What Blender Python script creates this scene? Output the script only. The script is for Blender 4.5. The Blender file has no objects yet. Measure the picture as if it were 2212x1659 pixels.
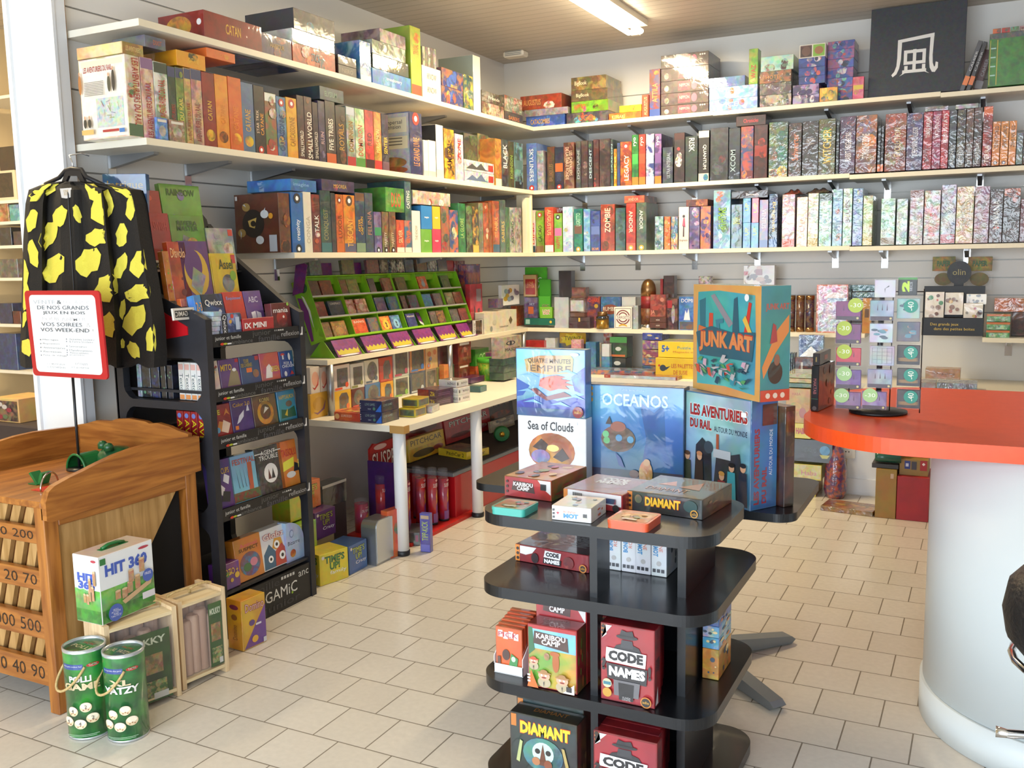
import bpy,math,random
from mathutils import Vector,Matrix
R_=random.Random(7)
PI=math.pi
# ---------------------------------------------------------------- camera model (2212 x 1659)
FPX=2024.0;CX,CY=1106.0,829.5;HC=1.62
_a,_b,_c=0.470426,0.130073,0.0174163
_f=Vector((-math.sin(_a)*math.cos(_b),math.cos(_a)*math.cos(_b),-math.sin(_b)))
_r=Vector((math.cos(_a),math.sin(_a),0));_d=_f.cross(_r)
CR=math.cos(_c)*_r+math.sin(_c)*_d;CD=-math.sin(_c)*_r+math.cos(_c)*_d;CF=_f
def ray(x,y):return CR*((x-CX)/FPX)+CD*((y-CY)/FPX)+CF
def onz(x,y,z):d=ray(x,y);t=(z-HC)/d.z;return Vector((d.x*t,d.y*t,z))
def onx(x,y,X):d=ray(x,y);t=X/d.x;return Vector((X,d.y*t,HC+d.z*t))
def ony(x,y,Y):d=ray(x,y);t=Y/d.y;return Vector((d.x*t,Y,HC+d.z*t))
def along(px,P,ax):
 P=Vector(P)-Vector((0,0,HC));A=Vector((0,0,0));A[ax]=1
 P0=P.copy();P0[ax]=0
 u,c,k=(CR,CX,px)if ax<2 else(CD,CY,px)
 w=(k-c)/FPX
 s=(w*CF.dot(P0)-u.dot(P0))/(u.dot(A)-w*CF.dot(A))
 return s+(HC if ax==2 else 0)
# ---------------------------------------------------------------- colours and materials
def lin(v):return v/12.92 if v<=.04045 else((v+.055)/1.055)**2.4
_hc={}
def hx(s):
 if not isinstance(s,str):return tuple(s)
 if s not in _hc:
  t=s if len(s)==6 else ''.join(ch*2 for ch in s)
  _hc[s]=tuple(lin(int(t[i:i+2],16)/255)for i in(0,2,4))
 return _hc[s]
MT={}
def newmat(n):
 m=bpy.data.materials.new(n);m.use_nodes=True;MT[n]=m
 return m,m.node_tree.nodes,m.node_tree.links,m.node_tree.nodes['Principled BSDF']
def plain(n,col,rough=.5,metal=0,spec=.5,trans=0,emis=None,es=0,noise=None,bump=0,bscale=60,alpha=1,coat=0):
 m,N,L,b=newmat(n)
 c=hx(col);b.inputs['Base Color'].default_value=(*c,1)
 b.inputs['Roughness'].default_value=rough;b.inputs['Metallic'].default_value=metal
 b.inputs['Specular IOR Level'].default_value=spec;b.inputs['Transmission Weight'].default_value=trans
 b.inputs['Alpha'].default_value=alpha;b.inputs['Coat Weight'].default_value=coat
 if emis:b.inputs['Emission Color'].default_value=(*hx(emis),1);b.inputs['Emission Strength'].default_value=es
 if noise or bump:
  tc=N.new('ShaderNodeTexCoord');nz=N.new('ShaderNodeTexNoise');nz.inputs['Detail'].default_value=4
  L.new(tc.outputs['Object'],nz.inputs['Vector'])
  if noise:
   c2,sc,fac=noise;nz.inputs['Scale'].default_value=sc
   mx=N.new('ShaderNodeMix');mx.data_type='RGBA'
   mr=N.new('ShaderNodeMapRange');mr.inputs[1].default_value=.35;mr.inputs[2].default_value=.65;mr.inputs[4].default_value=fac
   L.new(nz.outputs['Fac'],mr.inputs[0]);L.new(mr.outputs[0],mx.inputs[0])
   mx.inputs[6].default_value=(*c,1);mx.inputs[7].default_value=(*hx(c2),1)
   L.new(mx.outputs[2],b.inputs['Base Color'])
  if bump:
   n2=N.new('ShaderNodeTexNoise');n2.inputs['Scale'].default_value=bscale;n2.inputs['Detail'].default_value=3
   L.new(tc.outputs['Object'],n2.inputs['Vector'])
   bp=N.new('ShaderNodeBump');bp.inputs['Strength'].default_value=bump;bp.inputs['Distance'].default_value=.01
   L.new(n2.outputs['Fac'],bp.inputs['Height']);L.new(bp.outputs[0],b.inputs['Normal'])
 return m
def printed(n,rough,bump=0,bscale=18,coat=0,white=0):
 m,N,L,b=newmat(n)
 A=N.new('ShaderNodeAttribute');A.attribute_name='ca';B=N.new('ShaderNodeAttribute');B.attribute_name='cb'
 tc=N.new('ShaderNodeTexCoord');oi=N.new('ShaderNodeObjectInfo')
 w=N.new('ShaderNodeMath');w.operation='MULTIPLY';w.inputs[1].default_value=37;L.new(oi.outputs['Random'],w.inputs[0])
 sc=N.new('ShaderNodeMath');sc.operation='MULTIPLY';sc.inputs[1].default_value=100;L.new(B.outputs['Alpha'],sc.inputs[0])
 nz=N.new('ShaderNodeTexNoise');nz.noise_dimensions='4D';nz.inputs['Detail'].default_value=3;nz.inputs['Distortion'].default_value=.8
 L.new(tc.outputs['Object'],nz.inputs['Vector']);L.new(w.outputs[0],nz.inputs['W']);L.new(sc.outputs[0],nz.inputs['Scale'])
 mr=N.new('ShaderNodeMapRange');mr.inputs[1].default_value=.44;mr.inputs[2].default_value=.58
 L.new(nz.outputs['Fac'],mr.inputs[0])
 mu=N.new('ShaderNodeMath');mu.operation='MULTIPLY';L.new(mr.outputs[0],mu.inputs[0]);L.new(A.outputs['Alpha'],mu.inputs[1])
 mx=N.new('ShaderNodeMix');mx.data_type='RGBA';L.new(mu.outputs[0],mx.inputs[0]);L.new(A.outputs['Color'],mx.inputs[6]);L.new(B.outputs['Color'],mx.inputs[7])
 hs=N.new('ShaderNodeHueSaturation');hs.inputs['Saturation'].default_value=2.6
 nz2=N.new('ShaderNodeTexNoise');nz2.noise_dimensions='4D';nz2.inputs['Detail'].default_value=2
 s2=N.new('ShaderNodeMath');s2.operation='MULTIPLY';s2.inputs[1].default_value=1.7;L.new(sc.outputs[0],s2.inputs[0]);L.new(s2.outputs[0],nz2.inputs['Scale'])
 L.new(tc.outputs['Object'],nz2.inputs['Vector']);L.new(w.outputs[0],nz2.inputs['W']);L.new(nz2.outputs['Color'],hs.inputs['Color'])
 m3=N.new('ShaderNodeMix');m3.data_type='RGBA';m3.blend_type='OVERLAY'
 f3=N.new('ShaderNodeMath');f3.operation='MULTIPLY';f3.inputs[1].default_value=.45;L.new(A.outputs['Alpha'],f3.inputs[0])
 L.new(f3.outputs[0],m3.inputs[0]);L.new(mx.outputs[2],m3.inputs[6]);L.new(hs.outputs[0],m3.inputs[7])
 L.new(m3.outputs[2],b.inputs['Base Color'])
 b.inputs['Roughness'].default_value=rough;b.inputs['Coat Weight'].default_value=coat;b.inputs['Coat Roughness'].default_value=.06;b.inputs['Coat IOR'].default_value=1.7
 if bump:
  n2=N.new('ShaderNodeTexNoise');n2.noise_dimensions='4D';n2.inputs['Scale'].default_value=bscale;n2.inputs['Detail'].default_value=2;n2.inputs['Distortion'].default_value=1.5
  L.new(tc.outputs['Object'],n2.inputs['Vector']);L.new(w.outputs[0],n2.inputs['W'])
  bp=N.new('ShaderNodeBump');bp.inputs['Strength'].default_value=bump;bp.inputs['Distance'].default_value=.012
  L.new(n2.outputs['Fac'],bp.inputs['Height'])
  L.new(bp.outputs[0],b.inputs['Coat Normal' if coat else 'Normal'])
 return m
printed('card',.42);printed('gloss',.45,bump=.12,bscale=9,coat=.7);printed('wrap',.4,bump=.55,bscale=15,coat=1)
def woodmat(n,c1,c2,rough=.45,axis=2,scale=1.0,coat=0):
 m,N,L,b=newmat(n)
 tc=N.new('ShaderNodeTexCoord');mp=N.new('ShaderNodeMapping')
 s=[14*scale]*3;s[axis]=1.2*scale;mp.inputs['Scale'].default_value=s
 nz=N.new('ShaderNodeTexNoise');nz.inputs['Scale'].default_value=3;nz.inputs['Detail'].default_value=6;nz.inputs['Distortion'].default_value=.6
 L.new(tc.outputs['Object'],mp.inputs[0]);L.new(mp.outputs[0],nz.inputs['Vector'])
 cr=N.new('ShaderNodeValToRGB');cr.color_ramp.elements[0].position=.35;cr.color_ramp.elements[1].position=.7
 cr.color_ramp.elements[0].color=(*hx(c1),1);cr.color_ramp.elements[1].color=(*hx(c2),1)
 L.new(nz.outputs['Fac'],cr.inputs[0]);L.new(cr.outputs[0],b.inputs['Base Color'])
 b.inputs['Roughness'].default_value=rough;b.inputs['Coat Weight'].default_value=coat
 return m
# ---------------------------------------------------------------- mesh builder
def AR(a,b=None,amt=.8,sc=14):
 a=hx(a);b=hx(b)if b is not None else a
 return(*a,amt if b!=a else 0.0),(*b,sc/100)
class MB:
 def __init__(s):s.v=[];s.f=[];s.m=[];s.c=[];s.sm=[];s.mats=[]
 def mi(s,mat):
  if mat not in s.mats:s.mats.append(mat)
  return s.mats.index(mat)
 def poly(s,pts,mat,col=None,smooth=False,cols=None):
  i=len(s.v);s.v+=[tuple(p)for p in pts];s.face(list(range(i,i+len(pts))),mat,col,smooth,cols)
 def face(s,idx,mat,col=None,smooth=False,cols=None):
  s.f.append(idx);s.m.append(s.mi(mat));s.sm.append(smooth)
  col=col or((1,1,1,0),(1,1,1,.1))
  s.c.append([(cols[k]if cols else col[0],col[1])for k in range(len(idx))])
 def box(s,x0,y0,z0,x1,y1,z1,mat,col=None,cols=None,ch=0):
  if x0>x1:x0,x1=x1,x0
  if y0>y1:y0,y1=y1,y0
  if z0>z1:z0,z1=z1,z0
  if not ch:
   b=len(s.v)
   s.v+=[(x,y,z)for z in(z0,z1)for y in(y0,y1)for x in(x0,x1)]
   Q={'D':(0,2,3,1),'T':(4,5,7,6),'F':(0,1,5,4),'K':(3,2,6,7),'L':(2,0,4,6),'R':(1,3,7,5)}
   for k,q in Q.items():s.face([b+i for i in q],mat,(cols or{}).get(k,col))
   return
  c=min(ch,(x1-x0)/3,(y1-y0)/3,(z1-z0)/3);b=len(s.v)
  lo=(x0,y0,z0);hi=(x1,y1,z1);ix={}
  for sx in(0,1):
   for sy in(0,1):
    for sz in(0,1):
     for ax in(0,1,2):
      p=[(lo,hi)[t][k]+(0 if k==ax else(c if t==0 else-c))for k,t in enumerate((sx,sy,sz))]
      ix[(sx,sy,sz,ax)]=len(s.v);s.v.append(tuple(p))
  def q(a,pts,l):s.face([ix[p]for p in pts],mat,(cols or{}).get(l,col))
  g=lambda x,y,z,a:(x,y,z,a)
  q(0,[g(0,1,0,0),g(0,0,0,0),g(0,0,1,0),g(0,1,1,0)],'L');q(0,[g(1,0,0,0),g(1,1,0,0),g(1,1,1,0),g(1,0,1,0)],'R')
  q(1,[g(0,0,0,1),g(1,0,0,1),g(1,0,1,1),g(0,0,1,1)],'F');q(1,[g(1,1,0,1),g(0,1,0,1),g(0,1,1,1),g(1,1,1,1)],'K')
  q(2,[g(0,0,1,2),g(1,0,1,2),g(1,1,1,2),g(0,1,1,2)],'T');q(2,[g(0,1,0,2),g(1,1,0,2),g(1,0,0,2),g(0,0,0,2)],'D')
  cc=(cols or{}).get('E',col or(cols or{}).get('F'))
  def e(pts):
   P=[Vector(s.v[ix[p]])for p in pts];n=(P[1]-P[0]).cross(P[2]-P[0]);m=sum(P,Vector())/len(P)-Vector(((x0+x1)/2,(y0+y1)/2,(z0+z1)/2))
   if n.dot(m)<0:pts=pts[::-1]
   s.face([ix[p]for p in pts],mat,cc)
  for i in(0,1):
   for j in(0,1):
    e([g(i,j,0,0),g(i,j,1,0),g(i,j,1,1),g(i,j,0,1)])
    e([g(i,0,j,0),g(i,1,j,0),g(i,1,j,2),g(i,0,j,2)])
    e([g(0,i,j,1),g(1,i,j,1),g(1,i,j,2),g(0,i,j,2)])
    for k in(0,1):e([g(i,j,k,0),g(i,j,k,1),g(i,j,k,2)])
 def prism(s,pts,fn,t0,t1,mat,col=None,smooth=False,cap=True,ccol=None):
  n=len(pts);b=len(s.v)
  s.v+=[tuple(fn(u,v,t0))for u,v in pts]+[tuple(fn(u,v,t1))for u,v in pts]
  for i in range(n):
   j=(i+1)%n;s.face([b+i,b+j,b+n+j,b+n+i],mat,col,smooth)
  if cap:s.face([b+n-1-i for i in range(n)],mat,ccol or col);s.face([b+n+i for i in range(n)],mat,ccol or col)
 def lathe(s,prof,mat,col=None,n=24,c=(0,0,0),smooth=True,arc=(0,2*PI),capb=True,capt=True):
  b=len(s.v);full=abs(arc[1]-arc[0]-2*PI)<1e-6;m=n if full else n+1
  for r,z in prof:
   for i in range(m):
    a=arc[0]+(arc[1]-arc[0])*i/n;s.v.append((c[0]+r*math.cos(a),c[1]+r*math.sin(a),c[2]+z))
  for k in range(len(prof)-1):
   for i in range(n):
    j=(i+1)%m;s.face([b+k*m+i,b+k*m+j,b+(k+1)*m+j,b+(k+1)*m+i],mat,col,smooth)
  if capb and full:s.face([b+m-1-i for i in range(m)],mat,col)
  if capt and full:s.face([b+(len(prof)-1)*m+i for i in range(m)],mat,col)
 def tube(s,path,r,mat,col=None,n=8,closed=False,smooth=True):
  P=[Vector(p)for p in path];m=len(P);b=len(s.v);up=None
  rr=r if isinstance(r,(list,tuple))else[r]*m
  for i in range(m):
   t=(P[(i+1)%m]-P[i-1])if closed or 0<i<m-1 else(P[1]-P[0]if i==0 else P[-1]-P[-2])
   t.normalize()
   if up is None:up=t.orthogonal().normalized()
   up=(up-t*up.dot(t));up=up.normalized()if up.length>1e-6 else t.orthogonal().normalized()
   w=t.cross(up)
   for k in range(n):
    a=2*PI*k/n;q=P[i]+(up*math.cos(a)+w*math.sin(a))*rr[i];s.v.append(tuple(q))
  for i in range(m if closed else m-1):
   for k in range(n):
    l=(k+1)%n;i2=(i+1)%m;s.face([b+i*n+k,b+i*n+l,b+i2*n+l,b+i2*n+k],mat,col,smooth)
  if not closed:s.face([b+n-1-k for k in range(n)],mat,col);s.face([b+(m-1)*n+k for k in range(n)],mat,col)
 def build(s,name,parent=None,loc=None,rot=None):
  me=bpy.data.meshes.new(name);me.from_pydata(s.v,[],s.f)
  for m in s.mats:me.materials.append(MT[m])
  me.polygons.foreach_set('material_index',s.m);me.polygons.foreach_set('use_smooth',s.sm)
  if any(m in('card','gloss','wrap','tile')for m in s.mats):
   for nm,k in(('ca',0),('cb',1)):
    at=me.color_attributes.new(nm,'FLOAT_COLOR','CORNER')
    at.data.foreach_set('color',[x for f in s.c for c in f for x in c[k]])
  me.update()
  o=bpy.data.objects.new(name,me);bpy.context.scene.collection.objects.link(o)
  if parent is not None:o.parent=parent
  if loc is not None:o.location=loc
  if rot is not None:o.rotation_euler=rot if isinstance(rot,(tuple,list))else(0,0,rot)
  return o
# ---------------------------------------------------------------- drawing on faces
_tx={}
def glyphs(t,bold=0.0,shear=0):
 k=(t,bold,shear)
 if k not in _tx:
  cu=bpy.data.curves.new('t','FONT');cu.body=t;cu.resolution_u=2;cu.offset=bold;cu.shear=shear;cu.space_line=.8;cu.align_x='CENTER'
  ob=bpy.data.objects.new('t',cu);me=bpy.data.meshes.new_from_object(ob)
  vs=[(v.co.x,v.co.y)for v in me.vertices];fs=[tuple(p.vertices)for p in me.polygons]
  bpy.data.objects.remove(ob);bpy.data.meshes.remove(me);bpy.data.curves.remove(cu)
  x0=min(v[0]for v in vs);x1=max(v[0]for v in vs);y0=min(v[1]for v in vs);y1=max(v[1]for v in vs)
  _tx[k]=([((x-x0)/(x1-x0),(y-y0)/(y1-y0))for x,y in vs],fs,(x1-x0)/(y1-y0))
 return _tx[k]
class Face:
 def __init__(s,mb,fn,w,h,mat='card',sub=0):s.mb=mb;s.fn=fn;s.w=w;s.h=h;s.l=1;s.mat=mat;s.sub=sub
 def p(s,u,v):return s.fn(u*s.w,v*s.h,s.l*.0004)
 def R(s,x0,y0,x1,y1,c,c2=None,amt=.8,sc=14,grad=None):
  col=AR(c,c2,amt,sc);n=max(1,int(s.sub*abs(x1-x0)+.999))if s.sub else 1
  for i in range(n):
   a=x0+(x1-x0)*i/n;b=x0+(x1-x0)*(i+1)/n;cols=None
   if grad:g=(*hx(grad),col[0][3]);cols=[col[0],col[0],g,g]
   s.mb.poly([s.p(a,y0),s.p(b,y0),s.p(b,y1),s.p(a,y1)],s.mat,col,cols=cols)
  s.l+=1
 def P(s,pts,c,c2=None,amt=.8,sc=14):
  A=sum(pts[i-1][0]*pts[i][1]-pts[i][0]*pts[i-1][1]for i in range(len(pts)))
  if A<0:pts=pts[::-1]
  s.mb.poly([s.p(*q)for q in pts],s.mat,AR(c,c2,amt,sc));s.l+=1
 def O(s,x,y,rx,ry,c,c2=None,n=20,a0=0,a1=360,amt=.8,sc=14):
  full=a1-a0>=360;m=n if full else n+1
  s.P([(x+rx*math.cos(math.radians(a0+(a1-a0)*i/n)),y+ry*math.sin(math.radians(a0+(a1-a0)*i/n)))for i in range(m)],c,c2,amt,sc)
 def C(s,x,y,r,c,c2=None,n=20,amt=.8,sc=14):s.O(x,y,r,r*s.w/s.h,c,c2,n,amt=amt,sc=sc)
 def T(s,t,x0,y0,x1,y1,c,rot=0,out=None,bold=0,ob=.05,arch=0,shear=0):
  if out is not None:s._t(t,x0,y0,x1,y1,out,rot,ob,arch,True,shear)
  s._t(t,x0,y0,x1,y1,c,rot,bold,arch,False,shear)
 def _t(s,t,x0,y0,x1,y1,c,rot,bold,arch,grow,shear=0):
  vs,fs,asp=glyphs(t,bold,shear);col=AR(c);b=len(s.mb.v)
  if grow:
   e=.06;gx,gy=(e/asp,e)if rot in(0,180)else(e,e/asp)
   dx,dy=(x1-x0)*gx,(y1-y0)*gy;x0-=dx;x1+=dx;y0-=dy;y1+=dy
  for u,v in vs:
   if arch:v+=arch*(1-(2*u-1)**2)
   if rot==90:u,v=1-v,u
   elif rot==-90:u,v=v,1-u
   elif rot==180:u,v=1-u,1-v
   s.mb.v.append(tuple(s.p(x0+(x1-x0)*u,y0+(y1-y0)*v)))
  for f in fs:s.mb.face([b+i for i in f],s.mat,col)
  s.l+=1
def facefn(sx,sy,sz,k):
 X,Y=sx/2,sy/2
 return{'F':(lambda u,v,l:(u-X,-Y-l,v),sx,sz),'K':(lambda u,v,l:(X-u,Y+l,v),sx,sz),
   'R':(lambda u,v,l:(X+l,u-Y,v),sy,sz),'L':(lambda u,v,l:(-X-l,Y-u,v),sy,sz),
   'T':(lambda u,v,l:(u-X,v-Y,sz+l),sx,sy)}[k]
# ---------------------------------------------------------------- things
LABELS={}
def tag(o,label,cat,group=None,kind=None):
 if o.parent is None:
  o['label']=label;o['category']=cat
  LABELS.setdefault(label,[]).append(o.name)
 elif label:o['label']=label
 if group:o['group']=group
 if kind:o['kind']=kind
 return o
def struct(o):o['kind']='structure';return o
def empty(name,loc,rot=0):
 o=bpy.data.objects.new(name,None);bpy.context.scene.collection.objects.link(o)
 o.location=loc;o.rotation_euler=rot if isinstance(rot,(tuple,list))else(0,0,rot);o.empty_display_size=.05
 return o
def gbox(name,loc,size,rot=0,col=('888',),draw=None,mat='card',ch=.0015,cols=None,parent=None):
 mb=MB();sx,sy,sz=size
 mb.box(-sx/2,-sy/2,0,sx/2,sy/2,sz,mat,AR(*col),{k:AR(*v)for k,v in(cols or{}).items()},ch=ch)
 if draw:
  for k,fn in draw.items():fn(Face(mb,*facefn(sx,sy,sz,k),mat=mat))
 return mb.build(name,parent,loc,rot)
# ================================================================ materials
plain('white_laminate','e8e2d2',.45,noise=('ded6c4',3,.3));plain('shelf_edge','efe4c8',.4);plain('slatboard','e9e7e2',.4)
plain('groove','9c9a95',.4,metal=.3);plain('paint_white','e6e8ea',.5);plain('black_lam','101216',.3,coat=.15)
plain('black_plastic','1b1b20',.45);plain('dark_rack','24242a',.5,noise=('1b1b1f',20,.6));plain('red_paint','b3121c',.35,coat=.3)
plain('chrome','d8d8d8',.12,metal=1);plain('alu','a9acb0',.35,metal=.9);plain('steel_grey','7f868c',.35,metal=.5)
plain('orange_lam','f4541c',.35,noise=('e84812',30,.4));plain('counter_white','dfe6e6',.4);plain('tube_glow','ffffff',.5,emis='fff0d0',es=26)
plain('lamp_body','f2ead8',.5);plain('glass','ffffff',.03,trans=1,spec=.5);plain('cardboard','b58a4c',.8);plain('hole_shade','0d0b0a',.9)  # the near-black last one paints the shade inside openings and pin holes
plain('clear_film','e8e8f0',.06,alpha=.055,bump=.35,bscale=25);plain('rope','cdb37c',.9,noise=('a98a55',120,.7));plain('green_plastic','1f6b34',.35)
plain('frog_green','2a6338',.3,noise=('123a22',30,.7));plain('paper','f4f4f2',.6);plain('pole_black','17181a',.35);plain('leather_black','121214',.5,bump=.5,bscale=90)
plain('silver_card','c6cacb',.25,metal=.6);plain('gold','c79a3a',.3,metal=.8);plain('bronze','9a7650',.28,metal=.9);plain('green_crate','1d5a4a',.3,coat=.4)
plain('felt_dark','3a2f2c',.8);plain('red_mark','cf2a1c',.4);plain('socket_white','e4e0d6',.4)
woodmat('oak','8a4f1c','b87732',.4,2,coat=.2);woodmat('oak_x','8a4f1c','b87732',.4,0,coat=.2);woodmat('oak_y','8a4f1c','b87732',.4,1,coat=.2)
woodmat('oak_pale','a27a43','c49b62',.5,2);woodmat('oak_dark','5f3512','7c4a1f',.5,1)
woodmat('pine','dcc394','efdcb4',.6,0);woodmat('pine_y','dcc394','efdcb4',.6,1);woodmat('pine_z','d3b48a','ecd3a8',.6,2)
woodmat('peg_wood','b08a72','c9a78e',.6,2)
def mat_floor():
 m,N,L,b=newmat('tiles')
 g=N.new('ShaderNodeNewGeometry');mp=N.new('ShaderNodeMapping')
 T=.2195;mp.inputs['Location'].default_value=(1.702-.002,-2.416+.0,0)
 L.new(g.outputs['Position'],mp.inputs[0])
 br=N.new('ShaderNodeTexBrick');br.offset=.5;br.offset_frequency=2;br.squash=1
 br.inputs['Scale'].default_value=1;br.inputs['Brick Width'].default_value=T;br.inputs['Row Height'].default_value=T
 br.inputs['Mortar Size'].default_value=.0028;br.inputs['Mortar Smooth'].default_value=.2;br.inputs['Bias'].default_value=0
 br.inputs['Color1'].default_value=(*hx('dfd8cc'),1);br.inputs['Color2'].default_value=(*hx('d9d1c4'),1);br.inputs['Mortar'].default_value=(*hx('857b6c'),1)
 L.new(mp.outputs[0],br.inputs['Vector'])
 nz=N.new('ShaderNodeTexNoise');nz.inputs['Scale'].default_value=45;nz.inputs['Detail'].default_value=5;L.new(g.outputs['Position'],nz.inputs['Vector'])
 mx=N.new('ShaderNodeMix');mx.data_type='RGBA';mx.blend_type='MULTIPLY';mx.inputs[0].default_value=.16
 L.new(br.outputs['Color'],mx.inputs[6]);L.new(nz.outputs['Fac'],mx.inputs[7]);L.new(mx.outputs[2],b.inputs['Base Color'])
 mr=N.new('ShaderNodeMapRange');mr.inputs[3].default_value=.2;mr.inputs[4].default_value=.8;L.new(br.outputs['Fac'],mr.inputs[0]);L.new(mr.outputs[0],b.inputs['Roughness'])
 bp=N.new('ShaderNodeBump');bp.inputs['Strength'].default_value=.4;bp.inputs['Distance'].default_value=.002;bp.invert=True
 L.new(br.outputs['Fac'],bp.inputs['Height']);L.new(bp.outputs[0],b.inputs['Normal'])
mat_floor()
def mat_ceiling():
 m,N,L,b=newmat('ceiling_boards')
 g=N.new('ShaderNodeNewGeometry');sp=N.new('ShaderNodeSeparateXYZ');L.new(g.outputs['Position'],sp.inputs[0])
 md=N.new('ShaderNodeMath');md.operation='PINGPONG';md.inputs[1].default_value=.05;L.new(sp.outputs['Y'],md.inputs[0])
 mr=N.new('ShaderNodeMapRange');mr.inputs[1].default_value=0;mr.inputs[2].default_value=.006;L.new(md.outputs[0],mr.inputs[0])
 mx=N.new('ShaderNodeMix');mx.data_type='RGBA';mx.inputs[6].default_value=(*hx('9a9080'),1);mx.inputs[7].default_value=(*hx('c9bfb0'),1)
 L.new(mr.outputs[0],mx.inputs[0]);L.new(mx.outputs[2],b.inputs['Base Color']);b.inputs['Roughness'].default_value=.45
 bp=N.new('ShaderNodeBump');bp.inputs['Strength'].default_value=.5;bp.inputs['Distance'].default_value=.004;L.new(mr.outputs[0],bp.inputs['Height']);L.new(bp.outputs[0],b.inputs['Normal'])
mat_ceiling()
# ================================================================ setting
XW,YW,ZC=-3.75,7.33,3.28
YN=-1.6;XR=3.2;XL=-6.2
def slab(name,x0,y0,z0,x1,y1,z1,mat,parent=None):
 mb=MB();mb.box(x0,y0,z0,x1,y1,z1,mat);return mb.build(name,parent)
struct(slab('floor',XL-.2,YN-.2,-.1,XR+.2,YW+.2,0,'tiles'))
struct(slab('ceiling',XL-.2,YN-.2,ZC,XR+.2,YW+.2,ZC+.1,'ceiling_boards'))
GZ=[1.209,1.331,1.452,1.574,1.939,2.061,2.43,2.79,2.916]
def slatwall(name,horizontal_x,a0,a1,plane,sgn):
 mb=MB();zs=[0.0]+[z for z in GZ if .05<z<ZC-.03]+[ZC]
 for i in range(len(zs)-1):
  z0=zs[i]+(.004 if i else 0);z1=zs[i+1]-(.004 if i<len(zs)-2 else 0)
  if horizontal_x:mb.box(a0,plane,z0,a1,plane+.02*sgn,z1,'slatboard')
  else:mb.box(plane,a0,z0,plane+.02*sgn,a1,z1,'slatboard')
 if horizontal_x:mb.box(a0,plane+.008*sgn,0,a1,plane+.12*sgn,ZC,'groove')
 else:mb.box(plane+.008*sgn,a0,0,plane+.12*sgn,a1,ZC,'groove')
 return struct(mb.build(name))
slatwall('wall_left',False,2.99,YW,XW,-1)
slatwall('wall_back',True,XW-.12,XR,YW,1)
struct(slab('wall_right',XR,YN,0,XR+.12,YW+.12,ZC,'paint_white'))
plain('paint_beige','d2bd95',.6)
struct(slab('wall_far_left',XL-.12,YN,0,XL,YW,ZC,'paint_beige'))
struct(slab('wall_side_room',XL,4.6,0,XW-.12,4.72,ZC,'paint_beige'))
mb=MB();mb.box(XL,YN-.12,0,XR,YN,.15,'paint_white');mb.box(XL,YN-.12,2.75,XR,YN,ZC,'paint_white')
for x in(XL+.15,-3.9,-1.4,1.0,XR-.15):mb.box(x-.08,YN-.12,.15,x+.08,YN,2.75,'paint_white')
struct(mb.build('wall_front'))
k=1
for x0,x1 in((XL+.23,-3.98),(-3.82,-1.48),(-1.32,.92),(1.08,XR-.23)):
 mb=MB();mb.box(x0,YN-.07,.15,x1,YN-.06,2.75,'glass')
 struct(mb.build('window_%d'%k));k+=1
mb=MB();mb.box(-4.03,2.93,0,-3.712,2.985,ZC,'paint_white');mb.box(-4.03,2.985,0,-3.872,3.25,ZC,'paint_white')
mb.box(-4.035,2.915,0,-4.01,2.93,ZC,'paint_white');mb.box(-3.74,2.915,0,-3.708,2.93,ZC,'paint_white')
struct(mb.build('trim_1'))
mb=MB();mb.box(-3.7345,2.992,1.0,-3.727,3.0,3.2,'cardboard');struct(mb.build('trim_2'))
mb=MB();mb.box(-.88,6.64,0,1.2,6.72,.7,'paint_white');struct(mb.build('trim_3'));mb=MB();mb.box(-.88,6.625,0,1.2,6.64,.11,'paint_white');struct(mb.build('baseboard_back'))
# ---------------------------------------------------------------- lights
def lamp(name,x,y0,y1,z,lab,w=6):
 t=empty(name,(x,(y0+y1)/2,ZC));tag(t,lab,'ceiling light');h=(y1-y0)/2;dz=z-ZC
 mb=MB();mb.box(-.08,-h-.04,-.04,.08,h+.04,0,'lamp_body');mb.box(-.03,-h-.03,dz-.02,.03,-h,0,'lamp_body');mb.box(-.03,h,dz-.02,.03,h+.03,0,'lamp_body');mb.build('lamp_housing',t)
 for dx in(-.045,.045):
  mb=MB();mb.tube([(dx,-h,dz),(dx,h,dz)],.018,'tube_glow',n=12);mb.build('lamp_tube',t)
 L=bpy.data.lights.new(name+'_light','AREA');L.shape='RECTANGLE';L.size=.16;L.size_y=2*h;L.energy=w;L.color=(1,.8,.5)
 o=bpy.data.objects.new('lamp_light',L);bpy.context.scene.collection.objects.link(o);o.parent=t;o.location=(0,0,dz-.03)
 return t
lamp('fluorescent_lamp',-2.29,5.0,6.5,3.2,'twin-tube fluorescent ceiling light glowing above the shelf corner',115)
lamp('fluorescent_lamp',-4.75,2.2,3.7,3.2,'ceiling light glowing in the side room beyond the white pillar',80)
def area(name,loc,rot,sx,sy,e,col):
 L=bpy.data.lights.new(name,'AREA');L.shape='RECTANGLE';L.size=sx;L.size_y=sy;L.energy=e;L.color=col
 o=bpy.data.objects.new(name,L);bpy.context.scene.collection.objects.link(o);o.location=loc;o.rotation_euler=rot;return o
for i,(x0,x1)in enumerate(((XL+.23,-3.98),(-3.82,-1.48),(-1.32,.92),(1.08,XR-.23))):
 area('daylight_window',((x0+x1)/2,YN-.03,1.45),(PI/2,0,0),x1-x0,2.5,(14,200,160,25)[i],(.80,.90,1.0))
W=bpy.data.worlds.new('World');bpy.context.scene.world=W;W.use_nodes=True
sky=W.node_tree.nodes.new('ShaderNodeTexSky');sky.sky_type='NISHITA';sky.sun_disc=False;sky.sun_elevation=.8
W.node_tree.links.new(sky.outputs[0],W.node_tree.nodes['Background'].inputs[0]);W.node_tree.nodes['Background'].inputs[1].default_value=.25
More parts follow.
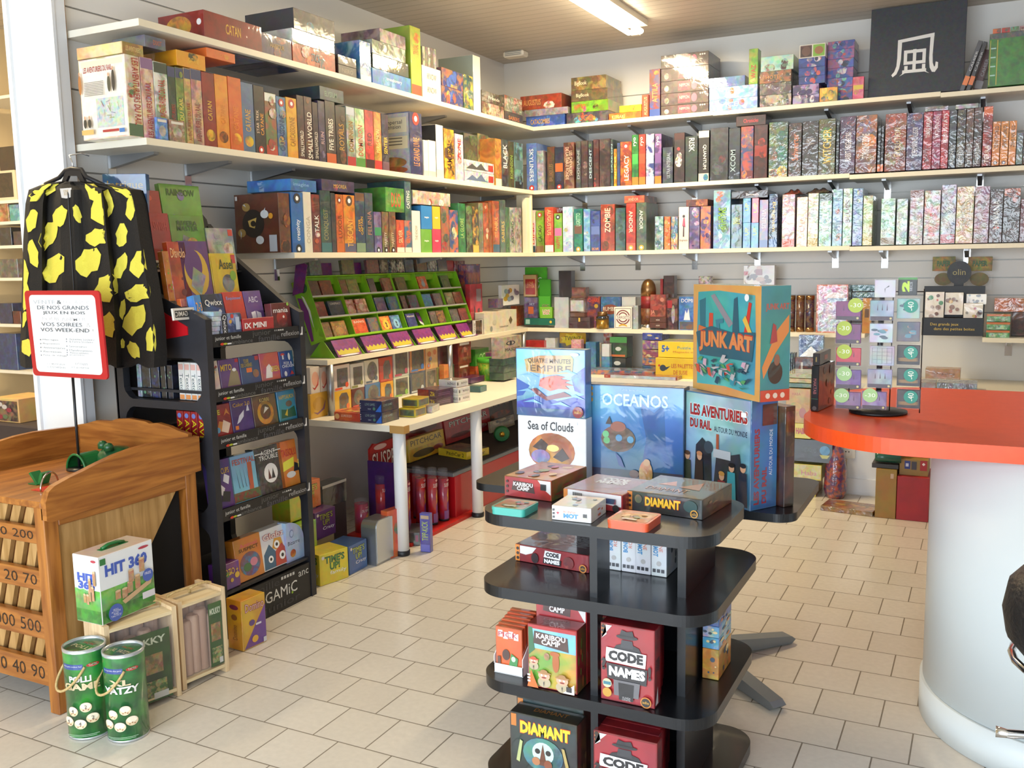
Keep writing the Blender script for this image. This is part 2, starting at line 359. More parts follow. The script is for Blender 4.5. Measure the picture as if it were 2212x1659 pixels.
# ---------------------------------------------------------------- camera
cam=bpy.data.cameras.new('camera');co=bpy.data.objects.new('camera',cam);bpy.context.scene.collection.objects.link(co)
cam.sensor_width=36;cam.lens=FPX/2212*36;cam.clip_start=.05
Mx=Matrix((CR,-CD,-CF)).transposed().to_4x4();Mx.translation=Vector((0,0,HC));co.matrix_world=Mx
bpy.context.scene.camera=co
vs=bpy.context.scene.view_settings;vs.view_transform='Standard';vs.look='None';vs.gamma=1;vs.exposure=-.35;vs.use_curve_mapping=False
# ================================================================ shelving
ZT,Z2,Z3,ZM,ZW=2.675,2.179,1.687,1.071,.74
XF,YF=-3.28,6.90
def bracket(parent,p,axis,L=.3):
 mb=MB()
 if axis=='x':
  mb.prism([(0,0),(L,0),(L,-.012),(0,-.06)],lambda u,v,t:(p[0]+u,p[1]+t,p[2]+v),.014,-.014,'alu')
  mb.box(p[0]-.0,p[1]-.022,p[2]-.125,p[0]+.006,p[1]+.022,p[2],'chrome')
 else:
  mb.prism([(0,0),(-L,0),(-L,-.012),(0,-.06)],lambda u,v,t:(p[0]+t,p[1]+u,p[2]+v),.014,-.014,'alu')
  mb.box(p[0]-.022,p[1]-.006,p[2]-.125,p[0]+.022,p[1],p[2],'chrome')
 return mb.build('shelf_bracket',parent)
def shelf_left(z,y0,y1,lab,brk,d=None,xf=XF,skew=0,dz=.03):
 mb=MB();mb.prism([(XW+.001,y0-skew),(xf,y0),(xf,y1),(XW+.001,y1)],lambda u,v,t:(u,v,t),z-dz,z,'white_laminate')
 mb.box(xf,y0,z-dz+.001,xf+.0015,y1,z-.001,'shelf_edge')
 o=tag(mb.build('wall_shelf'),lab,'shelf','white wall shelves')
 for y in brk:bracket(o,(XW+.001,y,z-dz),'x')
 return o
def shelf_back(z,x0,x1,lab,brk,yf=YF,dz=.03):
 mb=MB();mb.box(x0,yf,z-dz,x1,YW-.001,z,'white_laminate');mb.box(x0,yf-.0015,z-dz+.001,x1,yf,z-.001,'shelf_edge')
 o=tag(mb.build('wall_shelf'),lab,'shelf','white wall shelves')
 for x in brk:bracket(o,(x,YW-.001,z-dz),'y')
 return o
def xl(px,z):return along(px,(0,YW-.02,z),0)
def yl(px,z):return along(px,(XW+.02,0,z),1)
shelf_left(ZT,3.0,YF,'top white shelf on the left wall, carrying lying and stacked boxes',[yl(890,ZT)])
shelf_left(Z2,3.0,YF,'second white shelf on the left wall under a long row of spines',[yl(p,Z2)for p in(244,408,549,890,1043)])
shelf_left(Z3,3.94,YF,'third white shelf on the left wall, starting beside a brown boxed game',[yl(p,Z3)for p in(600,880)])
shelf_left(ZM,4.33,7.0,'low white shelf on the left wall holding the green card display',[],xf=-3.40)
e1,e2,e3=(along(1540,(0,YF,ZT),0),along(1835,(0,YF,Z2),0),along(1835,(0,YF,Z3),0));e4=along(2032,(0,YF,ZT),0)
shelf_back(ZT,XW+.001,e1,'top back-wall shelf nearest the corner, carrying stacks of flat boxes',[xl(1265,ZT),xl(1385,ZT)])
shelf_back(ZT-.004,e1+.001,e4,'middle length of the top back-wall shelf, under the black canvas',[xl(p,ZT)for p in(1510,1798,1970)])
shelf_back(ZT-.012,e4+.001,1.6,'right length of the top back-wall shelf, under the green album',[xl(2125,ZT)])
shelf_back(Z2,XW+.001,e2,'second back-wall shelf from the corner under dark upright boxes',[xl(p,Z2)for p in(1262,1394,1500,1652,1805)])
shelf_back(Z2-.01,e2+.001,1.6,'right length of the second back-wall shelf, under orange and red boxes',[xl(1918,Z2),xl(2118,Z2)])
shelf_back(Z3,XW+.001,e3,'third back-wall shelf from the corner under colourful spines',[xl(p,Z3)for p in(1257,1377,1500,1636,1805)])
shelf_back(Z3-.006,e3+.001,1.6,'right length of the third back-wall shelf, under foil-wrapped boxes',[xl(1912,Z3),xl(2090,Z3)])
shelf_back(ZM,XW+.001,along(1868,(0,7.0,ZM),0),'low back-wall shelf with tins and small games behind the stands',[],yf=7.0)
shelf_back(ZM-.004,along(2122,(0,6.9,ZM),0),1.6,'low back-wall shelf at the far right with green tins',[xl(2180,ZM)],yf=6.9)
wx=-2.80;wy0=4.20
mb=MB();mb.prism([(XW+.002,wy0),(wx-.02,wy0),(wx,wy0+.02),(wx,6.55),(-1.62,6.55),(-1.62,6.84),(-.72,6.84),(-.72,6.55),(1.2,6.55),(1.2,YW-.002),(XW+.002,YW-.002)],lambda u,v,t:(u,v,t),ZW-.035,ZW,'white_laminate')
wt=tag(mb.build('worktop'),'long cream worktop running along both walls on white posts','worktop')
mb=MB();mb.prism([(wx-.09,wy0-.004),(wx+.004,wy0-.004),(wx+.004,wy0+.05),(wx-.0,wy0+.05),(wx-.0,wy0),(wx-.09,wy0)],lambda u,v,t:(u,v,t),ZW-.04,ZW+.002,'cardboard');mb.build('corner_tape',wt)
for(x,y)in((-2.865,4.25),(-2.865,5.12),(-2.865,6.2)):
 mb=MB();mb.lathe([(.036,.02),(.036,ZW-.035)],'paint_white',n=24,c=(x,y,0));l=mb.build('leg',wt)
 mb=MB();mb.lathe([(.038,0),(.04,.004),(.04,.028),(.036,.03)],'black_plastic',n=24,c=(x,y,0));mb.build('leg_cap',l)
for i,(x,y)in enumerate(((-3.415,4.37),(-3.42,5.75),(-3.42,6.95))):
 mb=MB();mb.lathe([(.021,0),(.021,ZM-ZW-.03)],'alu',n=20,c=(x,y,ZW));tag(mb.build('shelf_post'),('metal post at the open near end of the low left shelf','metal post halfway along the low left shelf','metal post under the low shelf near the room corner')[i],'post')
mb=MB();x0=-3.42;mb.box(x0,6.86,Z3,XF-.01,6.885,Z2-.032,'shelf_edge');mb.box(-3.34,6.80,Z3,-3.3,6.86,Z2-.06,'shelf_edge')
tag(mb.build('shelf_upright'),'cream upright board standing in the corner of the third shelf','board')
# ================================================================ boxed games on the wall shelves
ZM_={1:(0,0,.25316),2:(500,0,.29837),3:(1100,0,.25316),4:(1640,0,.25859),5:(0,360,.25316),6:(480,360,.30741),7:(1120,360,.25316),8:(1640,360,.25859)}
ROWS=[]
SUP={}
def spine(f,c1,c2,txt,tc,o):
 if 't' in o:f.R(.02,.86,.98,.99,o['t'])
 if 'b' in o:f.R(.02,.01,.98,.16,o['b'])
 if 'm' in o:f.R(.06,.42,.94,.62,o['m'])
 if 'bl' in o:
  for i in range(o['bl']):
   r=R_.uniform(.12,.38);u=R_.uniform(.25,.75);v=R_.uniform(.05,.95)
   rv=r*f.w/f.h*R_.uniform(.6,1.6)
   if rv>.3:r*=.3/rv;rv=.3
   f.P([(min(.98,max(.02,u+r*math.cos(k*PI/4+r))),min(.98,max(.02,v+rv*math.sin(k*PI/4+r))))for k in range(8)],R_.choice(o.get('bc',[c2])),c1,sc=30)
 if 'sun' in o:f.O(.5,.16,.36,.08,o['sun'],c2,n=14)
 if txt:
  v0,v1=o.get('v',(.2,.82));u0,u1=o.get('u',(.26,.76));r=o.get('r',90)
  if o.get('bg'):f.R(max(.03,u0-.1),v0-.03,min(.97,u1+.1),v1+.03,o['bg'])
  f.T(txt,u0,v0,u1,v1,tc,rot=r,out=o.get('out'),bold=o.get('bold',.01))
 if 't2' in o:f.T(o['t2'][0],*o['t2'][1:5],o['t2'][5],rot=o.get('r',90))
 if 'lo' in o:f.C(.5,.06,.26,o['lo'],n=12);f.C(.5,.06,.12,'fff',n=8)
 if 'hi' in o:f.C(.5,.9,.28,o['hi'],n=12);f.C(.5,.9,.13,'fff',n=8)
def put(sh,zf,p0,p1,top,c1,c2,txt,tc,desc,**o):
 side,z,F,where=sh
 ox,oy,s=ZM_[zf];p0,p1,top=ox+p0*s,ox+p1*s,oy+top*s
 Fo=F+(o.get('back',0)if side=='B' else-o.get('back',0))
 ax=1 if side=='L' else 0
 base=(Fo,0,z)if side=='L' else(0,Fo,z)
 a0,a1=along(p0,base,ax),along(p1,base,ax);am=(a0+a1)/2
 key=(side,round(z,2));zb=z
 if o.get('on'):
  zb=max([t for b0,b1,t,bk in SUP.get(key,[])if b0<a1-.01 and b1>a0+.01]+[z])+.0005
  base=(Fo,0,zb)if side=='L' else(0,Fo,zb);a0,a1=along(p0,base,ax),along(p1,base,ax);am=(a0+a1)/2
 zt=along(top,(Fo,am,0)if side=='L' else(am,Fo,0),2);h=max(.05 if 'flat' in o.get('kind','')else .02,zt-zb)
 if o.get('h'):h=o['h']
 ceil={ZT:ZC,Z2:ZT-.034,Z3:Z2-.034}.get(z,9)
 h=min(h,ceil-zb-.006);dp=o.get('d',.285);w=a1-a0-.0015
 mat=o.get('mat','gloss');amt=o.get('a',.75);sc=o.get('sc',16)
 rot=(PI/2 if side=='L' else 0)+o.get('tw',0)
 loc=(Fo-dp/2,am,zb)if side=='L' else(am,Fo+dp/2,zb)
 lc=o.get('side',c1)
 def fr(f):spine(f,c1,c2,txt,tc,o);o['art'](f)if 'art' in o else None
 draw={'F':fr}
 if o.get('cover'):draw['L']=o['cover']
 if o.get('coverR'):draw['R']=o['coverR']
 kd=o.get('kind','');nm='flat_game_box' if 'flat' in kd else 'small_game_box' if 'small' in kd or 'slim' in kd or 'little' in kd else 'upright_game_box' if side=='B' else 'board_game_box'
 ob=gbox(o.get('name',nm),loc,(w,dp,h),(0,o.get('lean',0),rot)if o.get('lean')else rot,(c1,c2,amt,sc),draw,mat,cols={'L':(lc,c2,amt*.8,sc*.6),'R':(lc,c2,amt*.8,sc*.6)})
 SUP.setdefault(key,[]).append((a0,a1,zb+h,ob))
 ROWS.append((ob,desc,where,o.get('on',0),am,o.get('kind','boxed game'),side,o.get('lab')))
 return ob
S_LT=('L',ZT,XF-.02,'top shelf, left wall');S_L2=('L',Z2,XF-.02,'second shelf, left wall');S_L3=('L',Z3,XF-.02,'third shelf, left wall')
S_BT=('B',ZT,YF+.02,'top shelf, back wall');S_B2=('B',Z2,YF+.02,'second shelf, back wall');S_B3=('B',Z3,YF+.02,'third shelf, back wall')
S_BM=('B',ZM,7.05,'low shelf, back wall')
def mapcover(f):
 f.R(.02,.02,.98,.98,'efe9df','d9d2c6',.3,30);f.R(.05,.9,.95,.97,'f6e9c0');f.T('LES AVENTURIERS DU RAIL',.1,.83,.72,.9,'9c2b22',bold=.02)
 f.R(.34,.14,.92,.5,'c9d0c4','b5c4c8',.8,30)
 for i in range(14):
  x,y=R_.uniform(.36,.85),R_.uniform(.16,.45);a=R_.uniform(0,PI);l=.09
  dx,dy=l*math.cos(a),l*math.sin(a);f.P([(x,y),(x+dx,y+dy),(x+dx+.006,y+dy+.006),(x+.006,y+.008)],R_.choice(['8e9a5a','a8742a','7d8aa8','8b5a4a']))
 for i in range(9):f.R(.13,.7-.02*i,.55,.708-.02*i,'8a8580')
 for x,h,c in((.68,.2,'4a4a3a'),(.78,.27,'2e2c2c'),(.06,.25,'b0713a')):f.O(x,.56+h/2,.035,h/2,c);f.O(x,.56+h+.01,.018,.025,'c89a78')
 for x in(.12,.22):f.O(x,.2,.035,.06,'33322f');f.O(x,.27,.018,.025,'c89a78')
 f.R(.04,.06,.3,.12,'d9b36a');f.R(.5,.07,.85,.1,'a33');f.R(.86,.05,.97,.1,'3a76b8')
L=S_L2
put(L,1,1105,1230,470,'e9dcc0','c9a878','LES AVENTURIERS DU RAIL','a8281e','cream',v=(.15,.97),u=(.45,.9),r=-90,b='4f6a45',side='eee6d8',cover=mapcover,bl=3,bc=['6a7a50','b04030'],u2=1,kind='boxed game with train lettering')
put(L,1,1235,1342,490,'e8c9b4','b57a70','LES AVENTURIERS DU RAIL','b02a22','pinkish',v=(.02,.7),u=(.3,.75),t='8d6a8e',bl=3,bc=['d77','88a'])
put(L,1,1345,1462,530,'e9e6da','6f8a5a','AVENTURIERS DU RAIL','b8281e','white and green',v=(.3,.78),t='3c4a3c',bl=3,bc=['3f7a45','9a5'])
put(L,1,1464,1528,565,'4a5540','27412c','AVENTURIERS','a33','dark green',v=(.2,.5),t='3a4468',bl=2)
put(L,1,1530,1598,575,'8f9a48','5f7038','DU RAIL','e8d060','leaf green',v=(.3,.6),t='3a4468',bl=2)
put(L,1,1600,1658,580,'d9b36a','a88a50','AVENTURIERS DU RAIL','a04018','sand yellow',v=(.05,.55),t='3a4468',bl=2)
put(L,1,1660,1750,590,'d7a98c','8a6a60','AVENTURIERS DU RAIL','8e3030','salmon',v=(.05,.55),t='3a4468',bl=2)
put(L,1,1752,1860,620,'8e1f14','6b1510','CATAN','e2b234','dark red',v=(.36,.62),u=(.35,.7),sun='e8b52a',a=.4)
put(L,1,1862,1970,640,'e8932a','c96a1c','CATANE','d67a1c','amber',v=(.34,.6),u=(.35,.7),sun='5e3418',a=.4)
put(L,1,1974,2085,660,'d9681f','b84a14','CATANE','e9862c','orange',v=(.28,.6),u=(.3,.7),sun='f2c02c',a=.3)
put(L,2,90,178,600,'5a7392','3a4f78','CATANE','d8a84a','steel blue',v=(.3,.62),u=(.25,.7),sun='e2b02c',a=.3)
put(L,2,180,256,620,'3a2a24','1f1816','CATANE','f0a028','black',v=(.28,.6),u=(.55,.85),t2=('STAR TREK',.15,.3,.4,.64,'f2d7b8'),lo='c63a24')
put(L,2,257,340,672,'9a5a3c','4f7a48','','fff','green and red figure',t='e2e6dc',b='b8402a',bl=5,bc=['6a9a4a','d8d0c0','a33'])
put(L,2,342,410,700,'5f83a5','2f5a80','CARCASSONNE','2a3f66','sky blue',v=(.1,.7),hi='c0392b',bl=3,bc=['9fc0d8','c9a24a'])
put(L,2,412,488,708,'e2a92a','c98a1c','CARCASSONNE','9a6a1a','bright yellow',v=(.2,.68),hi='c0392b',a=.4,m='d8a030')
put(L,2,490,540,690,'4f2f28','2f1d1c','SMALLWORLD','e9e2d2','dark brown',v=(.05,.45),u=(.3,.8),bl=2,bc=['7a5a30'])
put(L,2,541,598,700,'5a3830','33201e','SMALLWORLD','f2ead8','brown',v=(.03,.76),u=(.3,.9),bl=2,bc=['7a4a28'])
put(L,2,600,640,740,'3a2624','20181a','SMALLWORLD','d9d0c2','blackish brown',v=(.05,.5),u=(.25,.8),bl=2)
put(L,2,641,690,730,'4a3c58','2a2030','RUN','b99','deep purple',v=(.3,.5),bl=3,bc=['7a6a90'])
put(L,2,692,764,732,'4a4038','2b2622','FIVE TRIBES','f0e8d8','charcoal',v=(.22,.72),u=(.28,.75),b='c05a28')
put(L,2,766,840,768,'3a2c24','1c1614','ROYALS','b88a3a','dark wood-brown',v=(.25,.7),bl=3,bc=['7a4a30','5a4a3a'])
put(L,2,842,904,772,'7c8c78','c0c8b8','DOMINION','5a3a1a','grey-green',v=(.25,.75),out='d8b868',t='b8c0d0',b='a33')
put(L,2,906,974,788,'8fae7a','dfe4cc','DOMINION','9a2a1a','pale green',v=(.2,.72),out='e8d8a0',b='4f8a3a')
put(L,2,976,1038,800,'d2463a','9c2f28','RED','5a1a18','bright red',v=(.4,.62),b='3a1a18')
put(L,2,1040,1094,812,'d89a38','9c4a24','PERGAMON','f2d080','golden',v=(.3,.7),b='b8302a')
put(L,2,1096,1146,826,'3f3348','241c2c','SENTIER','e0c040','dark purple',v=(.3,.6),bl=2,b='6a4a58')
def hillcover(f):
 f.R(.03,.02,.97,.98,'8f98b0','c3c6cf',.5,20,grad='d8d6cc');f.R(.08,.68,.92,.92,'ece4c4');f.T('Compersal\nextension',.2,.74,.8,.88,'3a3a4a')
 f.R(.06,.42,.94,.62,'e6dcb8');f.O(.5,.2,.4,.09,'b88a5a','8a5a3a');f.O(.5,.08,.42,.06,'9a5a38','6f8a48')
 for i in range(3):f.R(.3,.58-.05*i,.8,.595-.05*i,'6a6458')
put(L,2,1300,1388,815,'3a3f6a','23264a','LE GRAND LIVRE','c98a4a','navy blue',v=(.15,.6),hi='c0392b',back=-.0,kind='boxed game showing its picture cover',cover=hillcover,side='8f98b0')
put(L,2,1396,1430,1015,'ece6d6',None,'','','plain white',kind='thin box',b='cfc6b4');put(L,2,1432,1484,1018,'f0eadb',None,'','','creamy white',kind='thin box',b='cfc6b4')
put(L,2,1488,1540,905,'f1ecdf',None,'','','tall white',kind='thin box',b='ddd4c4',side='2a2a2c')
put(L,2,1546,1618,935,'dca82c','4a3320','SAMURAI','2a1a14','yellow and dark',v=(.2,.7),m='5a4030',bl=3,bc=['3a2a20'])
put(L,2,1626,1684,972,'d9cfd2','9aa0b8','ZONE','b8302a','pale lilac',v=(.45,.9),u=(.3,.7),bl=2,bc=['b05050'])
put(L,2,1690,1788,970,'3a4438','5a5240','','','murky green',back=.13,d=.19,bl=4,bc=['5a6a48','6a4a30']);put(L,2,1790,1868,972,'6a6a4a','b89a5a','TORII','e8e0c8','olive',back=.13,d=.19,v=(.4,.7),bl=4,bc=['7a3a28','3f6a58'])
put(L,2,1870,1912,1000,'a8946a','6a5a40','','','sandy',back=.13,d=.19,bl=3,bc=['4a6a70']);put(L,2,1914,1958,1005,'c98a3a','8a5020','','','ochre',bl=2,b='d8d0c0')
put(L,2,1960,2008,1010,'2e2c30','58585c','BLACK','e8e8e4','black and white',v=(.4,.9),u=(.2,.8),bl=2,bc=['a8a8a4']);put(L,2,2010,2050,1025,'4f4f30','34341f','ROBINSON','8fae48','moss green',v=(.2,.7))
put(L,2,2052,2114,1035,'6f9aa0','2a2f2c','','','teal with dark hill',b='1f2224',bl=1,bc=['2c3230'],m='55787a')
for j,(t,h)in enumerate(((1228,.078),(1140,.075))):
 y0,y1=along(500+1690*.29837,(-3.30,0,Z2),1),along(500+1902*.29837,(-3.30,0,Z2),1)
 def mtn(f,j=j):f.P([(.05,.2),(.25,.7),(.4,.4),(.55,.85),(.7,.3),(.9,.2)],('5a6a8a','4a4c4c')[j]);f.R(.8,.2,.97,.8,'a8342c')
 tag(gbox('flat_game_box',(-3.355,(y0+y1)/2,Z2+.0005+.0795*j),(y1-y0,.11,h),PI/2,('a8b0bc','d8d8d8',.8,20),{'F':mtn},'gloss'),('grey flat boxed game with blue towers, lower','grey flat boxed game with misty mountains, upper')[j]+' of two before the second-shelf row','board game')
for a,b,t,c,ds in((1345,1440,970,('4a7ab8','8ab0d8'),'small blue picture card box leaning on the train spines'),(1457,1585,985,('8a6a4a','c8a888'),'small brown picture card box leaning on the green spines')):
 y0,y1=along(a*.25316,(-3.284,0,Z2),1),along(b*.25316,(-3.284,0,Z2),1);tag(gbox('card_game_box',(-3.291,(y0+y1)/2,Z2+.0005),(y1-y0,.013,.095),PI/2,c+(.7,30),{'F':lambda f:(f.O(.5,.4,.3,.25,'c8b8a0','6a7a5a'),f.R(.1,.8,.9,.92,'e0d8c8'))},'gloss'),ds,'card game')
put(L,1,1045,1228,375,'9c7a44','c9a45a','LES AVENTURIERS','e9cf8a','gold-brown',on=1,r=0,v=(.3,.7),u=(.15,.85),kind='flat box',side='e6d2a0',d=.28)
put(L,1,1236,1418,425,'6a6f7e','4a5064','DIXIT','c06a40','slate',on=1,r=0,v=(.3,.7),u=(.4,.8),kind='flat box',d=.2)
put(L,1,1510,1758,450,'e6a01e','d98a1a','CATANE','f4c850','yellow-orange',on=1,r=0,v=(.35,.65),u=(.4,.75),kind='flat box',a=.3,bl=1,bc=['3a3a20'])
put(L,1,1764,2010,510,'e0702a','c85a20','CATANE','f0a050','deep orange',on=1,r=0,v=(.35,.65),u=(.45,.8),kind='flat box',a=.3,bl=1,bc=['e8b030'])
put(L,2,34,230,480,'5a6f96','8a8aa0','CATANE','e8e0c8','blue-grey',on=1,r=0,v=(.3,.7),u=(.5,.85),kind='flat box',bl=1,bc=['d8b040'])
put(L,2,236,334,540,'3f3a5a','28243c','','','dusky violet',on=1,kind='flat box',bl=2,bc=['8a5a40']);put(L,2,338,492,575,'3a4468','262c4a','ROYAUME\nDU RAIL','a8a8b8','night blue',on=1,r=0,v=(.3,.75),u=(.25,.75),kind='flat box')
put(L,2,640,815,640,'3c4a50','23302f','ELYSIUM','7fa08a','dark teal',on=1,r=0,v=(.3,.7),u=(.2,.7),kind='flat box')
# ---------------- top left shelf
L=S_LT
def catanend(f):f.R(.02,.04,.98,.96,'8e1f14','6b1510',.5);f.O(.45,.5,.28,.4,'d89a2a','7a5a2a');f.C(.9,.6,.05,'eee')
put(L,1,1745,2240,158,'8e1d15','74160f','CATAN','eab63a','dark red',r=0,v=(.35,.72),u=(.36,.62),kind='flat big box with golden title',a=.4,cover=catanend,bl=0,d=.29)
put(L,2,212,440,262,'584a6a','3c3150','HARBOUR','c9a45a','muted purple',r=0,v=(.4,.62),u=(.3,.75),kind='flat box',bl=2,bc=['a05a4a'])
put(L,2,445,755,350,'c04a20','7a2a18','STICK','5a8a98','orange-red',r=0,v=(.3,.7),u=(.42,.62),kind='flat box, lowest in its stack',bl=5,bc=['e07a30','30505a','c8c0b0'],d=.3)
put(L,2,440,748,250,'dcdad2','b8b8b2','','','silvery white',on=1,kind='flat box in mid stack',mat='gloss',d=.3,side='e8e6dc',bl=0)
put(L,2,452,750,105,'5a5048','2c2a30','','','black',on=1,kind='flat box topping its stack',d=.33,side='33313a',bl=2,bc=['4a9ab0'])
put(L,2,775,908,480,'2b2724','3a3430','NERO','8a8070','black',r=0,v=(.3,.7),u=(.2,.8),kind='small flat box',d=.16);put(L,2,772,905,412,'302b28','433a34','','','charcoal',on=1,kind='small flat box',d=.16)
put(L,2,935,1015,300,'4f82b8','dfe6ea','imogi','f0f4f6','blue and white',v=(.5,.95),u=(.05,.35),kind='upright box',b='dfe6ea')
put(L,2,1022,1302,530,'4c8cc4','3a76b4','creationary','eef4f6','bright blue',r=0,v=(.4,.65),u=(.35,.75),kind='flat box, lowest in its stack',lo2=1,bl=2,bc=['2c2a2a','7ab0dc'])
put(L,2,1024,1284,425,'2f3a2c','4a3a28','CACAO','e8c020','dark green',on=1,r=0,v=(.3,.65),u=(.42,.72),kind='flat box')
put(L,2,1020,1262,322,'5f6a50','d8dcc8','','','green and white glossy',on=1,kind='flat box',bl=3,bc=['e8ece0','303030']);put(L,2,1075,1262,236,'6f5a62','c0b4a8','','','mauve',on=1,kind='flat box topping its stack',side='6f5a62')
put(L,2,1305,1380,195,'b8c23a','8aa834','TRIVIAL','c05a28','lime green and orange',v=(.6,.75),kind='tall upright box',b='d8502c',side='a8c040',bl=1,bc=['e0702c'],a=.4)
put(L,2,1385,1520,490,'efe9dc','dcd4c4','iKNOW\n\niKNOW','6a6258','white',r=0,v=(.2,.8),u=(.25,.75),kind='pair-high square box',a=.15)
for i,c in enumerate(('c9c2b4','8a8278','d8d2c4','7a7068','b8b0a4')):put(L,2,1385+20*i,1404+20*i,335+5*i,c,'6a6258','','',('stone','grey','ivory','taupe','pale grey')[i],on=1,kind='slim booklet box',d=.12,bl=1)
for j in range(2):put(L,2,1524,1678,640-130*j,'2f3a78','b87a3a','','','navy with tile pictures',on=j,kind=('flat box, lower of two','flat box, upper of two')[j],bl=5,bc=['c85a3a','d8a84a','4a6ac0'])
put(L,2,1684,1752,545,'3a5a58','d8c040','','','teal and yellow',kind='upright box',bl=3,bc=['e0c030','2a3a3a'])
put(L,2,1756,1808,405,'eee8da',None,'','','white',kind='tall upright box',side='8f9a90')
put(L,2,1815,1975,755,'6a4a38','c9b09a','LETTRES','d8c4ac','brown patterned',r=0,v=(.3,.7),u=(.3,.8),kind='flat box, lower of two',bl=3,bc=['d8c8b8']);put(L,2,1812,1972,675,'4a4038','6a5c50','Friends','d8d0c0','grey-brown',on=1,r=0,v=(.35,.65),u=(.3,.8),kind='flat box, upper of two')
put(L,2,1980,2110,820,'3f3428','241e18','SABERS','c9762a','dark',r=0,v=(.2,.6),u=(.2,.8),kind='flat box near the corner, lower of two');put(L,2,1978,2105,705,'6f7a64','9a5040','','','sage green',on=1,kind='flat box near the corner, upper of two',bl=3,bc=['a04838','4a5a50'])
# ---------------- third left shelf
L=S_L3
def swirl(f):
 f.R(.01,.01,.99,.99,'5a2e1c','6f3c26',.5,10);f.O(.42,.5,.25,.24,'17110f');f.P([(.3,.55),(.5,.6),(.45,.42),(.33,.45)],'c9aa5a');f.O(.42,.5,.06,.05,'17110f')
 for a in range(4):
  t=a*PI/2+.5;x,y=.42+.3*math.cos(t),.5+.32*math.sin(t);f.O(x,y,.09,.07,R_.choice(['8fa0b8','a88a4a','d8dce0']));f.P([(x,y),(x+.08*math.cos(t+.7),y+.12*math.sin(t+.7)),(x-.03,y+.05)],'cdd4dc')
 f.C(.83,.62,.05,'e09a2c');f.R(.04,.9,.09,.97,'ddd');f.R(.78,.02,.95,.3,'b8bcc4')
put(L,6,410,488,185,'5f3220','7a4a24','','','brown',kind='big boxed game with a dark swirl cover',cover=swirl,side='5a2e1c',bl=5,bc=['9a5a24','3a1c14'],d=.3)
put(L,6,498,582,180,'2f6cae','24568c','creativity','eef2f6','royal blue',v=(.2,.55),u=(.35,.75),lo='222',hi='333',b='2a5a98',a=.3)
put(L,6,585,640,178,'e2dbc9','c9c0ae','OONGA','b8ae98','off-white',v=(.15,.6),a=.2)
put(L,6,642,700,195,'8a3226','4a2a28','TALK','e8e4dc','red-brown',v=(.35,.65),bl=4,bc=['c85a30','2a3a40','d8d0c0'],kind='boxed party game')
put(L,6,702,775,168,'35504a','1e3232','CONQUEST','8a8a5a','deep teal',v=(.2,.7),b='2a6a70');put(L,6,777,808,185,'3a3c38','23302f','','','slim dark',bl=2)
put(L,6,810,862,195,'d8742a','a84f1c','LUXOR','7a3a18','orange',v=(.25,.65),hi='8a3a1a',b='c86a28');put(L,6,864,944,200,'d88a2c','a8581e','TUSCANY','e8b048','amber orange',v=(.1,.6),hi='4a3020',b='5a5a70')
put(L,6,946,1012,182,'31405a','4a6a68','AFTER\nCAPTAIN','dca82c','midnight blue',v=(.3,.6),t='6a4a34',b='7a9070');put(L,6,1014,1070,185,'46505e','30384a','FELINIA','a87a68','slate blue',v=(.3,.7),bl=2)
put(L,6,1074,1126,318,'5a4a78','8a7aa8','','','violet and green',m='3a8a5a',lo='2a2420',kind='small upright box');put(L,6,1130,1176,318,'6a4a34','8a7a48','MAJESTY','d8d0c0','tan patterned',v=(.15,.5),lo='2a2420',bl=3,bc=['a8602c','4a6a3a'],kind='small upright box');put(L,6,1179,1226,318,'70503a','8a7a48','MAJESTY','d8c8a0','copper patterned',v=(.15,.5),lo='2a2420',bl=3,bc=['a8602c','7a3a2a'],kind='small upright box')
put(L,6,1229,1284,375,'d2542a','b03a1c','SILVER','f0c890','vermilion',v=(.3,.7),b='e8d8c8',kind='small upright box');put(L,6,1286,1334,378,'3a6a88','c86a38','SILVER','e0702c','blue and orange',v=(.3,.7),b='e8d8c8',kind='small upright box')
put(L,6,1340,1398,310,'ece6d8',None,'THE KNOW','8a8478','white',v=(.3,.65),u=(.35,.65),kind='cube box')
def cubes(p0,p1,top,c,on,d):return put(L,6,p0,p1,top,c,None,'imagine','fff',d,on=on,r=0,u=(.3,.7),v=(.45,.55),kind='square party box',d=.2,bl=0,hi2=1)
cubes(1401,1477,440,'6ea83c',0,'lime');cubes(1480,1540,440,'d23a5a',0,'raspberry');cubes(1401,1477,275,'2f80c4',1,'azure');cubes(1480,1535,280,'e4b52c',1,'sunny yellow')
put(L,6,1543,1600,280,'7a6a5a','a85a3c','','','mixed brown',bl=5,bc=['c9a080','3a5a4a','a33']);put(L,6,1602,1662,305,'3f5a88','d0703a','','','blue picture',bl=6,bc=['e07a30','2a3a60','d8c8a0'])
put(L,6,1665,1714,258,'2f7a4a','1f5a38','LA GLOIRE','9ac06a','emerald',v=(.3,.7),side='3f8a5a');put(L,6,1720,1762,275,'3f4034','6a8a60','','','forest',bl=3);put(L,6,1764,1806,282,'4a4030','c9a23a','','','dark gold',bl=3,b='d8b04a')
put(L,6,1808,1838,255,'6f6a4a','8a8a70','','','khaki',bl=2);put(L,6,1840,1876,255,'b8622c','8a4020','','','rust',bl=3,bc=['d8c8a0']);put(L,6,1878,1900,250,'94502a','6a3418','','','slim rust',bl=2)
put(L,6,1904,1952,242,'b05a2c','7a3c20','ISTANBUL','e6a04a','burnt orange',v=(.3,.7),b='3a5a70');put(L,6,1956,1996,235,'5a6858','3a4a44','SABERS','c8a848','grey green',v=(.2,.6));put(L,6,1998,2022,285,'5a7a58','3a5a44','','','slim green',bl=2)
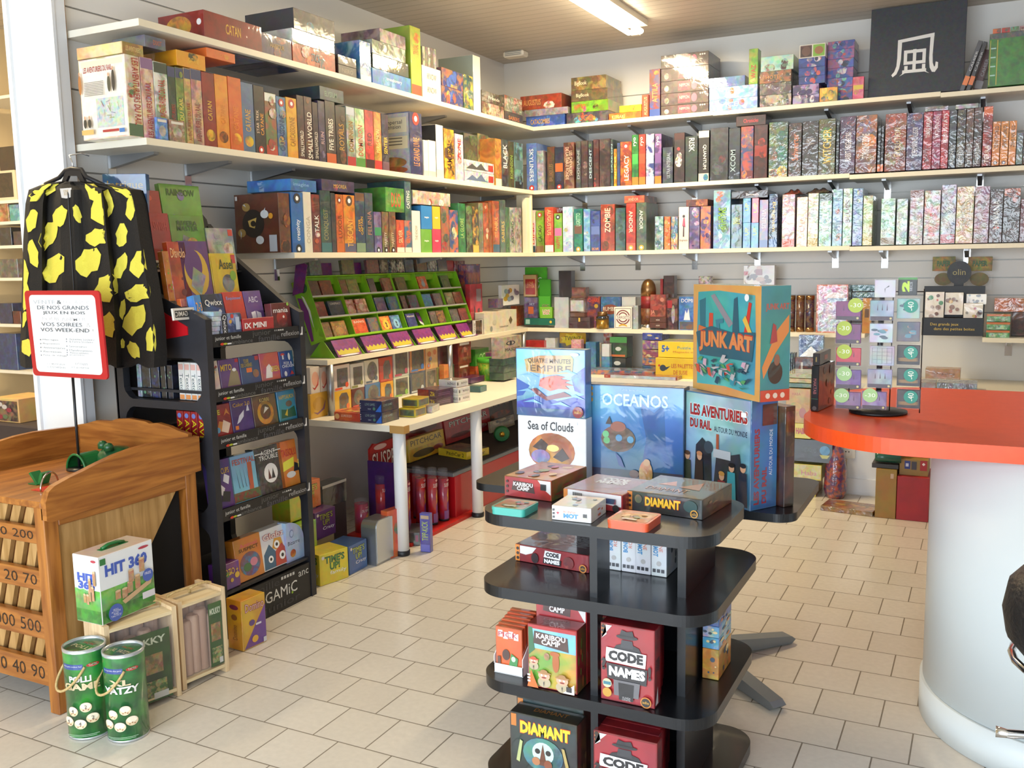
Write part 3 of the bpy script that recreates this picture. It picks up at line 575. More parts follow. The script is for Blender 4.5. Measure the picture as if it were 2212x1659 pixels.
put(L,6,2026,2060,288,'b8b8ae','6a7a70','ASGARD','3a4a44','pale grey',v=(.2,.7),bl=2);put(L,6,2063,2105,288,'a8a8a0','4a5a50','','','stone grey',bl=3,bc=['7a5a70','3f4f44'])
put(L,6,482,664,92,'3a78b8','2f66a4','imagine','7fb0dc','blue',on=1,r=0,v=(.35,.7),u=(.1,.7),kind='flat box',side='3f88cc',d=.3,back=-.0)
put(L,6,700,930,98,'4a3f5c','352b48','MOOREA','c9a45a','dark purple',on=1,r=0,v=(.3,.65),u=(.35,.75),kind='flat box',bl=1,bc=['b84a5a'])
put(L,6,1150,1282,150,'5f9a3c','3a7a34','DUO','d84a3a','green',on=1,r=0,v=(.2,.8),u=(.3,.8),kind='deep box on the small ones',side='62a040',d=.24);put(L,6,1288,1332,100,'4a6a68','35504e','CASTING','ecece4','grey teal',on=1,v=(.3,.75),u=(.25,.75),kind='upright box')
put(L,6,1340,1604,178,'a88f80','d8ccc0','','','pinkish beige',on=1,kind='flat box',bl=4,bc=['c0a090','e0d8d0','9a4030'])
# ---------------- top back shelf (3 = left half, 4 = right half)
L=S_BT;W3=dict(r=0)
put(L,3,145,472,985,'2f4f9a','5a7ac8','CATACOMBES','d8a84a','blue',r=0,v=(.25,.7),u=(.12,.62),kind='flat box nearest the corner',bl=2,bc=['5a80c8'],t='3a4f8a')
put(L,3,130,500,925,'8a8088','b0a8a8','','','pearly grey',on=1,kind='flat box in the corner stack',bl=1)
put(L,3,95,446,808,'b04a2a','8a3a24','AUGUSTUS','e0a25a','brick red',on=1,r=0,v=(.3,.7),u=(.08,.5),kind='flat box topping the corner stack',coverR=None,side='8a4a34',bl=1,bc=['e8dcd0'])
put(L,3,488,845,955,'3f3a44','6a5a60','UGO','c9603a','dark multicoloured',r=0,v=(.2,.75),u=(.3,.65),kind='flat box, lowest of four',bl=6,bc=['c9503a','5ab0c0','d8b040','5a9a50'])
put(L,3,530,845,858,'7fae2a','5f8a20','HAPPY PIGS','c8402a','apple green',on=1,r=0,v=(.25,.75),u=(.08,.38),kind='flat box, second of four',bl=2,bc=['c04a8a','4a2a1a'],side='8a8a68',d=.32)
put(L,3,528,838,762,'5a4c34','77603a','BigBook','e0d4b0','bark brown',on=1,r=0,v=(.3,.7),u=(.14,.5),kind='flat box, third of four',side='6f6a58',d=.34)
put(L,3,528,825,650,'6a5a38','a89050','BigBook','e8dcb8','mossy gold',on=1,r=0,v=(.3,.7),u=(.1,.45),kind='flat box topping four',side='77705c',d=.34)
put(L,3,850,1128,975,'e07a24','d04a20','KENAKI','f2d080','tangerine',r=0,v=(.2,.7),u=(.1,.5),kind='flat box',d=.2,bl=3,bc=['c83a20','f0b040'])
put(L,3,938,1128,915,'e8c824','a89a20','','','canary yellow',on=1,kind='small flat box',d=.18,bl=5,bc=['5a6a20','d87a20'])
put(L,3,1131,1190,808,'c04a30','9a3a28','AUGUSTUS','e0b080','small red',v=(.1,.9),u=(.3,.75),kind='upright box')
put(L,3,1195,1288,590,'7a3a34','3a4a88','ATTILA','d08a50','crimson and blue',v=(.3,.7),b='2f4a94',kind='upright box',bl=3,bc=['e07a2c','3a4f9a'],side='5a2a28')
for j,(t,d)in enumerate(((890,'first up'),(785,'second up'),(680,'third up'),(570,'fourth up'),(455,'topmost'))):
 def pk(f,j=j):
  f.R(.36,.15,.62,.9,'b8304a','e05a5a',.6,40);f.T('NIPPON',.39,.45,.6,.72,'f4c0b8');f.O(.7,.5,.06,.35,'c0607a');f.O(.12,.4,.05,.25,'b8a8a0','4a3a3a')
  for k in range(3):f.C(.83+.045*k,.8,.016,'e0d8d0')
 put(L,3,1294,1702,t,'3a2a2c','5a4a48','','','black and pink',on=j,d=.33,side='554c46',art=pk,lab='black flat boxed game with pink lettering, %s in the five-high back wall stack'%d)
for j in range(2):put(L,3,1706,2118,840-105*j,'7fa8d8','c8d8e8','ICE','e8f0f4','icy light blue',on=j,r=0,v=(.3,.7),u=(.35,.6),kind=('flat box, lower of the pair','flat box, upper of the pair')[j],bl=5,bc=['b8683a','e8ece8','5a80b8'],d=.3)
put(L,3,1702,2012,655,'5a7ab0','7f98c8','','','medium blue',on=1,kind='flat box topping the icy pair',d=.26,side='4a5a78')
put(L,3,2042,2120,415,'7aa83a','a8b050','WAZ','b83a30','green',on=1,v=(.15,.55),kind='upright box balanced on the icy pair',d=.1,bl=2,bc=['c8d880'])
for j,(t,c1,c2,d)in enumerate(((790,'4a443c','c0b0a0','glossy dark grey'),(690,'5a524a','8a8278','glossy brown grey'),(590,'4f4a40','b07a4a','dark with orange letters'))):put(L,4,2,268,t,c1,c2,'HOTEL' if j==2 else '','d08a4a',d,on=j,r=0,v=(.35,.65),u=(.2,.7),kind='flat box',d=.27,mat='wrap',bl=2)
put(L,4,12,286,465,'a8d0c4','c8ddc8','LAS VEGAS','7fae98','pale mint',on=1,r=0,v=(.2,.4),u=(.5,.9),kind='box with two brown pictures',bl=3,bc=['4a3028','8a5a40'],d=.27)
for j in range(2):put(L,4,278,500,790-85*j,'4a3f66','c0b0d0','','','purple pictured',on=j,kind=('flat box, lower of two','flat box, upper of two')[j],bl=6,bc=['b8a0c8','e0d8e0','3a2f50'],d=.24)
for j,t in enumerate((635,560,480)):put(L,4,328,550,t,'3a4f9a','2c3c7a','','',('cobalt','dark cobalt','glossy cobalt')[j],on=1,kind='flat box in the taller blue stack',bl=6,bc=['c85a50','d8d0d8','7f98c8','2a2a3a'],d=.24)
def duo(f):f.R(.03,.06,.48,.94,'4a3026','7a5a4a',.5);f.R(.52,.06,.97,.94,'7fb03a');f.O(.75,.5,.17,.3,'9a6a3a');f.O(.26,.5,.17,.35,'6a4a38')
put(L,4,335,554,368,'e8e2d4',None,'','','cream framed two-picture',on=1,kind='flat box topping the blue stack',d=.24,art=duo)
put(L,4,502,652,730,'e2b23c','6a7a50','','','mustard striped',kind='little box pile',d=.045,bl=8,bc=['5a6a48','f0d060','8a9a8a'],back=-.0)
for j,t in enumerate((730,650,565,490,412,340)):put(L,4,562+2*j,778+4*j,t,('3a58a8','4668b4','3a50a0','4a70b8','4668b4','3a4fa0')[j],'c0607a','','',('royal','bright','deep','sky-tinted','bright royal','ultramarine')[j]+' blue',on=j,back=.085,kind='flat box in the six-high pile',bl=6,bc=['c85a50','d8d0d8','7fc0a8','2a2a3a'],d=.22)
put(L,4,778,872,640,'c84a68','e07a8a','','','pink',kind='upright box beside the black canvas',bl=1,bc=['d8c040'],d=.045,side='8a3a4a',m='d0b840')
def canvas():
 x0,x1=along(1640+905*.25859,(0,YF+.05,ZT),0),along(1640+1705*.25859,(0,YF+.05,ZT),0)
 w=x1-x0;h=.60
 mb=MB();mb.box(-w/2,0,0,w/2,.025,h,'card',AR('44484f','4c5057',.4,30),ch=.002)
 f=Face(mb,lambda u,v,l:(u-w/2,-l,v),w,h);c='e8e8e6'
 def S(*p):f.P(p,c)
 S((.3,.62),(.68,.66),(.68,.62),(.3,.585));S((.3,.62),(.345,.62),(.34,.4),(.325,.3),(.3,.24),(.26,.21),(.245,.235),(.275,.27),(.295,.33),(.3,.42))
 S((.64,.655),(.68,.66),(.67,.42),(.675,.33),(.69,.285),(.7,.29),(.705,.34),(.73,.33),(.73,.27),(.7,.225),(.67,.23),(.645,.28),(.635,.38))
 for a,b,x,y in((.37,.46,.6,.495),(.37,.335,.6,.37),(.37,.335,.405,.495),(.465,.34,.5,.5),(.565,.335,.6,.495)):f.R(a,b,x,y,c)
 f.R(.36,.24,.61,.275,c);f.R(.38,.24,.415,.32,c);f.R(.465,.25,.5,.34,c);f.R(.565,.25,.6,.325,c);f.P([(.33,.21),(.37,.245),(.4,.245)],c);f.P([(.58,.245),(.645,.215),(.6,.25)],c)
 o=mb.build('canvas_panel',None,((x0+x1)/2,YF+.05,ZT+.001),(-.14,0,0));tag(o,'black square canvas with a white brushed character, on the top back shelf','canvas')
canvas()
def slanted(p0,p1,q0,top,c1,c2,tc,lab,yb=YF+.05,z=ZT-.012,zf=4,nm='board_game_box'):
 ox,oy,s=ZM_[zf];a0=along(ox+p0*s,(0,yb,z),0);a1=along(ox+p1*s,(0,yb,z),0);at=along(ox+q0*s,(0,yb,z+.3),0)
 zt=along(oy+top*s,(at,yb,0),2);th=math.atan2(at-a0,zt-z);w=(a1-a0)*math.cos(th);L_=(zt-z)/math.cos(th)-abs(w*math.tan(th))*.6
 def fr(f):f.R(.06,.12,.94,.3,c2);f.T('CAHIER',.3,.4,.7,.8,tc,rot=90)
 mb=MB();mb.box(0,0,0,w*.8,.16,L_,'gloss',AR(c1,'000',.1),ch=.0015);f=Face(mb,lambda u,v,l:(u,-l,v),w,L_,'gloss');fr(f)
 o=mb.build(nm,None,(a0,yb,z+.001+(w*math.sin(-th)if th<0 else w*math.sin(th))),(0,th,0));tag(o,lab,'board game','leaning boxes');return o
slanted(1672,1722,1836,342,'4a4a50','e07a30','c8c8c8','dark slim box with orange band, leaning left of the green album, outer one')
slanted(1724,1768,1878,350,'2e2c30','d8702c','b8b8b8','dark slim box with orange band, leaning left of the green album, inner one')
slanted(1775,1850,1900,420,'8a5a58','b8a8a8','e0d8d8','faded red slim box leaning right against the green album',yb=YF+.23)
def alb(f):f.R(0,.9,1,1,'4a5a58','7a6a60',.8,30);f.R(.17,.03,.19,.88,'b8a83a');f.R(.02,.03,.035,.88,'b8a83a');[f.R(.04,.2+.17*i,.15,.225+.17*i,'a8d0c0')for i in range(4)]
put(L,4,1905,2300,265,'3a7a2c','4a8a38','','','large green gilt-edged',kind='album box',d=.16,side='2f6a28',art=alb,lab='large green album box with a gold spine line on the top back shelf')
for i,c in enumerate(('d86a3a','c84a34','6aa898','b8a0a8')):put(L,4,1950+75*i,2020+75*i,235,c,'7a5a50','','',('orange','red','turquoise','lilac')[i],on=1,kind='small box on the green album',d=.1,h=.03,bl=1)
# ---------------- second back shelf
L=S_B2
D=[
(3,150,236,1222,'5a78b8','7f98c8','SKYLINERS','e8ecf0','cornflower blue',dict(r=-90,v=(.2,.88),u=(.3,.7),lo='c0392b',a=.5)),
(3,240,294,1285,'8f929c','c8c8cc','','','silver grey',dict(mat='wrap')),
(3,326,388,1252,'4a3a28','6a4a30','BRUXELLES','8a6a4a','umber',dict(v=(.2,.6))),
(3,390,464,1255,'2a2f48','1f2236','CAVERNA','3f4a70','indigo with orange patch',dict(m='b8602c',lo='c0392b',v=(.2,.4))),
(3,466,554,1215,'5a3028','8a6a58','LES CHEVALIERS\nDE LA TABLE RONDE','d8b8a0','chestnut',dict(r=-90,v=(.2,.9),u=(.2,.85))),
(3,570,612,1205,'4a4c50','2f3238','DOMAINE','9aa4ac','gunmetal',dict()),(3,615,672,1200,'3a2c30','4a3a3c','','','plum black',dict(bl=3,bc=['5a4048','7a6a60'])),
(3,674,714,1200,'2c2f36','1c1e24','DESCENT','a8c8d8','jet black',dict(bl=2,bc=['3f7a48'])),(3,718,766,1190,'4f2428','302024','','','oxblood',dict(bl=2,bc=['8a3a3a'])),
(3,770,862,1185,'2f2628','4a3638','','','black ornate',dict(bl=4,bc=['5a3034','4a4a40'])),(3,864,888,1190,'28343a','3f5a5c','DRAKON','8ab0b0','slim sea-black',dict(v=(.3,.9))),
(3,892,918,1270,'c89a24','6a4a18','NOCES','f0d070','slim gold',dict(v=(.2,.8))),(3,920,946,1220,'3a4878','2a3458','','','slim blue',dict()),
(3,948,1044,1210,'7a3424','d8782c','LEGACY','f4f0e8','brown and orange',dict(v=(.12,.7),u=(.35,.75),hi='c0392b')),
(3,1046,1102,1150,'2f7a3c','1f5a2c','ryo','e8f0e0','green',dict(v=(.78,.95),m='3f9a4a',b='d8742c')),(3,1105,1162,1146,'a03a28','7a2c20','ryo','f0e0d0','cherry red',dict(v=(.78,.95),b='d8742c',m='b84a30')),
(3,1166,1236,1142,'2c3a7a','e8e8ea','ryo','e8e8f0','blue with white arrows',dict(v=(.78,.95),b='dcdce0',m='d8dce4')),(3,1240,1298,1142,'4a3068','8a6aa0','ryo','e8e0f0','violet',dict(v=(.78,.95),b='d8742c',m='6a4a88')),
(3,1308,1396,1256,'2f3844','4a5460','ULTRA INTEGRAL','8a98a8','slate',dict(v=(.15,.85),u=(.4,.75))),
(3,1405,1496,1132,'241c20','3a2a2e','','','black with a white squiggle',dict(bl=4,bc=['d0ccc8','b0343a','4a3a3c'],t='3a1418')),
(3,1500,1606,1162,'2a3a38','1f2a2c','RISK','c8d0cc','dark petrol',dict(r=-90,v=(.66,.96),u=(.3,.75),bl=2)),
(3,1612,1704,1112,'23201e','1a1718','QUANTUM','ece8dc','black with cream cap',dict(r=-90,v=(.24,.72),u=(.4,.75),t='e0d8c4',b='cfc6b4',bl=1,bc=['3a7aa0'])),
(3,1712,1866,1090,'26282e','3a3f46','','','wide anthracite',dict(bl=4,bc=['4a4e54','5a3034'],side='5f646a')),(3,1870,1968,1092,'25303e','1c242e','XCOM','9ab0bc','midnight',dict(v=(.15,.58),u=(.15,.6),bl=1)),
(3,1972,2080,1078,'3a4878','b8502c','','','blue and flame',dict(bl=3,bc=['c8602c','d8843a'],b='6a3038')),(3,2084,2200,1064,'4a1f1c','2a1414','','','smouldering red',dict(bl=3,bc=['a8382a'],m='8a2a20')),
(4,76,234,1018,'3f5a50','6a7a48','','','mossy teal',dict(bl=5,bc=['c8a03a','3a7a70','7a4a30'],b='b8b090')),(4,240,348,1028,'33302e','5a4038','Schwerter','c0724a','sooty brown',dict(v=(.3,.8),bl=1)),
(4,354,488,1012,'3f3634','2a2624','VII','8a8078','satin black',dict(v=(.55,.68))),(4,490,630,992,'5f5a34','3a3a2a','WITCHER','d8b848','olive black',dict(bl=4,bc=['4f7a38','8a8a50'])),
(4,636,662,1005,'23272a','3a4a4c','','','slim black',dict()),(4,666,796,972,'5a3a58','3a2c48','RABBIT NEIGHBORS','e0d8dc','purple',dict(v=(.22,.72),u=(.35,.75),bl=4,bc=['8a5a60','3a3048'])),
(4,800,974,962,'a8683a','3f3448','TORGONE ZONE','ece4e0','orange and purple',dict(v=(.25,.68),u=(.3,.65),bl=5,bc=['d8803a','4a3a50','7a6a88'])),
(4,982,1008,1048,'26282a','1c1c1e','','','black orange-footed',dict(b='d8702c',d=.2)),(4,1010,1034,1048,'2a2a2c','1c1c1e','','','charcoal orange-footed',dict(b='d8702c',d=.2)),
(4,1042,1218,948,'6a3024','a85a38','EVOLUTION','d8c090','reddish brown',dict(v=(.25,.75),u=(.45,.75),bl=5,bc=['b8502c','4a2a24','8a7a50'])),
(4,1222,1356,942,'4a4470','6a4a58','SUPERMARCHE ALLIGOR','e0dce4','blue violet',dict(v=(.25,.75),u=(.35,.7),bl=3,bc=['8a5048','5a5480'])),
(4,1360,1434,935,'b02a30','7a1f28','TERRE NOIRE','e8dcd8','scarlet',dict(v=(.55,.92),bl=2,bc=['5a2028','c8b0b0'])),(4,1436,1508,928,'a82c5a','701f40','PATHFINDER','e8d0d8','magenta',dict(v=(.55,.92),bl=2,bc=['5a1f30'])),
(4,1510,1572,920,'c82430','8a1a24','RESULTATS','f0dcd8','vivid red',dict(v=(.45,.95),bl=2,bc=['6a1a24','e8d8d8'])),(4,1575,1636,922,'2f3238','4a5058','AGENTS','c8ccd0','graphite',dict(v=(.05,.4),bl=3,bc=['5a7a88'])),
(4,1640,1712,912,'302c2a','6a5a3a','DEMEURE','c8ccd0','black and tan',dict(v=(.05,.4),bl=3,bc=['8a7a48','4a3a40'])),(4,1714,1778,905,'2a2828','7a5038','MYTHES','c0c8cc','black and copper',dict(v=(.05,.4),bl=3,bc=['9a6a40'])),
(4,1780,1848,898,'34302e','6a4038','HORREUR','c8c8c8','dull black',dict(v=(.05,.4),bl=3,bc=['7a4a40'])),(4,1856,1934,888,'a82f24','4a1f1c','TERRA','f0d8c8','red with orange cap',dict(v=(.05,.35),t='d8682c',bl=1)),
(4,1938,2002,1015,'d8842c','b86a20','ZENS WORLD','3a2818','orange',dict(v=(.4,.9),lo='3a2a1a',a=.3)),(4,2006,2072,1012,'e08c30','b86a20','ZENS WORLD','3a2818','clear orange',dict(v=(.4,.9),lo='5a3a5a',a=.3)),
(4,2076,2138,1008,'dc8830','c89060','ZENS WORLD','3a2818','orange wrapped',dict(v=(.4,.9),mat='wrap',a=.3)),(4,2142,2196,1110,'5a6a74','8a949a','','','steel foil',dict(mat='wrap',bl=2)),(4,2200,2290,1100,'4a4a50','b8683a','','','mottled grey',dict(bl=3))]
for zf,a,b,t,c1,c2,tx,tc,ds,op in D:put(L,zf,a,b,t,c1,c2,tx,tc,ds,**{**({'mat':'wrap'}if zf==4 else{}),**op})
put(L,3,1935,2190,985,'3a1c1c','201416','Chronicles','c0343a','black and red',on=1,r=0,v=(.3,.7),u=(.25,.75),kind='flat box',d=.2)
put(L,4,1384,1580,880,'b0a8a4','5a4a50','','','foil grey',on=1,kind='flat box',d=.2,mat='wrap',h=.028);put(L,4,1640,1830,868,'8f8f90','c8c8c8','','','metallic grey',on=1,kind='flat box',d=.2,mat='wrap',h=.028)
# ---------------- third back shelf
L=S_B3
D=[
(7,112,148,372,'d8d0c8','b83a30','DINO','d0342c','white and red',dict(v=(.2,.7),b='2f4a58')),(7,152,218,376,'6a8a24','8ab03a','CACAO','2a2a14','moss green',dict(v=(.25,.65),u=(.3,.75),hi='b83a2c',b='7a5a3a')),
(7,226,300,346,'b83a28','d85a3a','AUGUSTUS','e8b87a','red and white',dict(r=-90,v=(.38,.95),u=(.3,.75),b='eae6e0')),(7,306,374,398,'7aa82c','8ab83a','HAPPY','b83a30','fresh green',dict(v=(.1,.4),m='c86aa0',hi='3a2a20')),
(7,380,464,342,'b0c4dc','e8ecf0','','','snowy blue',dict(bl=6,bc=['d87a4a','f0f0f0','8aa8cc','a8b080'])),(7,474,548,360,'1f6a58','2a8a70','LIGRETTO','a8d8b8','jade',dict(v=(.6,.9),m='6a4a34',lo='c8a03a')),
(7,556,612,362,'6a9cc8','a8c4dc','','','powder blue',dict(bl=5,bc=['e0e8f0','5a7a98','c8b090'])),(7,616,697,378,'3a4f98','2c3a78','ESCAPE','e8a04a','blue with a bust',dict(r=0,v=(.03,.09),u=(.15,.85),bl=1,bc=['2a2f5a'],m='5a70b0')),
(7,702,822,322,'8a3420','b0503a','ZOMBIE','b8e0b8','rusty red',dict(v=(.4,.92),u=(.3,.7),out='d8343c',bl=5,bc=['d86a3a','5a3a24','e0a060'],side='5a5048')),(7,828,912,352,'35504a','4a6a70','','','grey teal',dict(bl=5,bc=['6a8a80','2a3a3a'])),
(7,918,1000,312,'b83a2c','8a2a24','ANDOR','f0dcc8','tomato red',dict(r=-90,v=(.38,.84),u=(.3,.7),lo='c8a040',b='b85a4a')),(7,1006,1092,306,'46524a','5a6a58','ANDOR','e0e0d4','grey green',dict(r=-90,v=(.44,.84),u=(.3,.65),lo='b8a040',b='5a6a50',side='6a7670')),
(7,1162,1236,424,'4a6a78','a8c0c8','','','frosty blue',dict(mat='wrap',bl=4,bc=['c8d8e0','3a5060'])),(7,1242,1296,426,'c0582c','d88a4a','','','copper',dict(mat='wrap',bl=4,bc=['e0a060','8a3a20'])),(7,1300,1358,426,'5a7a98','d8b060','','','patchwork',dict(mat='wrap',bl=6,bc=['d8a860','3a6a90','c85a4a'])),
(7,1366,1452,344,'e6dcd0','d8ccc4','Enigmatix','4a2a24','ivory',dict(art=lambda f:(f.O(.5,.78,.13,.035,'3a2a34'),f.P([(.35,.55),(.45,.74),(.6,.74),(.68,.52)],'b0486a'),f.P([(.42,.3),(.44,.56),(.56,.56),(.55,.3)],'4a2a34')),r=0,v=(.18,.24),u=(.1,.9),a=.15,lab='ivory boxed game with a standing pink figure, third shelf, back wall')),(7,1456,1545,344,'5a4a7a','8a7aa8','','','lavender',dict(bl=5,bc=['d8843a','3a3458','b8a8c8'])),
(7,1550,1638,338,'6a4a88','d8843a','','','purple orange',dict(bl=6,bc=['e08c3a','4a3068','d8b050'])),(7,1660,1806,200,'8ab0cc','5a88ac','SMASH UP','8ac03a','wide sky blue',dict(r=-90,v=(.32,.7),u=(.3,.75),out='1f3a20',bl=5,bc=['b86a50','5a7a50','4a6a88','c8d8e0'],side='6a8aa0')),
(7,1812,1906,322,'5a8098','3a4a38','SMASH','a8b83a','greenish blue',dict(v=(.55,.7),u=(.15,.8),bl=4,bc=['3f4a34','4a5a40'])),
(7,1912,1978,478,'3a78b0','5a98c8','UP','a8d03a','blue',dict(v=(.5,.8),kind='small upright box, lower of two',bl=2)),(7,1982,2046,478,'4a88b8','5a98c8','UP','a8d03a','light blue',dict(v=(.5,.8),kind='small upright box, lower of two',bl=2)),
(7,2052,2126,282,'8a7488','5a6aa0','VENTUS','b8b0c0','mauve',dict(r=-90,v=(.4,.8),b='3a5a9a')),(7,2132,2205,232,'3f4654','2f5a90','Bragnam','c8b068','inky blue',dict(r=-90,v=(.3,.85),u=(.3,.8),b='2f5a98',mat='wrap')),
(8,186,292,232,'b89aa8','d8d0d8','','','pinkish foil',dict(b='b8563a',bl=2)),(8,308,398,254,'e0c0b0','efe0d8','CHA','b89080','shell pink',dict(v=(.3,.6))),(8,402,488,222,'b8bfa8','d8dcd0','','','greyish green',dict(b='b8a04a',bl=2)),
(8,494,600,224,'8ab0ae','b8d0cc','OCTUR','dce8e4','pale teal',dict(v=(.3,.75),bl=2,t='4a5a58')),(8,606,688,186,'6a94b4','9ab8cc','','','soft blue',dict(bl=3,bc=['a86a58'])),(8,692,768,182,'9abcac','c8d8cc','BLUES','6a3a34','minty',dict(v=(.4,.8),bl=2)),
(8,774,856,182,'6a86b4','8aa0c4','','','periwinkle',dict(bl=2,bc=['a8a078'])),(8,860,940,242,'a8b078','d8d8b8','','','lichen green',dict(b='b8a848')),
(8,1010,1128,266,'a8ccbc','d0e0d4','SURVIVOR','5a6a60','sea-foam',dict(r=-90,v=(.2,.7),u=(.1,.3),b='8a7a60')),(8,1140,1232,268,'9ab8b4','c8d4d0','','','misty green',dict(bl=2)),
(8,1248,1362,195,'a8a0a4','d8d8dc','','','tall silvery',dict(t='7a4a40',b='8a6a50',bl=1)),(8,1368,1502,198,'b8b8bc','c86a5a','','','silver and coral',dict(bl=2,bc=['c85a4a'],b='a8a098')),(8,1508,1632,150,'8a8a98','c0c0cc','','','tallest pewter',dict(b='b04a50',bl=2)),
(8,1636,1780,166,'c0ac80','d8c8a0','CITY OF\nNIGHTS','8a7a50','beige',dict(r=-90,v=(.3,.75),u=(.25,.8),bl=1)),(8,1786,1910,164,'8a6a74','a88a94','','','dusty rose',dict(bl=2)),(8,1914,2022,188,'3a2c2c','6a4a48','HAVANA','c8c8c4','black cherry',dict(v=(.25,.8),bl=1,bc=['c85038'])),
(8,2026,2166,178,'302422','5a4038','','','coffee black',dict(t='b8603c',bl=2,bc=['b85a3a'])),(8,2170,2290,268,'6a2c34','4a2028','HELIUM','d8a0a0','wine red',dict(v=(.3,.8)))]
for zf,a,b,t,c1,c2,tx,tc,ds,op in D:put(L,zf,a,b,t,c1,c2,tx,tc,ds,**{**({'mat':'wrap'}if zf==8 else{}),**op})
put(L,7,1914,1980,270,'3a80b8','5a98c8','UP','a8d03a','blue',on=1,v=(.5,.8),kind='small upright box, upper of two');put(L,7,1990,2048,268,'c8587a','e08a9a','UP','a8d03a','rose pink',on=1,v=(.4,.8),kind='small upright box, upper of two')
put(L,7,902,1075,248,'b8402c','d86a3a','ANDOR','e8a080','red',on=1,r=0,v=(.3,.7),u=(.2,.7),kind='flat box',side='6a4a40',d=.3);put(L,7,1430,1615,285,'5a2420','a85a2c','','','maroon',on=1,kind='flat box',bl=3,bc=['c8783a'])
put(L,7,1816,2128,205,'28222a','3a3238','Smash','d8d4d8','black',on=1,r=0,v=(.35,.65),u=(.4,.75),kind='flat box',bl=1,bc=['6a3a44'])
for(a,b,t,c,ds)in((205,372,175,'b04a38','crumpled red foil bag'),(392,606,150,'6a5a4c','crumpled dark foil bag')):
 ox,oy,s=ZM_[8];x0,x1=along(ox+a*s,(0,YF+.1,Z3+.33),0),along(ox+b*s,(0,YF+.1,Z3+.33),0)
 zb=max(t_ for b0,b1,t_,_ in SUP[('B',round(Z3,2))]if b0<x1 and b1>x0)
 mb=MB();n=10
 P=[[(x0+(x1-x0)*i/n,YF+.06+.16*j/6,zb+.003+(.035+.012*math.sin(i*1.7+j))*math.sin(PI*i/n)**.6*math.sin(PI*j/6)**.6)for i in range(n+1)]for j in range(7)]
 B=[[(p[0],p[1],zb+.001)for p in r]for r in P]
 for G,fl in((P,0),(B,1)):
  for j in range(6):
   for i in range(n):q=[G[j][i],G[j][i+1],G[j+1][i+1],G[j+1][i]];mb.poly(q[::-1]if fl else q,'wrap',AR(c,'3a2a24',.8,30),True)
 tag(mb.build('foil_bag'),ds+' lying on the third-shelf boxes of the back wall','bag')
# ================================================================ general placed boxes
def rbox(name,A,B,top,z,dp,c,label,cat='board game',draw=None,mat='gloss',group=None,h=None,rot=None,w=None,lean=0,cols=None,parent=None,ch=.0015,onlycalc=False,zh=None):
 P0=onz(*A,z);P1=onz(*B,z)if B else None
 if rot is None:v=P1-P0;w_=v.length;r=math.atan2(v.y,v.x)
 else:
  r=rot
  if w is None:
   u=Vector((math.cos(r),math.sin(r),0));q=(B[0]-CX)/FPX;O=P0-Vector((0,0,HC))
   w_=(q*CF.dot(O)-CR.dot(O))/(CR.dot(u)-q*CF.dot(u))
  else:w_=w
 if h is None:h=along(top,(P0.x,P0.y,0),2)-z
 u=Vector((math.cos(r),math.sin(r),0));n=Vector((-u.y,u.x,0));ctr=P0+u*w_/2+n*dp/2
 o=gbox(name,ctr,(w_,dp,h),(-lean,0,r)if lean else r,c,draw,mat,cols=cols,ch=ch)
 if cat:tag(o,label,cat,group)
 o['_s']=(w_,dp,h);return o
def rel(parent,mb_fn,name,label=None):
 mb=MB();mb_fn(mb);o=mb.build(name,parent)
 if label:o['label']=label
 return o
def Z(ox,oy,s):return lambda x,y:(ox+x*s,oy+y*s)
def title(t,c,v=(.4,.6),u=(.1,.9),out=None,bg=None,rot=0,extra=None,bold=.01,bl=0,bc=None):
 def fn(f):
  if bg:f.R(.02,.02,.98,.98,*bg)
  for i in range(bl):
   r=R_.uniform(.05,.16);x,y=R_.uniform(.15,.85),R_.uniform(.12,.88);q=min(.12,r*f.w/f.h)
   f.O(x,y,min(r,x-.02,.98-x),min(q,y-.02,.98-y),R_.choice(bc),None,n=9)
  if extra:extra(f)
  if t:f.T(t,u[0],v[0],u[1],v[1],c,out=out,rot=rot,bold=bold)
 return fn
# ---------------- green card display on the low left shelf
DY0,DY1=4.42,6.18;PB=(PI/2)
def SP(s,off=0):
 return(-3.47-.13*s-off*.94,1.18+.37*s-off*.3)
TH=math.atan2(.13,.37)
dsp=empty('card_display',(-3.6,(DY0+DY1)/2,ZM));tag(dsp,'lime green and purple cardboard display with six bays of small card games, low left shelf','display stand')
O3=Vector(dsp.location)
G1,PUR=AR('7fb51c','6a9c18',.4,8),AR('6a2470','82307e',.6,20)
def wb(mb,pts,y0,y1,col):mb.prism(pts,lambda u,v,t:(u-O3.x,t-O3.y,v-O3.z),y0,y1,'card',col)
def side(mb,y,t):
 a,b,c_,d=SP(0),SP(1),SP(1,.12),SP(0,.12);wb(mb,[a,b,c_,d],y,y+t,G1)
for k,y in enumerate([DY0+(DY1-DY0)*i/6 for i in range(7)]):
 mb=MB();side(mb,y-.002,.004)
 if k==0:
  F_=Face(mb,lambda u,v,l:(SP(v,.11-u)[0]-O3.x,y-.002-l-O3.y,SP(v,.11-u)[1]-O3.z),1,1)
  F_.w=F_.h=1
  F_.P([(.02,.05),(.05,.5),(.03,.72),(.0,.75),(.0,.05)],'6a2470');F_.P([(.05,.2),(.065,.5),(.05,.72),(.035,.76),(.05,.5)],'d8d8d8')
  F_.O(.065,.86,.03,.08,'1f4a28','2f6a3a',amt=.8,sc=40);F_.P([(.03,.1),(.06,.3),(.06,.16),(.09,.22),(.07,.1),(.1,.04),(.02,.02)],'8ac02a')
 mb.build('bay_divider',dsp)
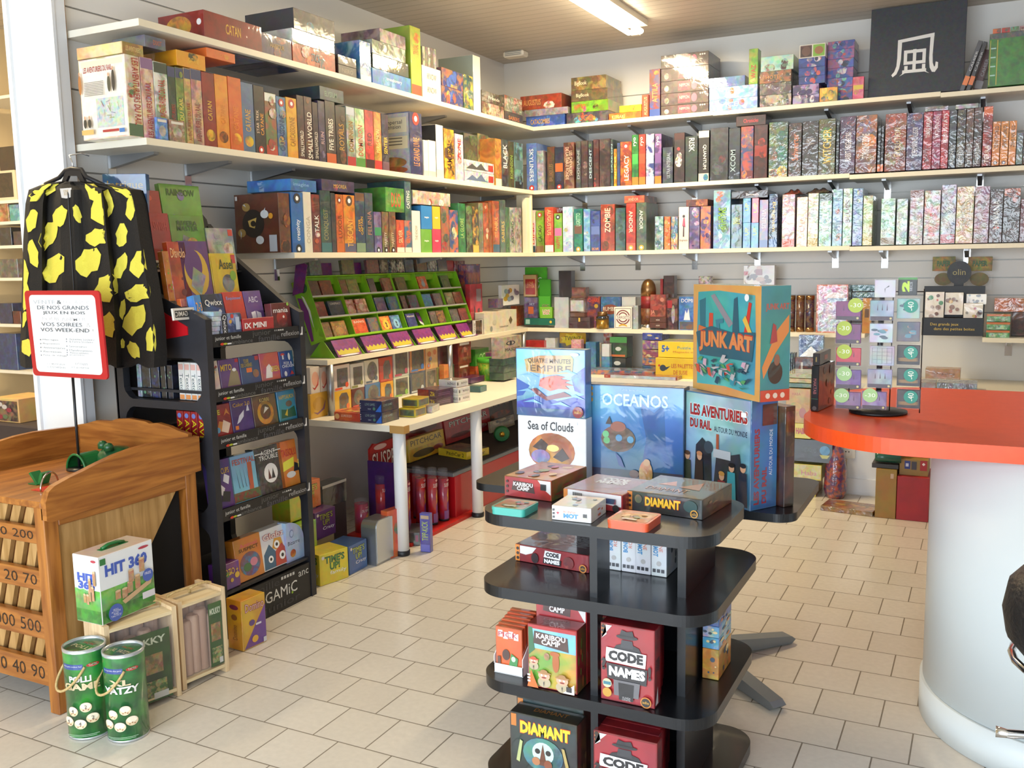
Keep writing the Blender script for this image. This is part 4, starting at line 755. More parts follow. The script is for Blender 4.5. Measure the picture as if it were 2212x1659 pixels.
mb=MB();a,b=SP(0,.075),SP(1,.075);wb(mb,[a,b,(b[0]-.003,b[1]),(a[0]-.003,a[1])],DY0,DY1,AR('5f8f1a','4a7416',.4,8));mb.build('back_panel',dsp)
for s in(0,.33,.665):
 mb=MB();a,b=SP(s,0),SP(s,.075);e=SP(s+.035);wb(mb,[a,b,(b[0],b[1]+.003),(a[0],a[1]+.003)],DY0,DY1,G1)
 wb(mb,[a,e,(e[0]-.003,e[1]),(a[0]-.003,a[1])],DY0,DY1,AR('8ac020')if s==0 else AR('c9c6c0'));mb.build('pocket_rail',dsp)
mb=MB();a,b=SP(1),SP(1,.1);wb(mb,[a,b,(b[0],b[1]+.004),(a[0],a[1]+.004)],DY0,DY1,G1);mb.build('top_rail',dsp)
for i in range(6):
 y0=DY0+(DY1-DY0)*i/6;y1=y0+(DY1-DY0)/6
 mb=MB();pts=[(-3.415,ZM+.004),(-3.47,ZM+.1),(-3.474,ZM+.1),(-3.42,ZM+.004)]
 wb(mb,pts,y0+.04,y1-.02,AR('7a2a72','8f3a80',.6,30));f=Face(mb,lambda u,v,l:(-3.415-.055*v+l-O3.x,y0+.04+u*(y1-y0-.06)-O3.y,ZM+.004+.096*v-O3.z),1,1)
 f.P([(.05+.09*k,.2+(.12 if k%2 else .26))for k in range(11)]+[(.95,.12),(.05,.12)],'c8b83a');f.O(.5,.06,.4,.05,'e8e0e8');mb.build('tray_card',dsp)
 mb=MB();wb(mb,[(-3.41,ZM+.001),(-3.5,ZM+.11),(-3.6,ZM+.001)],y0+.0,y0+.004,G1);mb.build('tray_fin',dsp)
 if i in(0,1,2,3,4):
  for s in((0,.33)if i!=0 else(0,)):
   if i==1 and s==0:continue
   mb=MB();f=Face(mb,lambda u,v,l:(SP(v,.05)[0]+l-O3.x,u-O3.y,SP(v,.05)[1]-O3.z),1,1);q=(y1-.075,y1-.006)
   f.P([(q[0],s+.3),(q[1]-.02,s+.3),(q[1],s+.1),(q[0]+.02,s+.16)],'6a2470');f.P([(q[0]+.02,s+.16),(q[1],s+.1),(q[1],s+.05),(q[0]+.03,s+.1)],'d8d8d8');mb.build('bay_swoosh',dsp)
Q1=Z(620,540,.23508)
DC=[
(.665,232,318,'4a3430','6a4a3c','','dark brown'),(.665,322,446,'6a2f20','8a4428','','rust red'),(.665,512,572,'6a4a30','8a6a3a','','tan brown'),(.665,576,676,'6a7034','8a8a40','','olive'),
(.665,772,830,'3f3a40','55505a','','charcoal'),(.665,892,1000,'7a4434','a0604a','','terracotta'),(.665,1022,1112,'4a4a24','6a5a2c','','dark olive'),(.665,1206,1322,'c04a20','e07a40','','orange rabbit-faced'),(.665,1428,1518,'2f4a28','4a6a34','','bottle green'),
(.33,278,380,'7a2a1c','9c3a24','','brick red'),(.33,392,552,'26303a','3a4650','CONSPIRACY','blue black'),(.33,562,640,'a8603a','d8b090','','peach-capped'),(.33,646,766,'a04a24','e0c0a0','','orange brown'),
(.33,824,936,'3f5078','5a6a80','','slate blue'),(.33,942,1062,'4a6a94','6a8a78','','seaside blue'),(.33,1074,1116,'4a3a30','6a4a3a','','slim brown'),(.33,1120,1238,'6a2420','3f5a34','','red and green'),
(.33,1268,1350,'3f7aa8','5a94b8','','lake blue'),(.33,1354,1458,'5a3034','7a5040','','wine brown'),(.33,1480,1548,'8a7a58','a89468','','khaki'),(.33,1554,1628,'8a4a38','b0683c','','russet'),
(0,338,424,'5a3f28','7a5a34','','bronze'),(0,432,572,'7a5420','a8782c','','old gold'),(0,618,762,'c84a1c','e06a30','BANG','bright orange'),(0,768,868,'5a6478','8a6a5a','','steel blue'),
(0,878,972,'d0581c','e8a040','','orange with a runner'),(0,976,1062,'3a6494','6a98c0','','blue with a runner'),(0,1106,1218,'1f2f64','2f4a8a','Himmel','navy'),(0,1336,1396,'4a3a34','6a5a50','','dark grey brown'),(0,1400,1468,'5a3a34','9a6a3a','','chocolate'),
(0,1520,1596,'4a4448','6a5c5c','','ash grey'),(0,1602,1676,'6a2c2a','8a4038','','maroon')]
TN={0:'bottom tier',.33:'middle tier',.665:'top tier'}
for s,p0,p1,c1,c2,tx,ds in DC:
 x,z=SP(s+.04,.012);a0=along(Q1(p0,0)[0],(x,0,z+.05),1);a1=along(Q1(p1,0)[0],(x,0,z+.05),1)
 w=min(a1-a0,.115 if p1-p0<130 else .14);x,z=SP(s+.012,.012+.011)
 def dr(f,tx=tx,c1=c1,c2=c2):
  f.O(.5,.42,.3,.22,c2,c1,n=10);f.R(.1,.74,.9,.9,c2,c1)
  if tx:f.T(tx,.12,.75,.88,.88,'e8e0d0')
  if 'runner' in ds:f.C(.5,.45,.3,'f0c040' if 'orange' in ds else '8ac0e0');f.P([(.45,.3),(.5,.45),(.42,.55),(.5,.62),(.58,.52),(.55,.4),(.6,.28)],'1a1a1a')
  if 'rabbit' in ds:f.O(.5,.45,.2,.2,'8a98a8');f.O(.42,.7,.05,.13,'8a98a8');f.O(.58,.7,.05,.13,'8a98a8')
 o=gbox('card_game_box',(x,(a0+a1)/2,z),(w-.002,.02,.105),(-TH,0,PB),(c1,c2,.8,40),{'F':dr},'gloss',ch=.001)
 tag(o,'%s small card game box in the %s of the green display'%(ds,TN[s]),'card game','card games in the green display')
HD=[(205,318,'4a5a5c','6a7a78','','grey teal'),(502,618,'5a5a38','7a7a48','','olive drab'),(732,846,'6a4448','8a5a58','','plum'),(852,928,'2c2a28','8a8478','R','black lettered R'),(950,1004,'1f1f20','a8a8a0','M','black lettered M'),
 (1010,1076,'242422','c8c4b4','O','black lettered O'),(1082,1164,'3f4448','5a6060','','graphite'),(1192,1286,'5a4a3a','7a5a44','','walnut'),(1292,1378,'4a5058','b0b4b8','N','grey lettered N'),(1384,1470,'3a3f58','5a5a78','','dim blue')]
for p0,p1,c1,c2,tx,ds in HD:
 a0=along(Q1(p0,0)[0],(-3.64,0,1.6),1);a1=along(Q1(p1,0)[0],(-3.64,0,1.6),1)
 o=gbox('card_game_box',(-3.645,(a0+a1)/2,1.556),(min(a1-a0,.14)-.003,.022,.09),(-.12,0,PB),(c1,c2,.7,40),{'F':title(tx,c2,(.25,.85),(.25,.75),bold=.04)},'gloss',ch=.001)
 tag(o,'%s small card box standing in the header row of the green display'%ds,'card game','card games in the green display')
mb=MB();wb(mb,[(-3.66,1.5),(-3.625,1.5),(-3.625,1.555),(-3.68,1.555)],DY0,DY1,G1);mb.build('header_tray',dsp)
mb=MB();wb(mb,[(-3.70,1.44),(-3.62,1.46),(-3.58,1.62),(-3.66,1.65)],DY0-.01,DY0-.006,PUR);mb.build('header_wing',dsp)
for a,b in((320,420),(622,690)):
 y0,y1=along(Q1(a,0)[0],(-3.68,0,1.58),1),along(Q1(b,0)[0],(-3.68,0,1.58),1);mb=MB();wb(mb,[(-3.682,1.5),(-3.68,1.5),(-3.69,1.63),(-3.692,1.63)],y0,y1,PUR);mb.build('header_back_card',dsp)
# ---------------- right end of the low left shelf
def lowL(p0,p1,pb,pt,x,dp,c,lab,dr=None,mat='gloss',cat='board game',name='board_game_box',z=ZM,h=None):
 y0,y1=along(Q1(p0,0)[0],(x,0,z),1),along(Q1(p1,0)[0],(x,0,z),1);zt=along(Q1(0,pt)[1],(x,(y0+y1)/2,0),2)
 if pb is not None:z=along(Q1(0,pb)[1],(x,(y0+y1)/2,0),2)
 o=gbox(name,(x-dp/2,(y0+y1)/2,z),(y1-y0-.002,dp,(h or zt-z)),PB,c,{'F':dr}if dr else None,mat);tag(o,lab,cat);return o
lowL(1482,1546,None,96,-3.66,.08,('a82a20','8a2018',.4,20),'red round-topped tin behind the right end of the green display')
lowL(1555,1650,None,100,-3.66,.06,('8a3a48','b8a0a0',.8,20),'tall wine and grey carton behind the right end of the green display',title('','fff',bl=3,bc=['a8b0b8','c05a60']))
lowL(1662,1788,None,130,-3.58,.07,('5a3a68','c86a30',.7,20),'purple carton with orange flame lettering right of the green display',lambda f:(f.R(.05,.62,.95,.98,'5a3a68','8a5a80'),f.T('WWWW',.08,.7,.92,.88,'e08a30'),f.R(.05,.02,.95,.45,'4a3a60','a85a40')))
lowL(1690,1802,None,312,-3.50,.04,('b82430','8a1c28',.5,12),'large red carton with dark figures right of the green display',lambda f:(f.R(.5,.65,.9,.9,'8a7a80'),f.P([(.2,.2),(.3,.45),(.28,.6),(.4,.5),(.45,.2)],'4a1018'),f.P([(.55,.25),(.6,.5),(.75,.52),(.72,.2)],'4a1018'),f.C(.5,.33,.05,'eee')))
lowL(1705,1800,None,640,-3.42,.05,('1f1c1e','6a4a34',.8,20),'small black box with a white frame at the right foot of the green display',lambda f:(f.R(.02,.02,.98,.98,'e8e4e0'),f.R(.08,.05,.92,.95,'1c1a1c','7a5030'),f.R(.1,.05,.3,.95,'e0dcd8'),f.T('GAME',.13,.2,.27,.8,'1c1a1c',rot=90)))
tray=lowL(1815,2112,None,560,-3.42,.14,('d8d0bc','c8bca4',.4,10),'cream cardboard counter display holding small card packs, near the corner',lambda f:(f.C(.2,.2,.04,'8a9088'),f.T('THE BOARDGAME',.45,.2,.72,.27,'4a4640'),f.P([(.8,.3),(.86,.5),(.8,.7),(.74,.5)],'6a5a40'),f.O(.3,.5,.06,.12,'c0bca8')),'card','display box','display_box')
mb=MB();mb.box(-.04,-.065,.19,.05,.02,.26,'gloss',AR('5a4a68','7a5a50',.7,30));mb.build('card_pack',tray)
lowL(1978,2140,505,320,-3.50,.03,('eceeee','d8dadc',.2,20),'white square box with colourful dots perched on the cream display',title('','3a3a3a',bl=9,bc=['3a8a4a','c8a030','3a3a3a','6a6a80','8aa0b0']));
lowL(2116,2178,None,510,-3.58,.06,('b8502a','d87a40',.7,30),'orange small carton between the cream display and the corner')
mb=MB();mb.prism([(0,0),(.08,-.01),(.1,.05),(.07,.1),(.03,.09),(-.02,.04)],lambda u,v,t:(-3.68+t,6.27+u,ZM+.145+v),0,.05,'cardboard');o=mb.build('paper_bag');tag(o,'crumpled brown paper bag with a white tag near the corner of the low shelf','bag')
mb=MB();mb.box(-3.629,6.3,ZM+.15,-3.626,6.35,ZM+.21,'paper');mb.build('tag',o)
mb=MB();mb.box(-3.7,6.25,ZM,-3.61,6.38,ZM+.14,'cardboard');mb.build('base_box',o)
# ---------------- low back shelf
L=S_BM;G='boxed games on the low shelf, back wall'
def bm(zf,p0,p1,pb,pt,c,lab,dr=None,dp=.1,mat='gloss',cat='board game',name='board_game_box',y=7.05,z=None,cols=None,group=None):
 q=Z(*ZM_[zf]);zz=ZM+.0005 if z is None else z;x0,x1=along(q(p0,0)[0],(0,y,zz),0),along(q(p1,0)[0],(0,y,zz),0)
 if pb is not None:zz=along(q(0,pb)[1],((x0+x1)/2,y,0),2)
 zt=along(q(0,pt)[1],((x0+x1)/2,y,0),2)
 o=gbox(name,((x0+x1)/2,y+dp/2,zz),(x1-x0-.003,dp,zt-zz),0,c,{'F':dr}if dr else None,mat,cols=cols);tag(o,lab,cat,group);return o
cd=empty('counter_display',(along(1120+170*.25316,(0,7.05,ZM),0),7.1,ZM));tag(cd,'stepped green counter display with white letters, in the shelf corner','display stand')
def cdp(zf,p0,p1,pb,pt,c,y,dp,name,dr=None,mat='card'):
 q=Z(*ZM_[zf]);x0,x1=along(q(p0,0)[0],(0,y,1.2),0),along(q(p1,0)[0],(0,y,1.2),0);z0,z1=[along(q(0,k)[1],((x0+x1)/2,y,0),2)for k in(pb,pt)]
 o=gbox(name,((x0+x1)/2-cd.location.x,y+dp/2-cd.location.y,z0-ZM),(x1-x0,dp,z1-z0),0,c,{'F':dr}if dr else None,mat,parent=cd);return o
cdp(7,60,244,1290,858,('4fae2c','3f9a28',.3,10),7.16,.02,'back_card',lambda f:f.T('G\nA',.58,.58,.78,.8,'f0f0ee'));cdp(7,180,277,1290,962,('48a52c',None),7.14,.015,'side_card');cdp(7,172,272,1290,1105,('58b83a',None),7.12,.015,'step_card',lambda f:f.T('GIC',.3,.5,.9,.62,'c8508a'))
cdp(7,50,308,1352,1296,('1f6a5c','185a4c',.3,10),7.04,.08,'tray',lambda f:(f.R(.04,.15,.18,.85,'9ac0b8'),f.C(.87,.5,.04,'e0c040')))
bm(7,46,160,1110,922,('8a2a20','b89a6a',.5,20),'dark red card box with beige frame on the green counter display',lambda f:(f.R(.03,.02,.97,.98,'b89c6c'),f.R(.15,.1,.9,.8,'9c2620'),f.T('LOVE\nLETTER',.22,.4,.85,.68,'d8a060')),.03,y=7.09);bm(7,50,166,1292,1115,('5a4468','7a6a90',.8,20),'violet picture card box in front of the green counter display',lambda f:(f.R(.3,.2,.7,.55,'c8683a'),f.T('SET',.4,.62,.8,.72,'c0d0f0')),.03,y=7.085)
bm(7,182,290,1294,1198,('7fc02c',None),'bright green card box with a pink title in the counter display',title('LOVE\nIDEA','e85a6a',(.35,.75),(.25,.8),out='fff'),.03,y=7.07)
bm(7,306,430,None,1115,('b4bac0','d0d4d8',.3,10),'upright silver card box beside the green counter display',dp=.09,mat='wrap');bm(7,346,455,1112,888,('2f2a30','28242a',.3,10),'dark slim box standing on the silver box',dp=.08)
bm(7,428,612,None,1285,('3f2a30','4a3038',.5,20),'low dark purple wooden chest with a gold latch',lambda f:(f.R(.02,.6,.98,.64,'241a1e'),f.R(.46,.6,.54,.95,'d8b850')),.12,'gloss','box','wooden_chest',y=7.03)
bm(7,440,565,1282,1248,('6a4a3c',None),'thin brown box lying on the dark wooden chest',dp=.08,y=7.06);bm(7,438,568,1246,1122,('5a3a2c','c0c0c0',.3,10),'brown framed box with a silver front above the wooden chest',lambda f:f.R(.05,.1,.92,.85,'b8bcc0','d8dadc',.5),.08,'wrap',y=7.06);bm(7,446,575,1120,1030,('6a4438','8a5c4c',.6,20),'brown embossed box topping the pile over the wooden chest',lambda f:f.R(.1,.15,.9,.85,'8a6258','6a4a3c'),.08,y=7.06)
bm(7,582,698,None,1108,('4a3458','a8482c',.8,16),'dark picture box with a red title behind the gold jar',title('ICHAKI','d84a30',(.82,.95),(.05,.9),bl=5,bc=['c8a030','3a6a58','7a3a60']),.05,y=7.12);bm(7,702,868,None,1112,('3a6aa0','5a8ac0',.8,16),'blue picture box with a rust banner behind the round-target box',title('RUMBLE','e8e0c8',(.55,.68),(.12,.88),bg=None,extra=lambda f:f.O(.5,.6,.42,.16,'8a4a34')),.05,y=7.13)
bm(7,880,1000,None,1112,('d8d8d4','c0c0bc',.3,10),'plain white box behind the round-target box',dp=.04,y=7.16)
def target(f):
 f.R(.03,.03,.97,.97,'e8e4da');f.R(.06,.06,.94,.94,'4a2a2c');f.R(.08,.08,.92,.92,'e8e4da')
 for r,c in((.39,'7a2f34'),(.33,'e8e4da'),(.27,'7a2f34'),(.21,'e8e4da')):f.C(.5,.54,r,c,n=32)
 f.R(.12,.46,.88,.62,'e8e4da');f.T('TARGETS',.14,.48,.86,.6,'6a2a30');f.P([(.25,.12),(.5,.18),(.75,.12),(.7,.2),(.5,.24),(.3,.2)],'d8b030')
bm(7,815,970,None,1198,('e0dcd0',None),'cream box with concentric dark red target rings',target,.12,cols={'R':('5a5450','8a8078',.6,20)},y=7.02)
bm(7,975,1022,None,1185,('9aa4a6','c0c8ca',.4,10),'narrow clear-sided box right of the target box',dp=.08,mat='wrap')
def jar(zf,xc,w,pt,y,fn,nm,lab,cat):
 q=Z(*ZM_[zf]);x=along(q(xc,0)[0],(0,y,ZM),0);x1=along(q(xc+w/2,0)[0],(0,y,ZM),0);zt=along(q(0,pt)[1],(x,y,0),2)-ZM
 o=fn(x1-x,zt);o.location=(x,y,ZM+.0005);tag(o,lab,cat);return o
def goldjar(r,h):
 mb=MB();mb.lathe([(r*.85,0),(r,.01),(r,h*.72),(r*.7,h*.78)],'glass',n=20);o=mb.build('glass_jar')
 mb=MB();mb.lathe([(r*.8,.004),(r*.88,h*.5),(r*.5,h*.55)],'gold',n=16);mb.build('gold_pieces',o);mb=MB();mb.lathe([(r*.72,h*.78),(r*.78,h*.8),(r*.78,h),(r*.7,h)],'bronze',n=20);mb.build('lid',o);return o
jar(7,718,104,1238,7.03,goldjar,'x','squat glass jar of gold pieces with a dark lid','jar')
def shell(r,h):
 mb=MB();mb.lathe([(r,0),(r,h*.1)],'chrome',n=28);mb.lathe([(r*.99,h*.1),(r*.99,h*.42)],'card',AR('5a2a1c','8a5a30',.6,30),n=28);mb.lathe([(r*.99,h*.42),(r*.99,h*.66)],'card',AR('8a1f24','6a181c',.5,20),n=28)
 mb.lathe([(r,h*.66),(r,h*.8),(r*.9,h*.88),(r*.68,h*.95),(r*.35,h*.99),(.001,h)],'bronze',n=28);return mb.build('bullet_canister')
jar(7,1108,124,958,7.08,shell,'x','large bullet-shaped canister with bronze dome and red band','canister')
for j in range(2):bm(7,1118,1258,(1377,1330)[j],(1332,1284)[j],('5a3226','6a3c2c',.4,20),('lower','upper')[j]+' small dark wood box before the bullet canister',title('mini','e0d0c0',(.35,.65),(.4,.62)),.08,y=7.01)
bm(7,1122,1256,1282,1092,('7a3226','a85a48',.8,16),'red-brown picture box standing on two dark wood boxes',title('JA','e8a080',(.1,.3),(.05,.3),bl=4,bc=['c07a68','a04030']),.07,y=7.02)
bm(7,1206,1232,None,958,('a82a28',None),'slim box with a red cap behind the bullet canister',dp=.06,y=7.14);bm(7,1234,1328,1118,930,('4a342c','6a4a40',.6,16),'tall dark brown carton behind the red-brown picture box',lambda f:f.R(.1,.7,.9,.95,'5a4440'),.08,y=7.14)
bm(7,1262,1358,None,1128,('3a2428','8a5a50',.8,16),'dark red box with a pale bottle picture right of the wood boxes',lambda f:(f.R(.05,.7,.5,.95,'a82a2c'),f.O(.6,.5,.16,.3,'a8b0b8','6a5a60')),.08,y=7.06)
bm(7,1366,1508,None,1110,('3a6ab0','6a98d0',.8,12),'blue picture box with pale buildings on the low back shelf',lambda f:(f.T('DOMI',.15,.83,.85,.94,'f0f0f0'),f.P([(.3,.3),(.4,.6),(.5,.5),(.6,.65),(.7,.3)],'d8e4f0'),f.R(.05,.02,.95,.25,'7a5a48','4a5a70')),.06)
bm(7,1532,1640,None,935,('8a7468','d8d0c8',.9,30),'round-topped skull printed box behind the junk sculpture box',dp=.06,y=7.1)
bm(7,1912,2178,1010,842,('c8c0bc','e0dcd8',.3,10),'wide white picture box with a small red house, above the low back shelf',title('','fff',extra=lambda f:(f.R(.4,.5,.6,.8,'8a3a3a'),f.O(.5,.88,.08,.08,'c8a090'),f.R(.02,.5,.15,.7,'b83a40')),bl=8,bc=['8a6a60','b09080','5a4a48']),.06,y=7.12)
bm(7,1900,2190,None,1012,('6a5a50','8a7a70',.6,10),'dark carton under the wide white picture box',dp=.08,y=7.11)
for j,(a,b)in enumerate(((228,300),(304,378),(382,458))):
 q=Z(*ZM_[8]);x0,x1=along(q(a,0)[0],(0,7.1,ZM),0),along(q(b,0)[0],(0,7.1,ZM),0);r=(x1-x0)/2-.001;h=along(q(0,1075)[1],(x0,7.1,0),2)-ZM
 mb=MB();mb.lathe([(r,0),(r,h*.12)],'bronze',n=24);mb.lathe([(r*.98,h*.12),(r*.98,h*.88)],'gloss',AR(('4a1c34','5a2c28','34204a')[j],'7a5a34',.7,50),n=24);mb.lathe([(r,h*.88),(r,h)],'bronze',n=24)
 o=mb.build('round_tin',None,((x0+x1)/2,7.1,ZM+.0005));tag(o,('wine red','copper brown','dark violet')[j]+' tall ornate round tin on the low back shelf','tin','tall ornate tins')
bm(8,470,735,None,985,('c86a3a','c8b0c8',.4,8),'large wrapped box with a pink sky picture on the low back shelf',lambda f:(f.R(.06,.03,.97,.97,'9aa0b4','c8ccd8',.8,20,grad='d898b8'),f.O(.6,.74,.3,.1,'e0d4dc'),f.R(.35,.64,.97,.72,'9ab4d8')),.1,'wrap',y=7.03)
bm(8,738,955,1092,988,('3f7a80','2a5a60',.6,12),'teal wrapped box behind the hanging bag rack',title('LA GOVI','8a9a7a',(.15,.55),(.03,.7)),.08,'wrap',y=7.12,z=None)
bm(8,738,955,None,1093,('4a4038','6a5c4a',.6,12),'dark carton under the teal wrapped box',dp=.08,y=7.12)
bm(8,856,932,None,1100,('c88a34','a86a20',.4,12),'golden box with a dark badge behind the hanging bag rack',lambda f:f.R(.25,.45,.75,.7,'6a4a2a'),.05,y=7.05)
q8=Z(*ZM_[8]);x0,x1=along(q8(1355,0)[0],(0,6.96,ZM),0),along(q8(1870,0)[0],(0,6.96,ZM),0)
o=gbox('display_tray',((x0+x1)/2,7.03,ZM+.001),(x1-x0,.14,.12),0,('17161a','201f24',.3,10),{'F':lambda f:(f.T('Des grands jeux',.14,.52,.6,.72,'d8b84a'),f.T('dans des petites boites',.2,.26,.86,.46,'d8b84a'))},'card');tag(o,'black cardboard tray with yellow writing holding small white boxes','display box')
mb=MB();mb.box(-(x1-x0)/2,.05,.12,(x1-x0)/2,.065,.33,'card',AR('1c1b20'));mb.build('back_card',o)
def mini(p0,p1,pb,pt,y,ds,blc):
 q=q8;z=along(q(0,pb)[1],(x0+.2,y,0),2);a,b=along(q(p0,0)[0],(0,y,z),0),along(q(p1,0)[0],(0,y,z),0);zt=along(q(0,pt)[1],(x0+.2,y,0),2)
 o=gbox('mini_game_box',((a+b)/2,y+.015,z),(b-a-.003,.03,zt-z),0,('e8e0d4','d8d0c4',.2,10),{'F':title('','fff',bl=9,bc=blc)},'gloss');tag(o,ds,'card game','small white boxes in the black tray')
mini(1378,1540,1300,1047,7.0,'white mini box with a green globe picture, leftmost in the black tray',['4a8a5a','8a6a58','c84a40','a89080','6a4a3a']);mini(1546,1702,1238,1052,7.01,'white mini box with a crowd picture, middle of the black tray',['c8a048','8a6a58','a0563a','6a5a6a']);mini(1726,1900,1150,1064,7.04,'white mini box with an armoured head, back right of the tray',['6a5a48','7a8a90','4a4038']);mini(1700,1866,1316,1142,6.985,'white mini box with a bell-like figure, front right of the tray',['4a3a34','b0506a','c8b060','8a8a80'])
for j,(a,b)in enumerate(((1447,1640),(1742,1950))):
 y=7.22;x0_,x1_=along(q8(a,0)[0],(0,y,1.55),0),along(q8(b,0)[0],(0,y,1.55),0);xc,w=(x0_+x1_)/2,x1_-x0_;z1=along(q8(0,752)[1],(xc,y,0),2);z0=along(q8(0,1035)[1],(xc,y,0),2);h=z1-z0
 mb=MB();mb.box(-w/2,-.003,-h,w/2,.003,0,'clear_film');o=mb.build('hanging_bag',None,(xc,y,z1));tag(o,('clear bag with a yellow header hanging over the black tray, left one','clear bag with a yellow header hanging on the right, silver at its foot')[j],'bag','hanging bags with discs')
 o_=gbox('header_card',(0,0,-h*.42),(w*.98,.009,h*.42),0,('b8902c','5a6a28',.8,16),{'F':title('PAPER','4a7a34',(.35,.7),(.2,.8),out='1f2a14')},parent=o)
 mb=MB();n=24;r=w*.38
 for yy,rr,m in((-.03,1,'gold'),):mb.prism([(r*math.cos(2*PI*i/n),r*.78*math.sin(2*PI*i/n))for i in range(n)],lambda u,v,t:(u,t,v-h*.66),-.028,-.006,'card',AR('7a6420','8a7428',.5,20))
 mb.build('disc',o)
 mb=MB();mb.tube([(0,.0,-.02),(0,.09,-.02)],.003,'chrome',n=6);mb.build('hook',o)
y=7.12;mb=MB();xa=along(q8(1660,0)[0],(0,y,1.3),0);mb.prism([(.075*math.cos(2*PI*i/24),.08*math.sin(2*PI*i/24))for i in range(24)],lambda u,v,t:(xa+u,t,ZM+.42+v),y,y+.03,'card',AR('1f1c20','3a3430',.5,20))
f=Face(mb,lambda u,v,l:(xa-.05+u,y-l,ZM+.38+v),.1,.08);f.T('olin',.1,.3,.9,.8,'b8a868');mb.box(xa-.03,y+.005,ZM,xa+.03,y+.025,ZM+.36,'card',AR('1f1c20'));tag(mb.build('round_sign_box'),'black round-topped box with gold letters between the hanging bags','box')
for j in range(3):bm(8,1892,2092,1432-68*j,1368-68*j,('2f8a48','b8dcc0',.5,20),('lowest','middle','topmost')[j]+' green banded tin of three on the far right low shelf',lambda f:(f.R(0,.72,1,1,'c8743a'),f.R(.12,.12,.88,.62,'b8d8c0','4a8a58',.8,40)),.1,'gloss','tin','small_tin',y=6.93,group='green banded tins')
bm(8,1950,2300,1212,1098,('b8602a','d88a4a',.6,12),'orange carton above the green tins at the far right',title('RANGER','7a3a1c',(.3,.6),(.3,.8)),.14,'wrap',y=7.06);bm(8,2100,2300,None,1216,('3a2a20','6a4a30',.8,20),'dark brown carton right of the green tins',dp=.14,y=7.06)
# ================================================================ on the left worktop
Q2=Z(660,740,.15371);Q5=Z(660,720,.31348)
def wl(p0,p1,pt,j,c,lab,dr,mat='gloss',x=-3.46,dp=.1,zb=None,name='toy_box',cat='toy box'):
 z=ZW+.0005 if zb is None else zb;y0,y1=along(Q2(p0,0)[0],(x,0,z),1),along(Q2(p1,0)[0],(x,0,z),1)
 zt=along(Q2(0,pt)[1],(x,(y0+y1)/2,0),2)
 o=gbox(name,(x-dp/2,(y0+y1)/2,z),(y1-y0-.002,dp,zt-z),PB,c,{'F':dr},mat);tag(o,lab,cat,'window-front boxes on the worktop');return zt
def win(frame,toy,kind=0,acc='888'):
 def fn(f):
  f.R(.02,.02,.98,.98,frame)
  if kind==0:f.R(.2,.14,.86,.86,'55504c','6a645e',.5,30)
  elif kind==1:f.O(.52,.52,.36,.4,'5a5854','77736c',amt=.5,sc=30)
  elif kind==2:f.P([(.3,.1),(.3,.7),(.45,.88),(.75,.86),(.85,.6),(.8,.1)],'5c5650','787068',.5,30)
  else:f.R(.12,.08,.9,.92,'4c4a44','66625a',.5,30)
  f.O(.52,.5,.2,.22,toy,'5a4a44',n=14,amt=.7,sc=40);f.O(.5,.38,.12,.12,toy,n=10)
  f.R(.06,.04,.5,.12,acc);f.C(.78,.2,.1,acc,n=12)
 return fn
rows=[[(405,650,672,'d8a828','6a4a30',2,'e07030','yellow boxed toy with a dark window'),(655,838,640,'5a1f20','8a6a50',1,'d04030','dark red boxed toy with an oval window'),(845,1058,572,'2f6aa0','4a3a44',1,'c8407a','blue and pink boxed toy with a round window'),(1064,1240,548,'e0a030','4a6a70',2,'d87030','amber boxed toy with a shaped window'),(1246,1465,478,'c8ccb8','6a6448',3,'7ab03a','pale boxed toy with a green corner'),(1475,1688,410,'2c3a58','3a4a50',3,'b8c0c8','navy boxed toy with a clear front'),(1695,1848,372,'8a7a68','7a7460',3,'b8a088','beige clear-fronted boxed toy'),(1852,2005,332,'6a7a48','5a5c48',3,'d87038','green and orange clear-fronted boxed toy')],
  [(400,632,312,'d8c8c0','6a5c64',0,'d8502c','white and red boxed toy with a purple edge'),(638,832,290,'d0ccc4','5a5854',0,'8a8a50','white boxed toy with a square window'),(837,1036,240,'cac4b4','6a5c6a',1,'4a5a70','white boxed toy with an oval window'),(1040,1230,208,'b83a28','5c4440',2,'c84830','red boxed toy with a white corner'),(1240,1460,112,'b8b8b0','5c5a48',3,'a83a58','clear tall boxed toy with a pink corner'),(1470,1688,82,'b87a40','5c584c',3,'2f6ab0','orange-edged boxed toy with a blue top'),(1695,1862,48,'c8aa78','8a6a50',9,'b86a40','cream carton with scattered wooden pieces'),(1866,2004,52,'4a1c20','6a2c30',9,'7a5a50','plain maroon carton')]]
tops=[]
for j,row in enumerate(rows):
 for i,(a,b,t,fr,toy,k,acc,ds)in enumerate(row):
  dr=win(fr,toy,k,acc)if k<9 else title('','fff',bl=7,bc=[toy,acc,'8a8aa0']if i==6 else[fr,toy])
  zt=wl(a,b,t,j,(fr,acc,.3,12),'%s, %s row on the left worktop'%(ds,('lower','upper')[j]),dr,zb=tops[i]if j else None);tops.append(zt+.0005)if not j else None
